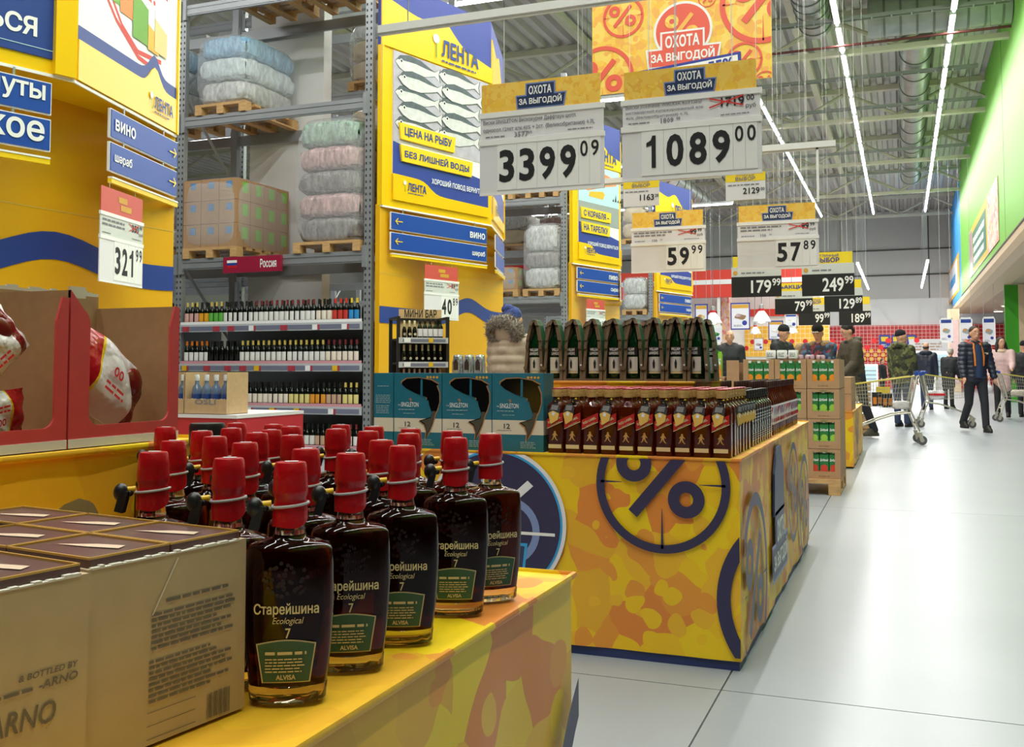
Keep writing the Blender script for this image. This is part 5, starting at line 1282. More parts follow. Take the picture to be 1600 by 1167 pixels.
# ---- riser with the green bottles in cardboard carriers
QX0, QX1, QY0, QY1, QZ = -1.80, -.86, AY0 + .66, AY0 + 1.36, 1.036
rs = thing('riser', 'wooden step on the whisky table under the green bottles', 'riser', ((QX0 + QX1)/2, (QY0 + QY1)/2, TZ)); put('riser_box', G().bx(-(QX1-QX0)/2 + .01, (QX1-QX0)/2 - .01, -.34, .34, 0.0, QZ - TZ - .03), 'core', rs); put('riser_top', G().bx(-(QX1-QX0)/2 + .01, (QX1-QX0)/2 - .01, -.34, .34, QZ - TZ - .03, QZ - TZ - .008), 'core', rs)
drape('yellow patterned cloth over the step under the green bottles', QX0, QX1, QY0, QY1, TZ + .003, QZ, amp=.003, seed=9)
mat('green_glass', '12421f', .05, trans=.5, ior=1.4); mat('carrier', '6f5a45', .75, var=(30, .1)); mat('carrier_green', '1e5a35', .5); mat('lab_grey', 'd9d2cc', .5)
def green_bottle(label, loc, group):
    t = thing('green_bottle', label, 'bottle', loc, 0, group); r, h = .034, .268
    put('glass_body', G().lathe([(r*.9, 0), (r, .005), (r, h*.56), (r*.93, h*.64), (r*.5, h*.76), (r*.38, h*.82), (r*.36, h*.9)], 16), 'green_glass', t, smooth=40)
    put('screw_cap', G().lathe([(r*.44, h*.87), (r*.45, h*.88), (r*.45, h*.985), (r*.38, h)], 12), 'cap_black', t, smooth=40)
    g = G(); n = 8
    def band(z0, z1, a):
        g = G(); vs = [((r + .001)*math.sin(R(-a + 2*a*i/n)), -(r + .001)*math.cos(R(-a + 2*a*i/n)), z) for z in (z0, z1) for i in range(n+1)]
        return g.add(vs, [(i, i+1, i+n+2, i+n+1) for i in range(n)])
    put('paper_label', band(h*.13, h*.37, 52), 'lab_grey', t, smooth=60); put('upper_label', band(h*.40, h*.54, 50), 'black', t, smooth=60); put('gold_strip', band(h*.09, h*.125, 52), 'cream_label', t, smooth=60)
    put('lettering', letter(letter(G(), 'WILLIAM', 0, h*.475, h*.05, r*1.2, y=-r - .0035, bold=.02), "LAWSON'S", 0, h*.41, h*.05, r*1.25, y=-r - .0035, bold=.02), 'white', t)
    put('label_print', G().flat([(-.004, h*.18), (.004, h*.18), (.006, h*.27), (0, h*.34), (-.006, h*.27)], -r - .003), 'ink', t)
    return t
def carrier(label, loc, group):
    """cardboard carrier: base, two leaning sides that meet over the bottle neck"""
    t = thing('bottle_carrier', label, 'carrier', loc, 0, group); w = .044
    put('base_tray', G().bx(-w, w, -.045, .045, 0, .012), 'carrier', t)
    for s in (-1, 1):
        pth = [(s*w, 0), (s*w*.98, .06), (s*w*.84, .15), (s*w*.80, .19), (s*w*.46, .262), (s*w*.2, .287), (0, .29)]
        g = G()
        for (x0, z0), (x1, z1) in zip(pth[:-1], pth[1:]):
            g.add([(x0, -.045, z0), (x1, -.036, z1), (x1, .036, z1), (x0, .045, z0)], [(0, 1, 2, 3)])
            q = s*.004; g.add([(x0 - q, -.045, z0), (x1 - q, -.036, z1 - .002), (x1 - q, .036, z1 - .002), (x0 - q, .045, z0)], [(0, 1, 2, 3)])
            g.add([(x0, -.045, z0), (x1, -.036, z1), (x1 - q, -.036, z1 - .002), (x0 - q, -.045, z0)], [(0, 1, 2, 3)])
        put('side_flap', g, 'carrier' if s < 0 else 'carrier_green', t)
        e = G()
        for (x0, z0), (x1, z1) in zip(pth[:-2], pth[1:-1]): e.add([(x0 - s*.011, -.047, z0), (x0 + s*.003, -.047, z0), (x1 + s*.003, -.039, z1), (x1 - s*.011, -.039, z1)], [(0, 1, 2, 3)]); e.add([(x0 + s*.003, -.047, z0), (x0 + s*.003, -.03, z0), (x1 + s*.003, -.025, z1), (x1 + s*.003, -.039, z1)], [(0, 1, 2, 3)])
        put('flap_edge', e, 'carrier', t)
        for zz in (.06, .16): put('flap_tab', G().box((s*w*(.97 if zz < .1 else .76), -.043, zz), (.012, .008, .016), ry=s*.2), 'carrier', t)
    put('print_dot', G().box((w*.9, -.047, .075), (.008, .002, .008)), 'offwhite', t); put('print_dot', G().box((w*.5, -.040, .235), (.006, .002, .02), ry=-.3), 'tag_y', t)
    return t
gb = ca = None
for j, (yy, off, n) in enumerate(((QY0 + .07, 0, 9), (QY0 + .19, .05, 8), (QY0 + .31, 0, 9))):
    for i in range(n):
        p = (-1.62 + off + i*.0965, yy + random.uniform(-.01, .01), QZ + .003); fr = 'in the front row on the step' if j == 0 else 'behind the front row on the step'
        pb = (p[0], p[1], p[2] + .0125)
        if gb is None: gb = green_bottle('green whisky bottle with a grey label ' + fr, pb, 'green bottles ' + fr); ca = carrier('brown cardboard bottle carrier ' + fr, p, 'carriers ' + fr)
        else: dup(gb, pb, random.uniform(-.5, .5), 'green whisky bottle with a grey label ' + fr, 'green bottles ' + fr); dup(ca, p, random.uniform(-.025, .025), 'brown cardboard bottle carrier ' + fr, 'carriers ' + fr)
# ================================================================ red table with a carton of clear bottles, behind the sweets
mat('red_cloth', 'c8303c', .5, var=(6, .06)); mat('vodka_glass', '7f9ac0', .08, trans=.6); mat('vodka_blue', '2c4a8c', .3)
pr = PZ(378, 648, 6.4); zt_ = pr.z
t = thing('red_display', 'low red draped display behind the sweets trays', 'display', (pr.x - .55, pr.y + .3, 0))
put('cloth', G().bx(-1.0, .55, -.35, .4, .02, zt_ - .022), 'red_cloth', t); put('top_edge', G().bx(-1.0, .555, -.36, .4, zt_ - .022, zt_), 'offwhite', t); put('base', G().bx(-.98, .52, -.33, .38, 0, .02), 'black', t)
def vcarton(label, x, y, z, w):
    h, d = .27, .22
    t = thing('open_carton', label, 'carton', (x, y, z))
    put('front_panel', G().bx(0, w, 0, .004, 0, h*.36), 'cardboard_light', t); put('back_panel', G().bx(0, w, d, d + .004, 0, h), 'cardboard_light', t)
    for xx in (0, w - .004): put('side_panel', G().prism([(xx, 0), (xx + .004, 0), (xx + .004, h), (xx, h)], 0.004, d), 'cardboard_light', t)
    put('carton_floor', G().bx(0, w, 0, d, 0, .003), 'cardboard_light', t)
    put('carton_print', letter(G(), 'OSLI', w*.5, h*.23, h*.12, w*.5, y=-.002, bold=.02), 'grey_ink', t)
    return t
vb = None
for k, (xx, lb) in enumerate(((pr.x - .42, 'open carton with four clear bottles at the end of the red display'), (pr.x - .76, 'open carton with clear bottles beside another open carton'))):
    vcarton(lb, xx, pr.y - .04, zt_ + .001, .33)
    for i in range(4):
        p = (xx + .05 + i*.076, pr.y + .02, zt_ + .005); l2 = 'clear blue spirit bottle standing in ' + ('the carton at the end of the red display' if k == 0 else 'the second open carton'); g2 = 0
        if vb is None:
            vb = thing('spirit_bottle', l2, 'bottle', p, 0, 'spirit bottles in the end carton'); r, h = .033, .25
            put('glass_body', G().lathe([(r*.9, 0), (r, .005), (r, h*.58), (r*.8, h*.68), (r*.42, h*.76), (r*.4, h*.86)], 12), 'vodka_glass', vb, smooth=40); put('screw_cap', G().lathe([(r*.46, h*.84), (r*.46, h*.99), (r*.4, h)], 12), 'silver_ink', vb, smooth=40)
            put('paper_label', G().lathe([(r + .0008, h*.2), (r + .001, h*.5)], 12), 'vodka_blue', vb, smooth=60); put('label_print', scribble(G(), -r*.6, r*.6, h*.3, h*.4, 1, -r - .002, .8, 0), 'white', vb)
        else: dup(vb, p, None, l2, 'spirit bottles in the end carton' if k == 0 else 'spirit bottles in the second carton')
# ================================================================ small black bar stand
mat('wood_board', 'd8b483', .6, var=(5, .12), stretch=(1, 1, 5)); mat('mini_dark', '120f0c', .15); mat('mini_gold', 'd9cfa2', .3, .2); mat('mini_rose', 'd9b8a0', .35, .1); mat('mini_label', 'c9bfa8', .5)
Zb = 7.6
pL, pR_ = PZ(622, 590, Zb), PZ(699, 590, Zb + .12)
bt = thing('bar_stand', 'small black metal bottle stand with a wooden sign board', 'display stand', (pL.x, pL.y, 0), math.atan2(pR_.y - pL.y, pR_.x - pL.x)); W_ = (pR_ - pL).length; D_ = .3
zz = lambda y_: H + (HOR - y_)*Zb/F
ztop = zz(494)
for (xx, yy) in ((0, 0), (W_, 0), (0, D_), (W_, D_)): put('post', G().bx(xx - .012, xx + .012, yy - .012, yy + .012, 0, ztop), 'black', bt)
for yy in (0, D_): put('top_bar', G().bx(0, W_, yy - .01, yy + .01, ztop - .02, ztop), 'black', bt) if yy else None
for xx in (0, W_): put('top_bar', G().bx(xx - .01, xx + .01, 0, D_, ztop - .02, ztop), 'black', bt)
put('back_panel', G().bx(.01, W_ - .01, D_ - .005, D_, 0, zz(530)), 'black', bt); put('side_panel', G().bx(W_ - .004, W_, .01, D_ - .01, zz(565), zz(530)), 'black', bt); put('side_board', G().bx(W_ - .002, W_ + .006, .01, D_ - .01, zz(590), zz(566)), 'wood_board', bt)
sb = put('sign_board', G().bx(.07, W_ + .03, D_ + .01, D_ + .03, zz(531), zz(479)), 'wood_board', bt)
put('lettering', letter(G(), 'МИНИ БАР', .07 + (W_ - .04)/2, zz(492), .062, W_*.68, y=D_ + .006, bold=.01), 'ink', sb)
mb = {}
def mini(loc, kind, lb, gp):
    if kind not in mb:
        t = thing('small_bottle', lb, 'bottle', loc, bt.rotation_euler.z, gp); mb[kind] = t; r, h = .0178, .135
        if kind != 'square':
            put('glass_body', G().lathe([(r*.9, 0), (r, .004), (r, h*.42), (r*.75, h*.55), (r*.42, h*.68), (r*.38, h*.9)], 12), 'mini_dark', t, smooth=40); put('foil', G().lathe([(r*.52, h*.6), (r*.45, h*.75), (r*.48, h*.97), (r*.3, h)], 12), 'mini_gold' if kind == 'gold' else 'mini_rose', t, smooth=40)
            put('round_label', G().ring2d((0, h*.22), 0, r*.6, -r - .001, n=14), 'mini_label', t)
        else:
            r, h = .0186, .145; put('glass_body', G().lathe([(r*.9, 0), (r, .004), (r, h*.58), (r*.55, h*.72), (r*.42, h*.78), (r*.42, h*.9)], 12, sq=4), 'mini_dark', t, smooth=40); put('screw_cap', G().lathe([(r*.5, h*.86), (r*.5, h*.99), (r*.4, h)], 12), 'black', t, smooth=40)
            put('paper_label', G().lathe([(r + .0006, h*.1), (r + .001, h*.5)], 12, sq=4), 'offwhite', t, smooth=60)
    else: dup(mb[kind], loc, bt.rotation_euler.z, lb, gp)
mw = bt.matrix_basis
for k, (ys_, n, kinds) in enumerate(((528, 8, ['gold']*3 + ['square']*5), (566, 7, ['gold']*7), (604, 8, ['rose']*8))):
    z = zz(ys_); put('stand_shelf', G().bx(.012, W_ - .012, .0, D_ - .01, z - .015, z), 'black', bt); put('price_rail', G().bx(.0, W_, -.022, -.013, z - .04, z + .004), 'rail', bt); put('rail_insert', G().bx(.03, W_ - .02, -.024, -.022, z - .03, z - .008), 'rail_dark', bt)
    put('price_tag', G().bx(.04, .09, -.027, -.024, z - .034, z), 'tag_w', bt); put('price_tag', G().bx(W_*.6, W_*.6 + .035, -.027, -.024, z - .034, z), 'tag_y', bt)
    put('guard_wire', G().tube([(.03, .0, z), (.03, .0, z + .03), (.07, .0, z + .03)], .003, 5), 'black', bt)
    for i in range(n):
        xx = (.055 + (W_ - .1)*i/(n - 1)); d_ = ['upper', 'middle', 'lowest'][k]; kd = kinds[i]
        mini(mw @ Vector((xx, .045, z + .001)), kd, {'gold': 'small dark bottle with gold foil on the %s stand shelf', 'square': 'small dark bottle with white label on the %s stand shelf', 'rose': 'small dark bottle with rose foil on the %s stand shelf'}[kd] % d_, '%s foil bottles, %s shelf of the stand' % (kd, d_))
# silver gift packs beside the stand
mat('silver_foil', 'b9bcc0', .2, .6, bump=(12, 1.0)); mat('pack_dark', '3c2f26', .4)
for k, px in enumerate((716, 733, 750)):
    p = PZ(px, 590, 7.9); p.z = 0
    t = thing('gift_pack', ['silver foil gift pack beside the black stand', 'silver foil gift pack with a dark house-shaped print', 'silver foil gift pack next to the woman in the beige coat'][k], 'gift pack', p)
    g = G(); lumpy(g, .072, .09, .34, (0, 0, zz(553) - .17), .006, 6); put('foil_wrap', g, 'silver_foil', t, smooth=50); put('shelf_block', G().bx(-.038, .038, -.05, .05, 0, zz(553) - .345), 'steel_dark', t)
    put('print_patch', G().flat([(-.018, zz(578)), (.022, zz(578)), (.022, zz(566)), (.002, zz(560)), (-.018, zz(566))], -.054), 'pack_dark', t)
# ================================================================ juice stacks in cardboard trays
mat('juice_green', '1f7a3e', .4); mat('juice_orange', 'ee9320', .45); mat('juice_apple', '9ccb4a', .45); mat('juice_red', 'd8402e', .45); mat('juice_lime', '8ec63c', .45); mat('kraft', 'b48e69', .8, var=(20, .05)); mat('kraft_dark', '9a7757', .8)
JW_, JD, JH = .27, .29, .262
def jtray(label, loc, group=None):
    t = thing('juice_tray', label, 'tray', loc, 0, group); e = .005; w, h = JW_, JH - .004
    for a, b in ((0, .045), (w - .045, w)): put('front_panel', G().bx(a, b, 0, e, 0, h), 'kraft', t)
    put('front_lip', G().bx(.045, w - .045, 0, e, 0, .066), 'kraft', t); put('top_rail', G().bx(.045, w - .045, 0, e, h - .026, h), 'kraft', t)
    put('back_panel', G().bx(0, w, JD - e, JD, 0, h), 'kraft', t)
    for x in (0, w - e): put('side_panel', G().bx(x, x + e, e, JD - e, 0, h), 'kraft', t)
    put('tray_floor', G().bx(e, w - e, e, JD - e, 0, .004), 'kraft', t)
    put('tray_print', scribble(G(), w*.33, w*.67, .018, .034, 1, -.001, .8, 0), 'kraft_dark', t); put('tray_print', letter(G(), 'Добрый', w/2, h - .022, .014, .06, y=-.001), 'juice_green', t)
    return t
jc = {}
def juice(loc, kind, lb, gp):
    if kind not in jc:
        t = thing('juice_carton', lb, 'juice carton', loc, 0, gp); jc[kind] = t; w, h = .074, .205
        top = 'juice_lime' if kind == 'lime' else 'juice_green'
        put('carton_body', G().bx(-w/2, w/2, 0, .08, 0, h), top, t); put('carton_gable', G().prism([(-w/2, h), (w/2, h), (w/2*.9, h + .025), (-w/2*.9, h + .025)], .015, .06), top, t)
        put('screw_cap', G().cyl((0, .02, h + .012), (0, .02, h + .035), .014, n=10), 'white' if kind != 'lime' else 'green_dark', t)
        fr = {'orange': 'juice_orange', 'apple': 'juice_apple', 'tomato': 'juice_red', 'lime': 'orange'}[kind]
        put('fruit_print', G().ring2d((0, h*.44), 0, w*.40, -.001, n=18), fr, t)
        put('fruit_print', G().flat([(-w*.49, 0), (w*.49, 0), (w*.49, h*.34), (-w*.49, h*.34)], -.0014), fr, t)
        put('lettering', letter(G(), 'Добрый', 0, h*.7, h*.13, w*.9, y=-.0015, bold=.03), 'white', t)
        if kind == 'lime': put('label_disc', G().ring2d((0, h*.6), 0, w*.4, -.001, n=18), 'white', t)
    else: dup(jc[kind], loc, None, lb, gp)
jx, jy = -.79, 9.14
pz0 = .135
t = thing('pallet', 'wooden pallet under the juice trays', 'pallet', (-.93, jy + .42, 0)); pallet_parts(t, .82, .92)
kinds = ['tomato', 'apple', 'apple', 'orange']
for c_ in range(3):
    for lv in range(4):
        col = ['at the aisle side', 'in the middle', 'on the far side'][c_]
        loc = (jx - c_*(JW_ + .006) + (.003 if lv % 2 else 0), jy, pz0 + lv*JH)
        jt = jtray('cardboard juice tray, %s of the stack %s' % (['bottom', 'second from bottom', 'third from bottom', 'topmost'][lv], col), loc)
        if lv == 3: bpy.data.objects.remove(KIDS[jt].pop([q.name.split('.')[0] for q in KIDS[jt]].index('top_rail')))
        for i in range(3):
            juice((loc[0] + .055 + i*.08, jy + .012, loc[2] + .006), kinds[lv], 'green %s juice carton in the %s tray %s' % (kinds[lv], ['bottom', 'second', 'third', 'topmost'][lv], col), 'juice cartons %d %d' % (c_, lv))
for r_ in (1, 2):
    for lv in range(4): jtray('cardboard juice tray behind the aisle side stack, ' + ['bottom', 'second', 'third', 'topmost'][lv] + ' of ' + ('the middle' if r_ == 1 else 'the rear') + ' column', (jx, jy + r_*(JD + .005), pz0 + lv*JH))
# lime juice on its own block
t = thing('plinth', 'cardboard plinth under the lime juice cartons', 'plinth', (-1.56, jy + .1, 0)); put('block', G().bx(-.14, .05, -.1, .2, 0, 1.0), 'kraft', t); put('block_lid', G().bx(-.145, .055, -.105, .205, 1.0, 1.02), 'kraft', t)
for i in range(2): juice((-1.66 + i*.085, jy + .02, 1.021), 'lime', 'lime green juice carton beside the green whisky bottles', 'lime juice cartons')
t = thing('carton_block', 'stack of kraft carton sleeves between the juice kinds', 'carton', (-1.44, jy + .1, 0)); put('sleeve', G().bx(-.05, .06, -.08, .2, 0, 1.15), 'kraft', t); put('sleeve_flap', G().bx(-.05, .06, -.085, -.08, .9, 1.17), 'kraft', t)
# tins and packs lying on the trays
for i in range(3):
    p = (-1.12 + i*.1, jy + .2, pz0 + 4*JH + .001)
    t = thing('foil_tub', 'small white printed tub on top of the juice trays', 'tub', p, 0, 'white tubs on the juice trays'); put('tub_body', G().lathe([(.036, 0), (.042, .004), (.044, .07), (.04, .078)], 12, sq=4), 'white', t, smooth=40); put('tub_print', scribble(G(), -.03, .03, .02, .06, 3, -.0445), 'grey_ink', t)
mat('meat_pack', 'c9a9b4', .25, var=(30, .4))
for i in range(4):
    p = PZ(1232 + i*17, 557, 10.3 + .1*i); p.z = .0
    t = thing('produce_heap_crate', 'crate of pink wrapped packs behind the juice stack', 'crate', p, 0, 'crates of pink packs'); zt_ = H + (HOR - 562)*10.3/F
    put('crate_body', G().bx(-.046, .046, -.1, .1, 0, zt_), 'kraft', t)
    for q in range(3): put('wrapped_pack', lumpy(G(), .04, .08, .05, (-.024 + q*.024, -.05 + .03*(q % 2), zt_ + .025), .004, 4), 'meat_pack', t, smooth=50)
# second draped table beyond the juice and kraft crates
core('display table beyond the juice stack', -1.95, -.52, 11.6, 14.2, .62, False)
td, _ = drape('yellow patterned cloth on the table beyond the juice stack', -1.95, -.52, 11.6, 14.2, .02, .62, seed=12)
MS3 = T(1.43/2, -1.3, -.02, R(90)); percent(td, MS3, (.8, .35), .3, 'drape_navy', y=-.012, box=(.02, 2.5, .03, .58))
for k in range(3):
    for lv in range(2):
        t = thing('kraft_box', ['small kraft box on the lower layer beyond the juice stack', 'small kraft box on the upper layer beyond the juice stack'][lv], 'box', (-.68, 11.9 + k*.36, .622 + lv*.19), 0, 'kraft boxes %d' % lv)
        put('box_body', G().bx(-.14, .14, -.16, .16, 0, .186), 'kraft', t); put('box_tape', G().bx(-.02, .02, -.161, .161, .02, .188), 'kraft_dark', t); put('box_print', scribble(G(T(0, 0, 0, R(90))), -.1, .1, .06, .12, 3, -.1415), 'grey_ink', t)
for lv in range(5):
    t = thing('wooden_crate', 'slatted wooden crate in the stack behind the olive jacket man', 'crate', (-.72, 17.8, lv*.18), .1, 'stacked wooden crates')
    for z in (.015, .09): 
        for s in (-1, 1): put('crate_slat', G().bx(-.2, .2, s*.14 - .008, s*.14 + .008, z, z + .06), 'wood', t); put('crate_slat', G().bx(s*.2 - .008, s*.2 + .008, -.14, .14, z, z + .06), 'wood', t)
    put('crate_floor', G().bx(-.2, .2, -.14, .14, 0, .015), 'wood', t)
# ================================================================ people
def remesh(g, voxel, it=6, quilt=None, fluff=0):
    me = g.mesh('tmp'); o = bpy.data.objects.new('tmp', me)
    sc = bpy.data.scenes.new('tmp'); sc.collection.objects.link(o)
    m = o.modifiers.new('r', 'REMESH'); m.mode = 'VOXEL'; m.voxel_size = voxel
    s = o.modifiers.new('s', 'SMOOTH'); s.iterations = it; s.factor = .5
    vl = sc.view_layers[0]; vl.update(); dg = vl.depsgraph
    r = bpy.data.meshes.new_from_object(o.evaluated_get(dg), depsgraph=dg)
    bpy.data.scenes.remove(sc); bpy.data.objects.remove(o); bpy.data.meshes.remove(me)
    if quilt or fluff:
        ns = [v.normal.copy() for v in r.vertices]; rn = random.Random(4)
        for v, n in zip(r.vertices, ns):
            d = 0
            if quilt: d += quilt[1] * (abs(math.sin(v.co.z*math.pi/quilt[0])) ** .6 - .6)
            if fluff: d += fluff * rn.uniform(-.4, 1)
            v.co += n * d
    for p in r.polygons: p.use_smooth = True
    return r
def cap(g, pts):
    """chain of (point, radius) as a solid limb; radius may be (rx, ry)"""
    for (p, r), (q, s) in zip(pts[:-1], pts[1:]):
        p, q = Vector(p), Vector(q); n = max(2, int((q - p).length / (min(r, s)*.8)) + 1)
        for i in range(n + 1):
            f = i / n; rr = r + (s - r)*f; g.ell(p.lerp(q, f), rr, 10, 6)
mat('skin', 'd6a080', .5, var=(8, .06)); mat('hair_dark', '1c1512', .6, bump=(60, .6)); mat('hair_brown', '3a2a1e', .6, bump=(60, .6)); mat('hair_grey', 'b9b2a8', .6, bump=(60, .6)); mat('eye_white', 'efeae6', .3); mat('lip', 'a8604f', .5); mat('brow', '3b2a20', .7); mat('shoe', '1a1714', .5); mat('sole', '8a6a3a', .7)
def person(label, loc, face, h=1.8, jacket='black', legs='black', hair='hair_dark', hat=None, legL=(0, 0), legR=(0, 0), armL=((5, 8), (12, 4)), armR=((5, 8), (12, 4)), bend=0, nod=0, turn=0, coat=.86, puff=1.0, quilt=None, vox=.016, hood=None, extra=None, shoes='shoe', beard=False, faceless=False, bald=False):
    """face: heading the person looks to, in degrees (0 = towards -Y, the camera side; + turns towards +X).
       leg = (thigh, shin) forward angles; arm = ((forward, out) upper, (forward, out) fore)"""
    s = h / 1.8
    t = thing('person', label, 'person', (loc[0], loc[1], 0), R(face)); t.scale = (s, s, s)
    V = Vector
    def rotx(p, a, c):     # lean forward about a point
        a = R(a); d = V(p) - V(c); return V(c) + V((d.x, d.y*math.cos(a) - d.z*math.sin(a)*1, d.y*math.sin(a)*1 + d.z*math.cos(a)))
    hipc = V((0, 0, .95)); up = lambda p: rotx(p, bend, hipc)
    legs_ = []; low = 9
    for sx, (a1, a2) in ((-1, legL), (1, legR)):
        hp = V((sx*.095, 0, .93)); kn = hp + V((0, -math.sin(R(a1)), -math.cos(R(a1))))*.44; an = kn + V((sx*.005, -math.sin(R(a2)), -math.cos(R(a2))))*.42
        legs_.append((hp, kn, an)); low = min(low, an.z - .075)
    dz = V((0, 0, -low)); hipc = hipc + dz
    legs_ = [tuple(p + dz for p in l) for l in legs_]
    up = lambda p: rotx(V(p) + dz, bend, hipc)
    arms = []
    for sx, (u, f) in ((-1, armL), (1, armR)):
        sh = up((sx*.185, .0, 1.44))
        dr = lambda a: V((sx*math.sin(R(a[1])), -math.sin(R(a[0]))*math.cos(R(a[1])), -math.cos(R(a[0]))*math.cos(R(a[1]))))
        el = sh + dr(u)*.285; wr = el + dr(f)*.25; arms.append((sh, el, wr, dr(f), sx))
    neck = up((0, .01, 1.50)); hd0 = up((0, -.015, 1.665))
    hm = Matrix.Translation(hd0) @ Matrix.Rotation(R(turn), 4, 'Z') @ Matrix.Rotation(R(bend*.6 + nod), 4, 'X')
    # body: one continuous skin surface
    g = G(); gh = G(hm)
    gh.ell((0, 0, .02), (.076, .095, .105), 16, 12); gh.ell((0, -.025, -.055), (.056, .062, .06), 12, 8); gh.ell((0, -.096, -.012), (.013, .022, .022), 8, 6); gh.ell((0, -.09, -.05), (.03, .014, .012), 8, 6)
    for q in (-1, 1): gh.ell((q*.078, .01, -.005), (.012, .022, .034), 8, 6); gh.ell((q*.035, -.075, .03), (.026, .016, .012), 8, 6)
    g.v += gh.v; g.f += gh.f
    cap(g, [(neck - V((0, 0, .06)), .058), (hd0 + V((0, .015, -.05)), .052)])
    cap(g, [(up((0, .02, 1.0)), .095), (up((0, .02, 1.25)), .10), (up((0, .02, 1.40)), .09), (neck, .058)])
    for hp, kn, an in legs_: cap(g, [(hp, .075), (kn, .05), (an, .038)]); cap(g, [(an, .038), (an + V((0, -.12, -.045)), .03)])
    for sh, el, wr, d, sx in arms:
        cap(g, [(up((0, .02, 1.40)), .07), (sh, .05), (el, .04), (wr, .028)])
        side = V((0, 1, 0)).cross(d); side = side.normalized() if side.length > .1 else V((1, 0, 0)); fwd = d.cross(side)
        cap(g, [(wr, .027), (wr + d*.075, .032)])
        for k in range(4):
            o = wr + d*.08 + fwd*(-.027 + .018*k); L = (.062, .074, .07, .055)[k]
            cap(g, [(o, .0095), (o + d*L*.55 + side*(-.006*sx), .009), (o + d*L*.9 + side*(-.024*sx), .008)])
        cap(g, [(wr + d*.03 - fwd*.02, .011), (wr + d*.06 - fwd*.045, .010), (wr + d*.09 - fwd*.05, .009)])
    put('body', remesh(g, vox*.95, 3), None, t).data.materials.append(MATS['skin'])
    if not faceless:
        for q in (-1, 1):
            e = put('eye', G(hm).ell((q*.033, -.082, .022), (.014, .008, .007), 10, 6), 'eye_white', t, smooth=60); put('iris', G(hm).ell((q*.033, -.0885, .022), (.006, .003, .006), 8, 6), 'hair_dark', e, smooth=60)
            put('eyebrow', G(hm).box((q*.034, -.088, .045), (.036, .008, .007), ry=q*.12), 'brow', t)
        put('mouth', G(hm).ell((0, -.089, -.058), (.026, .007, .006), 10, 6), 'lip', t, smooth=60)
    # trousers
    g = G(); cap(g, [(legs_[0][0] + V((.09, 0, .04)), .125), (legs_[0][0] + V((.09, 0, .02)), .125)])
    for hp, kn, an in legs_: cap(g, [(hp + V((0, 0, .03)), .105), (kn, .072), (an + V((0, 0, .02)), .062)])
    put('trousers', remesh(g, vox, 6), None, t).data.materials.append(MATS[legs])
    for hp, kn, an in legs_:
        g = G(); base = an.z - .075
        g.rings([[(an.x + w*math.cos(a), an.y - .055 + l*math.sin(a), an.z - .075 + z) for a in [2*math.pi*i/14 for i in range(14)]] for w, l, z in ((.045, .128, 0), (.048, .132, .02), (.046, .125, .05), (.044, .07, .085), (.045, .05, .12))])
        put('shoe', g, shoes, t, smooth=50)
    # jacket
    g = G(); p = puff
    hem = V((0, .0, coat)) + dz
    cap(g, [(hem + V((-.06, 0, .1)), .125*p), (hem + V((.06, 0, .1)), .125*p)])
    for q in (-1, 1): cap(g, [(hem + V((q*.06, 0, .1)), .12*p), (up((q*.065, 0, 1.1)), .12*p), (up((q*.08, -.005, 1.3)), .13*p), (up((q*.10, .0, 1.40)), .105*p), (up((q*.04, .005, 1.47)), .085)])
    cap(g, [(hem + V((0, -.01, .12)), .12*p), (up((0, -.012, 1.12)), .125*p), (up((0, -.02, 1.3)), .13*p), (up((0, -.005, 1.40)), .11*p)]); cap(g, [(up((0, .03, 1.2)), .115*p), (up((0, .035, 1.4)), .1*p)])
    for sh, el, wr, d, sx in arms: cap(g, [(up((sx*.12, 0, 1.40)), .1*p), (sh, .088*p), (el, .07*p), (wr - d*.01, .052*p)])
    put('jacket', remesh(g, vox, 5, quilt), None, t).data.materials.append(MATS[jacket])
    if hood:
        g = G(); M = Matrix.Translation(up((0, .06, 1.50)))
        g.M = M
        for i in range(20):
            a = R(-150 + 300*i/19); g.ell((.125*math.sin(a), .085*math.cos(a) - .02, .0 + .03*math.cos(a)), (.05, .05, .055), 8, 6)
        put('hood', remesh(g, vox, 4, None, .0), None, t).data.materials.append(MATS[hood])
    # hair or hat
    g = G(hm)
    if hat:
        g.ell((0, .015, .078), (.088, .104, .085), 14, 8); g.ell((0, .03, .055), (.09, .094, .045), 14, 6)
        me = remesh(g, vox, 4); put('knit_hat', me, None, t).data.materials.append(MATS[hat])
    elif not bald:
        g.ell((0, .02, .055), (.084, .098, .085), 14, 8); g.ell((0, .055, .0), (.075, .06, .08), 12, 8)
        me = remesh(g, vox, 3); put('hair', me, None, t).data.materials.append(MATS[hair])
    else:
        for q in (-1, 1): g.ell((q*.062, .045, .0), (.022, .05, .04), 10, 6)
        g.ell((0, .085, -.01), (.06, .02, .045), 10, 6); put('hair', remesh(g, vox, 3), None, t).data.materials.append(MATS[hair])
    if extra: extra(t, hm, up, arms, legs_, dz)
    return t
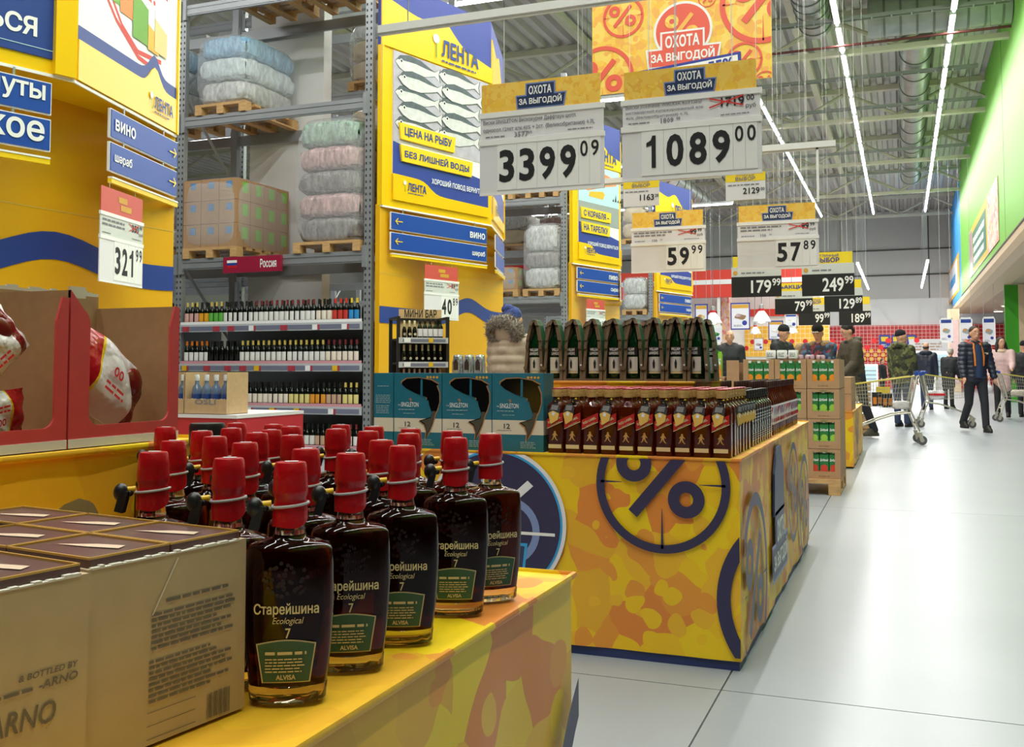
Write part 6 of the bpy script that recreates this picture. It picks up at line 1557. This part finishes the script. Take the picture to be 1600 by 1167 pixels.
mat('navy_puffer', '23283a', .45, var=(5, .1)); mat('navy_sweater', '1f3558', .8, bump=(80, .4)); mat('orange_lining', 'd87a24', .6); mat('rust', '9c3a24', .6); mat('jeans_black', '26282e', .8, bump=(50, .3)); mat('olive', '4a4130', .7, var=(6, .12), bump=(30, .3)); mat('black_coat', '1b1d21', .7, var=(8, .1)); mat('pink_coat', 'd3b3b0', .6, var=(6, .08)); mat('beige_coat', 'b6a48f', .5, var=(6, .08)); mat('cream_knit', 'd9c4a6', .8); mat('fur_grey', '8c8378', .9, var=(40, .4)); mat('fur_tan', '9a7f5c', .9, var=(40, .3)); mat('hat_black', '17171a', .9, bump=(80, .6)); mat('hat_blue', '3a4a86', .9, var=(30, .5)); mat('hat_cream', 'cfc6b6', .9, var=(30, .2)); mat('plastic_bag', 'e4e2e4', .25, alpha=.75, bump=(20, .8)); mat('jeans_blue', '2c3a58', .8); mat('boot_olive', '4b4738', .6)
camo('camo_coat', ['3c4028', '575b30', '2b2d22', '6f6f42', '35391f'], 14, .8, .8); camo('bright_coat', ['1e2433', '27406e', '7e2a34', '1b1e28', '3f6a86'], 16, .6, .8)
def at(px, Z): p = PZ(px, 600, Z); return (p.x, p.y)
def hb(dx, sx, drop=.2, r=.07): pass
def bag_at(t, p, m='plastic_bag', r=.08):
    g = G(); g.ell((p.x, p.y, p.z - .2), (r, r*.8, r*1.1), 12, 8); cap(g, [(p - Vector((0, 0, .13)), r*.5), (p, .018)]); o = put('carrier_bag', remesh(g, .014, 2, None, .004), None, t); o.data.materials.append(MATS[m])
def ex_walk(t, hm, up, arms, legs_, dz):
    c = up((0, -.128, 1.24)); put('sweater', G().rings([[(w*math.cos(a) , c.y + .0 + d*math.sin(a), z + dz.z) for a in [math.pi + math.pi*i/9 for i in range(10)] + [0.0]] for w, d, z in ((.06, .055, .93), (.065, .06, 1.1), (.07, .045, 1.3), (.05, .02, 1.47))]), 'navy_sweater', t, smooth=60)
    for q in (-1, 1): put('jacket_lining', G().tube([(q*.07, c.y - .02, 1.12 + dz.z), (q*.078, c.y - .022, 1.28 + dz.z), (q*.07, c.y + .02, 1.42 + dz.z), (q*.055, c.y + .05, 1.5 + dz.z)], .016, 6), 'orange_lining', t, smooth=60)
    put('chest_patch', G().box((.13, c.y + .002, 1.33 + dz.z), (.07, .015, .03)), 'mini_label', t)
p = at(1524, 17.3)
w1 = person('man in an open navy puffer jacket walking along the aisle', p, 24, 1.84, 'navy_puffer', 'jeans_black', 'hair_brown', legL=(-6, -32), legR=(14, 4), armL=((12, 14), (26, 6)), armR=((4, 14), (16, 6)), puff=1.08, quilt=(.075, .016), vox=.0125, hood='rust', extra=ex_walk, coat=.84)
def ex_olive(t, hm, up, arms, legs_, dz):
    bag_at(t, arms[0][2] + arms[0][3]*.1, r=.1)
    cap_g = G(); put('collar', G().tube([up((.1*math.sin(a), .02 - .08*math.cos(a), 1.5)) for a in [i*math.pi/6 for i in range(12)]], .028, 6, True), 'black_coat', t, smooth=60)
p = at(1338, 15.9)
person('man in a long olive jacket holding a plastic bag', p, -62, 1.83, 'olive', 'jeans_black', 'hair_dark', legL=(10, 4), legR=(-12, -20), armL=((18, 8), (70, -6)), armR=((12, 8), (48, 4)), bend=9, nod=26, coat=.68, puff=1.1, vox=.0125, hood='olive', extra=ex_olive, shoes='boot_olive')
person('man in a camouflage jacket and black knit hat', at(1409, 18.8), 150, 1.8, 'camo_coat', 'jeans_blue', hat='hat_black', turn=-60, coat=.78, puff=1.12, vox=.016, hood='camo_coat')
person('bald man in a dark hooded coat seen from behind', at(1448, 26.5), 170, 1.78, 'navy_puffer', 'jeans_blue', 'hair_brown', bald=True, coat=.66, puff=1.15, vox=.02, hood='navy_puffer')
person('white-haired person in a black coat bending to a counter', at(1482, 27.0), 150, 1.66, 'black_coat', 'black_coat', 'hair_grey', bend=12, nod=15, coat=.6, puff=1.1, vox=.02)
def ex_pink(t, hm, up, arms, legs_, dz):
    g = G(hm); g.ell((0, .03, .04), (.098, .105, .1), 14, 8)
    for q in (-1, 1): cap(g, [((q*.085, .02, .0), .035), ((q*.1, .0, -.1), .04), ((q*.105, -.01, -.2), .03)])
    put('long_hair', remesh(g, .014, 3), None, t).data.materials.append(MATS['hair_dark'])
    put('scarf', G().tube([up((.09*math.sin(a), .0 - .085*math.cos(a), 1.49)) for a in [i*math.pi/6 for i in range(12)]], .035, 8, True), 'cream_knit', t, smooth=60)
    bag_at(t, arms[0][2] + arms[0][3]*.1, r=.075)
person('dark-haired woman in a pale pink coat pushing a trolley', at(1566, 21.7), -8, 1.78, 'pink_coat', 'black_coat', 'hair_dark', armL=((20, 6), (30, 4)), armR=((30, 6), (70, 0)), legL=(12, 2), legR=(-10, -22), turn=25, coat=.62, puff=1.1, vox=.018, extra=ex_pink)
person('person in a dark jacket beyond the trolley at the pillar', at(1601, 22.5), 160, 1.7, 'black_coat', 'jeans_black', hat='hat_black', coat=.7, puff=1.1, vox=.02)
person('man in a black coat and black knit hat looking down', at(1219, 16.8), 62, 1.81, 'black_coat', 'black_coat', hat='hat_black', bend=5, nod=16, coat=.75, puff=1.1, vox=.016, hood='black_coat', armL=((25, 6), (70, 0)), armR=((25, 6), (70, 0)))
def ex_fur(t, hm, up, arms, legs_, dz):
    g = G(hm)
    for i in range(22):
        a = 2*math.pi*i/22; g.ell((.105*math.cos(a), -.02, .01 + .13*math.sin(a)), (.04, .05, .04), 8, 6)
    g.ell((0, .05, .02), (.11, .1, .13), 12, 8); put('fur_hood', remesh(g, .012, 2, None, .012), None, t).data.materials.append(MATS['fur_tan'])
person('person in a pale coat with a tan fur-trimmed hood', at(1251, 18.2), 55, 1.52, 'hat_cream', 'black_coat', 'hair_brown', coat=.75, nod=14, vox=.018, extra=ex_fur, puff=1.1)
def ex_hat(t, hm, up, arms, legs_, dz):
    put('pompom', G(hm).ell((0, .03, .165), .04, 10, 8), 'hat_black', t, smooth=60)
    for q in range(4): put('hat_print', G(hm).box((-.045 + q*.03, -.104, .075), (.016, .01, .018)), 'white', t)
    g = G(); 
    for i in range(14):
        a = R(-140 + 280*i/13); g.ell(up((.13*math.sin(a), .04 + .1*math.cos(a), 1.5)), .045, 8, 6)
    put('fur_collar', remesh(g, .014, 2, None, .01), None, t).data.materials.append(MATS['fur_tan'])
person('young man in a bright patterned jacket and pompom hat', at(1284, 14.8), -18, 1.74, 'bright_coat', 'jeans_blue', hat='hat_black', bend=8, nod=22, coat=.8, puff=1.08, vox=.016, extra=ex_hat, armL=((25, 6), (75, -5)), armR=((25, 6), (75, -5)))
person('bald man in a black hooded jacket behind the juice cartons', at(1141, 18.3), 8, 1.79, 'black_coat', 'black_coat', 'hair_brown', bald=True, coat=.8, puff=1.1, vox=.016, hood='black_coat')
person('distant seated shopper in a black coat', at(1379, 38.0), 60, 1.45, 'black_coat', 'black_coat', 'hair_dark', coat=.7, vox=.02)
def ex_beige(t, hm, up, arms, legs_, dz):
    # hood thrown back: a fur edged ring standing behind the head, seen from behind
    hc = up((0, .10, 1.575)); K = Matrix.Translation(hc) @ Matrix.Rotation(R(-18), 4, 'X')
    g = G(K)
    for i in range(34):
        a = 2*math.pi*i/34; rr = .055 if math.sin(a) > -.4 else .035
        g.ell((.165*math.cos(a), .0, .105*math.sin(a)), (rr, rr*1.1, rr), 8, 6)
    put('fur_trim', remesh(g, .011, 2, None, .018), None, t).data.materials.append(MATS['fur_grey'])
    g = G(K); g.ell((0, .0, -.01), (.165, .05, .11), 14, 10); put('coat_hood', remesh(g, .012, 4), None, t).data.materials.append(MATS['beige_coat'])
    put('pompom', G(hm).ell((.02, .05, .13), (.07, .06, .05), 12, 8), 'hat_blue', t, smooth=60)
    fur = G(K); rn = random.Random(2)
    for i in range(900):
        a = rn.uniform(-.6, 3.74); b = rn.uniform(0, 6.28); c0 = Vector((.165*math.cos(a), 0, .105*math.sin(a))); d = (Vector((math.cos(a), 0, math.sin(a)))*math.cos(b) + Vector((0, 1, 0))*math.sin(b)).normalized()
        p0 = c0 + d*.045; fur.cyl(p0, p0 + d*.04 + Vector((rn.uniform(-.02, .02), rn.uniform(-.015, .015), rn.uniform(-.02, .02))), .006, .0006, 4, False)
    put('fur_strands', fur, 'fur_grey', t)['kind'] = 'stuff'
person('woman in a quilted beige coat with grey fur hood', at(800, 8.5), 158, 1.60, 'beige_coat', 'black_coat', 'hair_brown', hat='hat_blue', coat=.7, puff=1.32, quilt=(.085, .016), vox=.014, armL=((22, 24), (62, 10)), armR=((16, 22), (40, 10)), faceless=True, extra=ex_beige)
# ================================================================ shopping trolleys
mat('chrome', 'c9c6b4', .28, .6); mat('trolley_yellow', 'd9c83a', .4); mat('trolley_blue', '23479c', .4); mat('caster', '5a5c5e', .4)
def trolley(label, loc, rz, cargo=None, plate=False):
    t = thing('shopping_trolley', label, 'trolley', (loc[0], loc[1], 0), R(rz)); L = .92
    # x forward; basket corners
    def quad(z, f):   # ring of the basket at height fraction f
        xb, xf = -.32 + .10*(1 - f), .50 - .04*(1 - f); wb, wf = .27 - .03*(1 - f), .2 - .03*(1 - f)
        zb, zf = .50 + (.98 - .50)*f, .56 + (.86 - .56)*f
        return [Vector((xb, -wb, zb)), Vector((xf, -wf, zf)), Vector((xf, wf, zf)), Vector((xb, wb, zb))]
    wires_ = G(); r = .0028
    for k in range(7):
        q = quad(0, k/6)
        for i in range(4): wires_.cyl(q[i], q[(i+1) % 4], r if k < 6 else .006, n=4)
    b, tp = quad(0, 0), quad(0, 1)
    for i in range(4):
        n = 20 if i % 2 == 0 else 9
        for k in range(n + 1):
            f = k/n; wires_.cyl(b[i].lerp(b[(i+1) % 4], f), tp[i].lerp(tp[(i+1) % 4], f), r, n=4)
    for k in range(12): wires_.cyl(b[0].lerp(b[1], k/11), b[3].lerp(b[2], k/11), r, n=4)
    put('wire_basket', wires_, 'chrome', t)
    put('top_rim', G().tube([tp[0] + Vector((.02, -.006, .004)), tp[1] + Vector((0, -.006, .004)), tp[2] + Vector((0, .006, .004)), tp[3] + Vector((.02, .006, .004))], .007, 6), 'trolley_yellow', t, smooth=60)
    for s in (-1, 1):
        put('frame_tube', G().tube([(-.44, s*.27, 1.03), (-.34, s*.27, .98), (-.24, s*.25, .5), (-.30, s*.24, .36), (-.36, s*.26, .19)], .013, 8), 'chrome', t, smooth=60)
        put('frame_tube', G().tube([(-.26, s*.24, .46), (-.02, s*.23, .43), (.18, s*.21, .36), (.46, s*.17, .24), (.53, s*.16, .18)], .013, 8), 'chrome', t, smooth=60)
        put('child_seat_end', G().box((-.40, s*.27, 1.02), (.08, .03, .05), ry=.3), 'trolley_blue', t)
    put('handle', G().cyl((-.46, -.27, 1.04), (-.46, .27, 1.04), .02, n=10), 'trolley_blue', t, smooth=60)
    put('cross_bar', G().cyl((-.33, -.25, .28), (-.33, .25, .28), .011, n=8), 'chrome', t, smooth=60)
    for (x, y) in ((-.36, -.26), (-.36, .26), (.53, -.16), (.53, .16)):
        c_ = put('caster', G().cyl((x - .03, y - .014, .068), (x - .03, y + .014, .068), .068, n=18), 'caster', t, smooth=40)
        put('wheel_hub', G().cyl((x - .03, y - .019, .068), (x - .03, y + .019, .068), .03, n=12), 'chrome', c_, smooth=40); put('caster_fork', G().box((x - .015, y - .02, .12), (.05, .006, .12), ry=.2).box((x - .015, y + .02, .12), (.05, .006, .12), ry=.2).box((x, y, .178), (.06, .045, .012)), 'chrome', c_)
    if plate: put('yellow_plate', G().bx(-.02, .18, -.262, -.255, .70, .82), 'sign_yellow', t)
    return t
c1 = at(1391, 14.7); trolley('wire trolley with dark packs and a yellow plate', c1, 186, plate=True)
c2 = at(1470, 18.7); trolley('wire trolley with red packs pushed by the camouflage man', c2, 6)
c3 = at(1590, 20.6); trolley('wire trolley pushed by the woman in pink', c3, 4)
mat('pack_orange', 'd9822a', .4)
for k in range(4):
    p = PZ(1366 + k*8, 600, 14.6 + (k % 2)*.12); t = thing('drink_pack', 'dark drink pack with an orange print in the trolley', 'pack', (p.x, p.y, .528 + .018*(k < 2)), .1, 'drink packs in the trolley'); put('pack_body', G().bx(-.033, .033, -.05, .05, 0, .2), 'black', t); put('pack_print', G().flat([(-.025, .03), (.025, .03), (.025, .13), (-.025, .13)], -.051), 'pack_orange', t)
p = PZ(1407, 600, 14.5); t = thing('bread_pack', 'wrapped bread lying in the trolley', 'bread', (p.x, p.y, .512)); put('loaf', lumpy(G(), .22, .14, .1, (0, 0, .05), .008, 6), 'fur_tan', t, smooth=50); put('wrapper', lumpy(G(), .24, .16, .115, (0, 0, .055), .008, 6), 'plastic_bag', t, smooth=50)
p = PZ(1462, 600, 18.6); t = thing('red_pack', 'red and white pack in the trolley of the camouflage man', 'pack', (p.x, p.y, .522)); put('pack_body', lumpy(G(), .3, .2, .16, (0, 0, .08), .01, 6), 'offwhite', t, smooth=50); put('pack_band', G().bx(-.16, .16, -.11, .11, .07, .11), 'red', t)
p = PZ(1594, 600, 20.5); t = thing('vegetable_bag', 'pale bag of vegetables in the trolley of the woman in pink', 'bag', (p.x, p.y, .53)); put('bag_body', lumpy(G(), .34, .24, .12, (0, 0, .06), .02, 7), 'hat_cream', t, smooth=50); put('bag_knot', G().ell((.12, 0, .13), (.04, .03, .03)), 'hat_cream', t, smooth=50)
# ================================================================ far departments
def panel(name, label, cat, px0, px1, y0, y1, Y, m, th=.06, group=None, at_root=True):
    a, b = PY(px0, y1, Y), PY(px1, y1, Y); zt = PY((px0 + px1)/2, y0, Y).z; zb = PY((px0 + px1)/2, y1, Y).z
    t = thing(name, label, cat, ((a.x + b.x)/2, Y, zb), 0, group); W = b.x - a.x; Hh = zt - zb
    put('board', G().bx(-W/2, W/2, 0, th, 0, Hh), m, t)
    return t, W, Hh
# bakery wall behind the yellow columns
mat('red_fascia', 'e2402e', .5); mat('poster_paper', 'eceaf2', .5); mat('bread', 'c98f52', .6, var=(10, .2))
wA = PY(985, 600, 45.0).x; wBx = PY(1297, 600, 45.0).x
bw = thing('bakery_wall', 'white and yellow bakery wall with red bands behind the hanging lamps', 'partition', ((wA + wBx)/2, 45.0, 0)); W = wBx - wA
zf = lambda y_, Z=45.5: H + (HOR - y_)*Z/F
put('wall_panel', G().bx(-W/2, W/2, 0, .2, 0, zf(462)), 'white_paint', bw)
X_ = lambda px: PY(px, 600, 45.0).x - (wA + wBx)/2
put('yellow_tiles', G().bx(X_(1165), X_(1297), -.05, 0, zf(558), zf(512)), 'tile_yellow', bw); put('yellow_tiles', G().bx(X_(1104), X_(1130), -.05, 0, zf(560), zf(500)), 'tile_yellow', bw)
for a_, b_, y0, y1 in ((1145, 1297, 497, 486), (1104, 1130, 497, 488), (1000, 1060, 545, 470)): put('red_band', G().bx(X_(a_), X_(b_), -.06, 0, zf(y0), zf(y1)), 'red_fascia', bw)
put('pattern_pillar', G().bx(X_(1130), X_(1142), -.3, 0, 0, zf(462)), 'rose_pattern' if 'rose_pattern' in MATS else camo('rose_pattern', ['e9b9b4', 'f3d9cf', 'e58f84', 'f5c99a'], 6), bw)
g = G()
for i in range(26):
    for j in range(2):
        if (i + j) % 2 == 0: g.ring2d((X_(1167) + i*.28, zf(545) + j*.28), 0, .11, -.055, n=8)
put('red_dots', g, 'red_tile', bw)['kind'] = 'stuff'
fs_ = thing('red_fascia', 'bright red fascia above the bakery counters', 'fascia', ((wA + wBx)/2, 43.0, zf(466, 43.5)))
put('fascia_board', G().bx(-W/2 - .2, W/2, 0, .4, 0, zf(424, 43.5) - zf(466, 43.5)), 'red_fascia', fs_); put('white_line', G().bx(-W/2 - .2, W/2, -.02, 0, .55, .75), 'white', fs_)
for q in (-W/2 + .3, 0, W/2 - .3): put('support_post', G().bx(q - .06, q + .06, .1, .2, -fs_.location.z, 0), 'white_paint', fs_)
# bakery counter
t = thing('bakery_counter', 'white bakery counter along the yellow tiled wall', 'counter', ((wA + wBx)/2, 44.15, 0)); put('counter_body', G().bx(-W/2, W/2, -.35, .4, 0, .95), 'white_paint', t); put('counter_top', G().bx(-W/2, W/2, -.45, .45, .95, 1.0), 'steel', t)
# framed posters
def fposter(label, px0, px1, y0, y1, Y, frame, art, wires_to=4.2):
    t, W, Hh = panel('hanging_poster', label, 'poster', px0, px1, y0, y1, Y, 'poster_paper', .02)
    for q in (((-W/2, W/2), (0, .04)), ((-W/2, W/2), (Hh - .04, Hh))): put('frame_bar', G().bx(q[0][0], q[0][1], -.01, .03, q[1][0], q[1][1]), frame, t)
    for q in (-W/2, W/2 - .03): put('frame_bar', G().bx(q, q + .03, -.01, .03, 0, Hh), frame, t)
    put('poster_head', G().bx(-W/2 + .04, W/2 - .04, -.005, 0, Hh*.8, Hh*.93), art[0], t)
    put('poster_food', G().flat([(W*.3*math.cos(a), Hh*.48 + Hh*.1*math.sin(a) + .03*W*math.cos(3*a)) for a in [i*math.pi/8 for i in range(16)]], -.006), art[1], t)
    put('poster_food', G().flat([(-W*.1 + W*.16*math.cos(a), Hh*.52 + Hh*.05*math.sin(a)) for a in [i*math.pi/6 for i in range(12)]], -.008), art[2], t)
    put('poster_note', G().ring2d((W*.22, Hh*.25), 0, W*.13, -.007, n=14), 'indigo', t)
    put('poster_print', scribble(G(), -W*.35, W*.1, Hh*.12, Hh*.2, 2, -.006), 'grey_ink', t)
    for q in (-W*.4, W*.4): put('hanging_wire', G().cyl((q, 0, Hh), (q, 0, 9.84 - t.location.z if wires_to > 5 else wires_to - t.location.z), .006, n=4), 'steel', t)
    return t
fposter('framed cheese poster with a blue edge beside the farthest column', 1086, 1106, 475, 514, 33, 'indigo', ('gold_ink', 'cream_label', 'bread'), 9)
fposter('framed meat poster with a blue edge in front of the red bands', 1142, 1172, 473, 515, 33, 'indigo', ('gold_ink', 'kraft_dark', 'meat_pack'), 9)
fposter('framed poster behind the man in the black hat', 1201, 1224, 501, 531, 36, 'indigo', ('gold_ink', 'lab_grey', 'white'), 9)
fposter('pale poster with a coffee cup between the price boards', 1226, 1246, 490, 512, 34, 'lab_grey', ('blue_sign', 'white', 'lab_grey'), 9)
fposter('white poster with green leaves behind the green bottles', 1110, 1128, 507, 536, 38, 'white', ('white', 'juice_green', 'juice_lime'), 9)
fposter('small framed notice on the yellow tiles', 1178, 1193, 528, 548, 41, 'lab_brn', ('white', 'grey_ink', 'lab_brn'), 9)
for k, (a_, b_) in enumerate(((1469, 1489), (1500, 1520), (1536, 1556))): fposter(['tall white fish poster beside the red tiled wall', 'tall white fish poster behind the man in the puffer jacket', 'tall white fish poster above the woman in pink'][k], a_, b_, 497 - k, 535 + 2*k, 38 - k, 'white', ('navy', 'poster_grey', 'bread'), 3.86 if k == 2 else 9)
for k, (a_, b_) in enumerate(((1374, 1391), (1394, 1404), (1417, 1432))):
    t, W, Hh = panel('wall_poster', ['blue wall poster with a yellow trolley sign', 'narrow blue wall poster behind the camouflage man', 'blue wall poster beside the bald man'][k], 'poster', a_, b_, 523, 544, 58.4, 'indigo', .05)
    put('poster_sign', G().flat([(-W*.3, Hh*.5), (W*.25, Hh*.5), (W*.35, Hh*.85), (-W*.35, Hh*.85)], -.01), 'sign_yellow', t); put('poster_print', scribble(G(), -W*.35, W*.35, Hh*.12, Hh*.35, 2, -.01), 'white', t)
# bell lamps
for k, (px, yt, yb, Y) in enumerate(((1114, 478, 505, 34), (1190, 475, 503, 34), (1180, 504, 521, 40), (1238, 503, 520, 40))):
    p = PY(px, yb, Y); hh = PY(px, yt, Y).z - p.z; r = hh*.5
    t = thing('pendant_lamp', 'white bell lamp with a red ring over the bakery', 'lamp', p, 0, 'bell lamps over the bakery'); put('lamp_shade', G().lathe([(r, 0), (r*1.02, .02), (r*.7, hh*.35), (r*.34, hh*.6), (r*.3, hh*.62)], 16), 'white', t, smooth=40); put('red_ring', G().lathe([(r*.31, hh*.6), (r*.33, hh*.64), (r*.33, hh*.72), (r*.3, hh*.75)], 14), 'red', t, smooth=40); put('lamp_neck', G().lathe([(r*.26, hh*.75), (r*.24, hh*.95), (r*.1, hh)], 12), 'steel', t, smooth=40); put('cord', G().cyl((0, 0, hh), (0, 0, 9.84 - p.z), .012, n=4), 'steel_dark', t)
    put('bulb', G().ell((0, 0, .05), (r*.5, r*.5, r*.3)), 'downlight', t, smooth=60)
# lower lamp rows in the far hall
for x, nm in ((-1.62, 'low far lamp row beside the price boards'), (.98, 'low far lamp row beside the blue wall')):
    y = 43.0
    k = 0
    while y < 56:
        t = strip((x, y, 5.25), R(90), 'white tube lamp in the ' + nm, nm)
        if k % 3 == 1: area((0, 0, -.06), 6, .12, LAMP_W*.9, t)
        y += 2.0; k += 1
# refrigerated counters and shelves at the far wall
for k, (a_, b_) in enumerate(((1330, 1372), (1428, 1462), (1462, 1486))):
    t, W, Hh = panel('refrigerator', ['white refrigerated counter along the red tiled wall', 'white refrigerated shelf behind the bald man', 'glass-fronted refrigerator beside the white-haired person'][k], 'refrigerator', a_, b_, 566 if k == 0 else 545, 575 + 1.1*F/(50.5 + k) - .2 + (0 if k else -.0), 50 + k, 'white_paint', .8)
    t.location.z = 0
    put('glass_front', G().bx(-W/2 + .06, W/2 - .06, -.02, 0, Hh*.4, Hh*.92), 'poster_sky', t)
    for q in range(3): put('shelf_edge', G().bx(-W/2 + .06, W/2 - .06, -.04, -.02, Hh*(.45 + .15*q), Hh*(.45 + .15*q) + .04), 'steel', t)
tbd = thing('white_sign_board', 'white lettered board on the red tiled wall', 'sign', (PY(1455, 548, 58.3).x, 58.3, zf(553, 58))); put('board', G().bx(-1.1, .9, 0, .1, 0, .75), 'white', tbd); put('board_print', scribble(G(), -.8, .6, .15, .6, 3, -.01), 'lab_brn', tbd)
# pillar, green wall end and beige pole on the right
pp = PY(1492, 600, 50.0); t = thing('pillar', 'pale pink and beige pillar under the end of the blue wall', 'pillar', (pp.x, 50.0, 0)); put('shaft', G().bx(-.25, .25, -.25, .25, 0, 3.8), 'beige', t); put('pink_panel', G().bx(-.2, .2, -.27, -.25, .4, 3.3), 'pink_coat', t)
g0, g1 = PY(1573, 600, 36.0).x, PY(1640, 600, 36.0).x
t = thing('green_partition', 'bright green partition under the soffit', 'partition', ((g0 + g1)/2, 36.0, 0)); put('wall_panel', G().bx(-(g1 - g0)/2, (g1 - g0)/2, 0, .2, 0, 3.8), 'green_dark', t); put('beige_post', G().bx(-(g1 - g0)/2 + .4, -(g1 - g0)/2 + .56, -.12, 0, 0, 3.8), 'beige', t); put('post_plate', G().bx(-(g1 - g0)/2 + .42, -(g1 - g0)/2 + .54, -.13, -.12, 1.0, 1.5), 'red', t)
# posters on the green and blue bulkhead
def wall_art(label, px0, px1, ya0, ya1, yb0, yb1):
    a, b = PX(px0, ya1, XW - .02), PX(px1, yb1, XW - .02); z0, z1 = PX(px0, ya1, XW - .02).z, PX(px0, ya0, XW - .02).z
    z0 = (a.z + b.z)/2; z1 = (PX(px0, ya0, XW - .02).z + PX(px1, yb0, XW - .02).z)/2
    t = thing('wall_poster', label, 'poster', (XW - .012, a.y, z0), R(-90)); return t, a.y - b.y, z1 - z0
t, W, Hh = wall_art('large colourful poster with a green panel on the green wall', 1516, 1561, 353, 432, 280, 379)
put('board', G().bx(0, W, -.008, .01, 0, Hh), 'tan_pack', t); put('berry_print', G().bx(0, W*.12, -.012, 0, 0, Hh*.95), 'meat_pack', t); put('berry_print', G().bx(W*.7, W, -.012, 0, 0, Hh), 'rose_pattern', t); put('yellow_print', G().bx(W*.12, W*.72, -.011, 0, .02*Hh, Hh), 'lemon', t); put('green_print', G().bx(W*.14, W*.66, -.014, 0, Hh*.12, Hh*.86), 'teal_green' if 'teal_green' in MATS else mat('teal_green', '3f7f63', .5), t)
put('poster_print', scribble(G(), W*.18, W*.62, Hh*.2, Hh*.8, 3, -.017, .6, .2), 'white', t)
t, W, Hh = wall_art('white poster with a yellow edge on the blue wall', 1481, 1499, 425, 474, 395, 458)
put('board', G().bx(0, W, -.008, .01, 0, Hh), 'lemon', t); put('white_print', G().bx(W*.12, W*.9, -.012, 0, Hh*.1, Hh*.92), 'poster_white', t); put('blue_print', G().bx(W*.25, W*.75, -.016, 0, Hh*.35, Hh*.6), 'blue_paint', t)
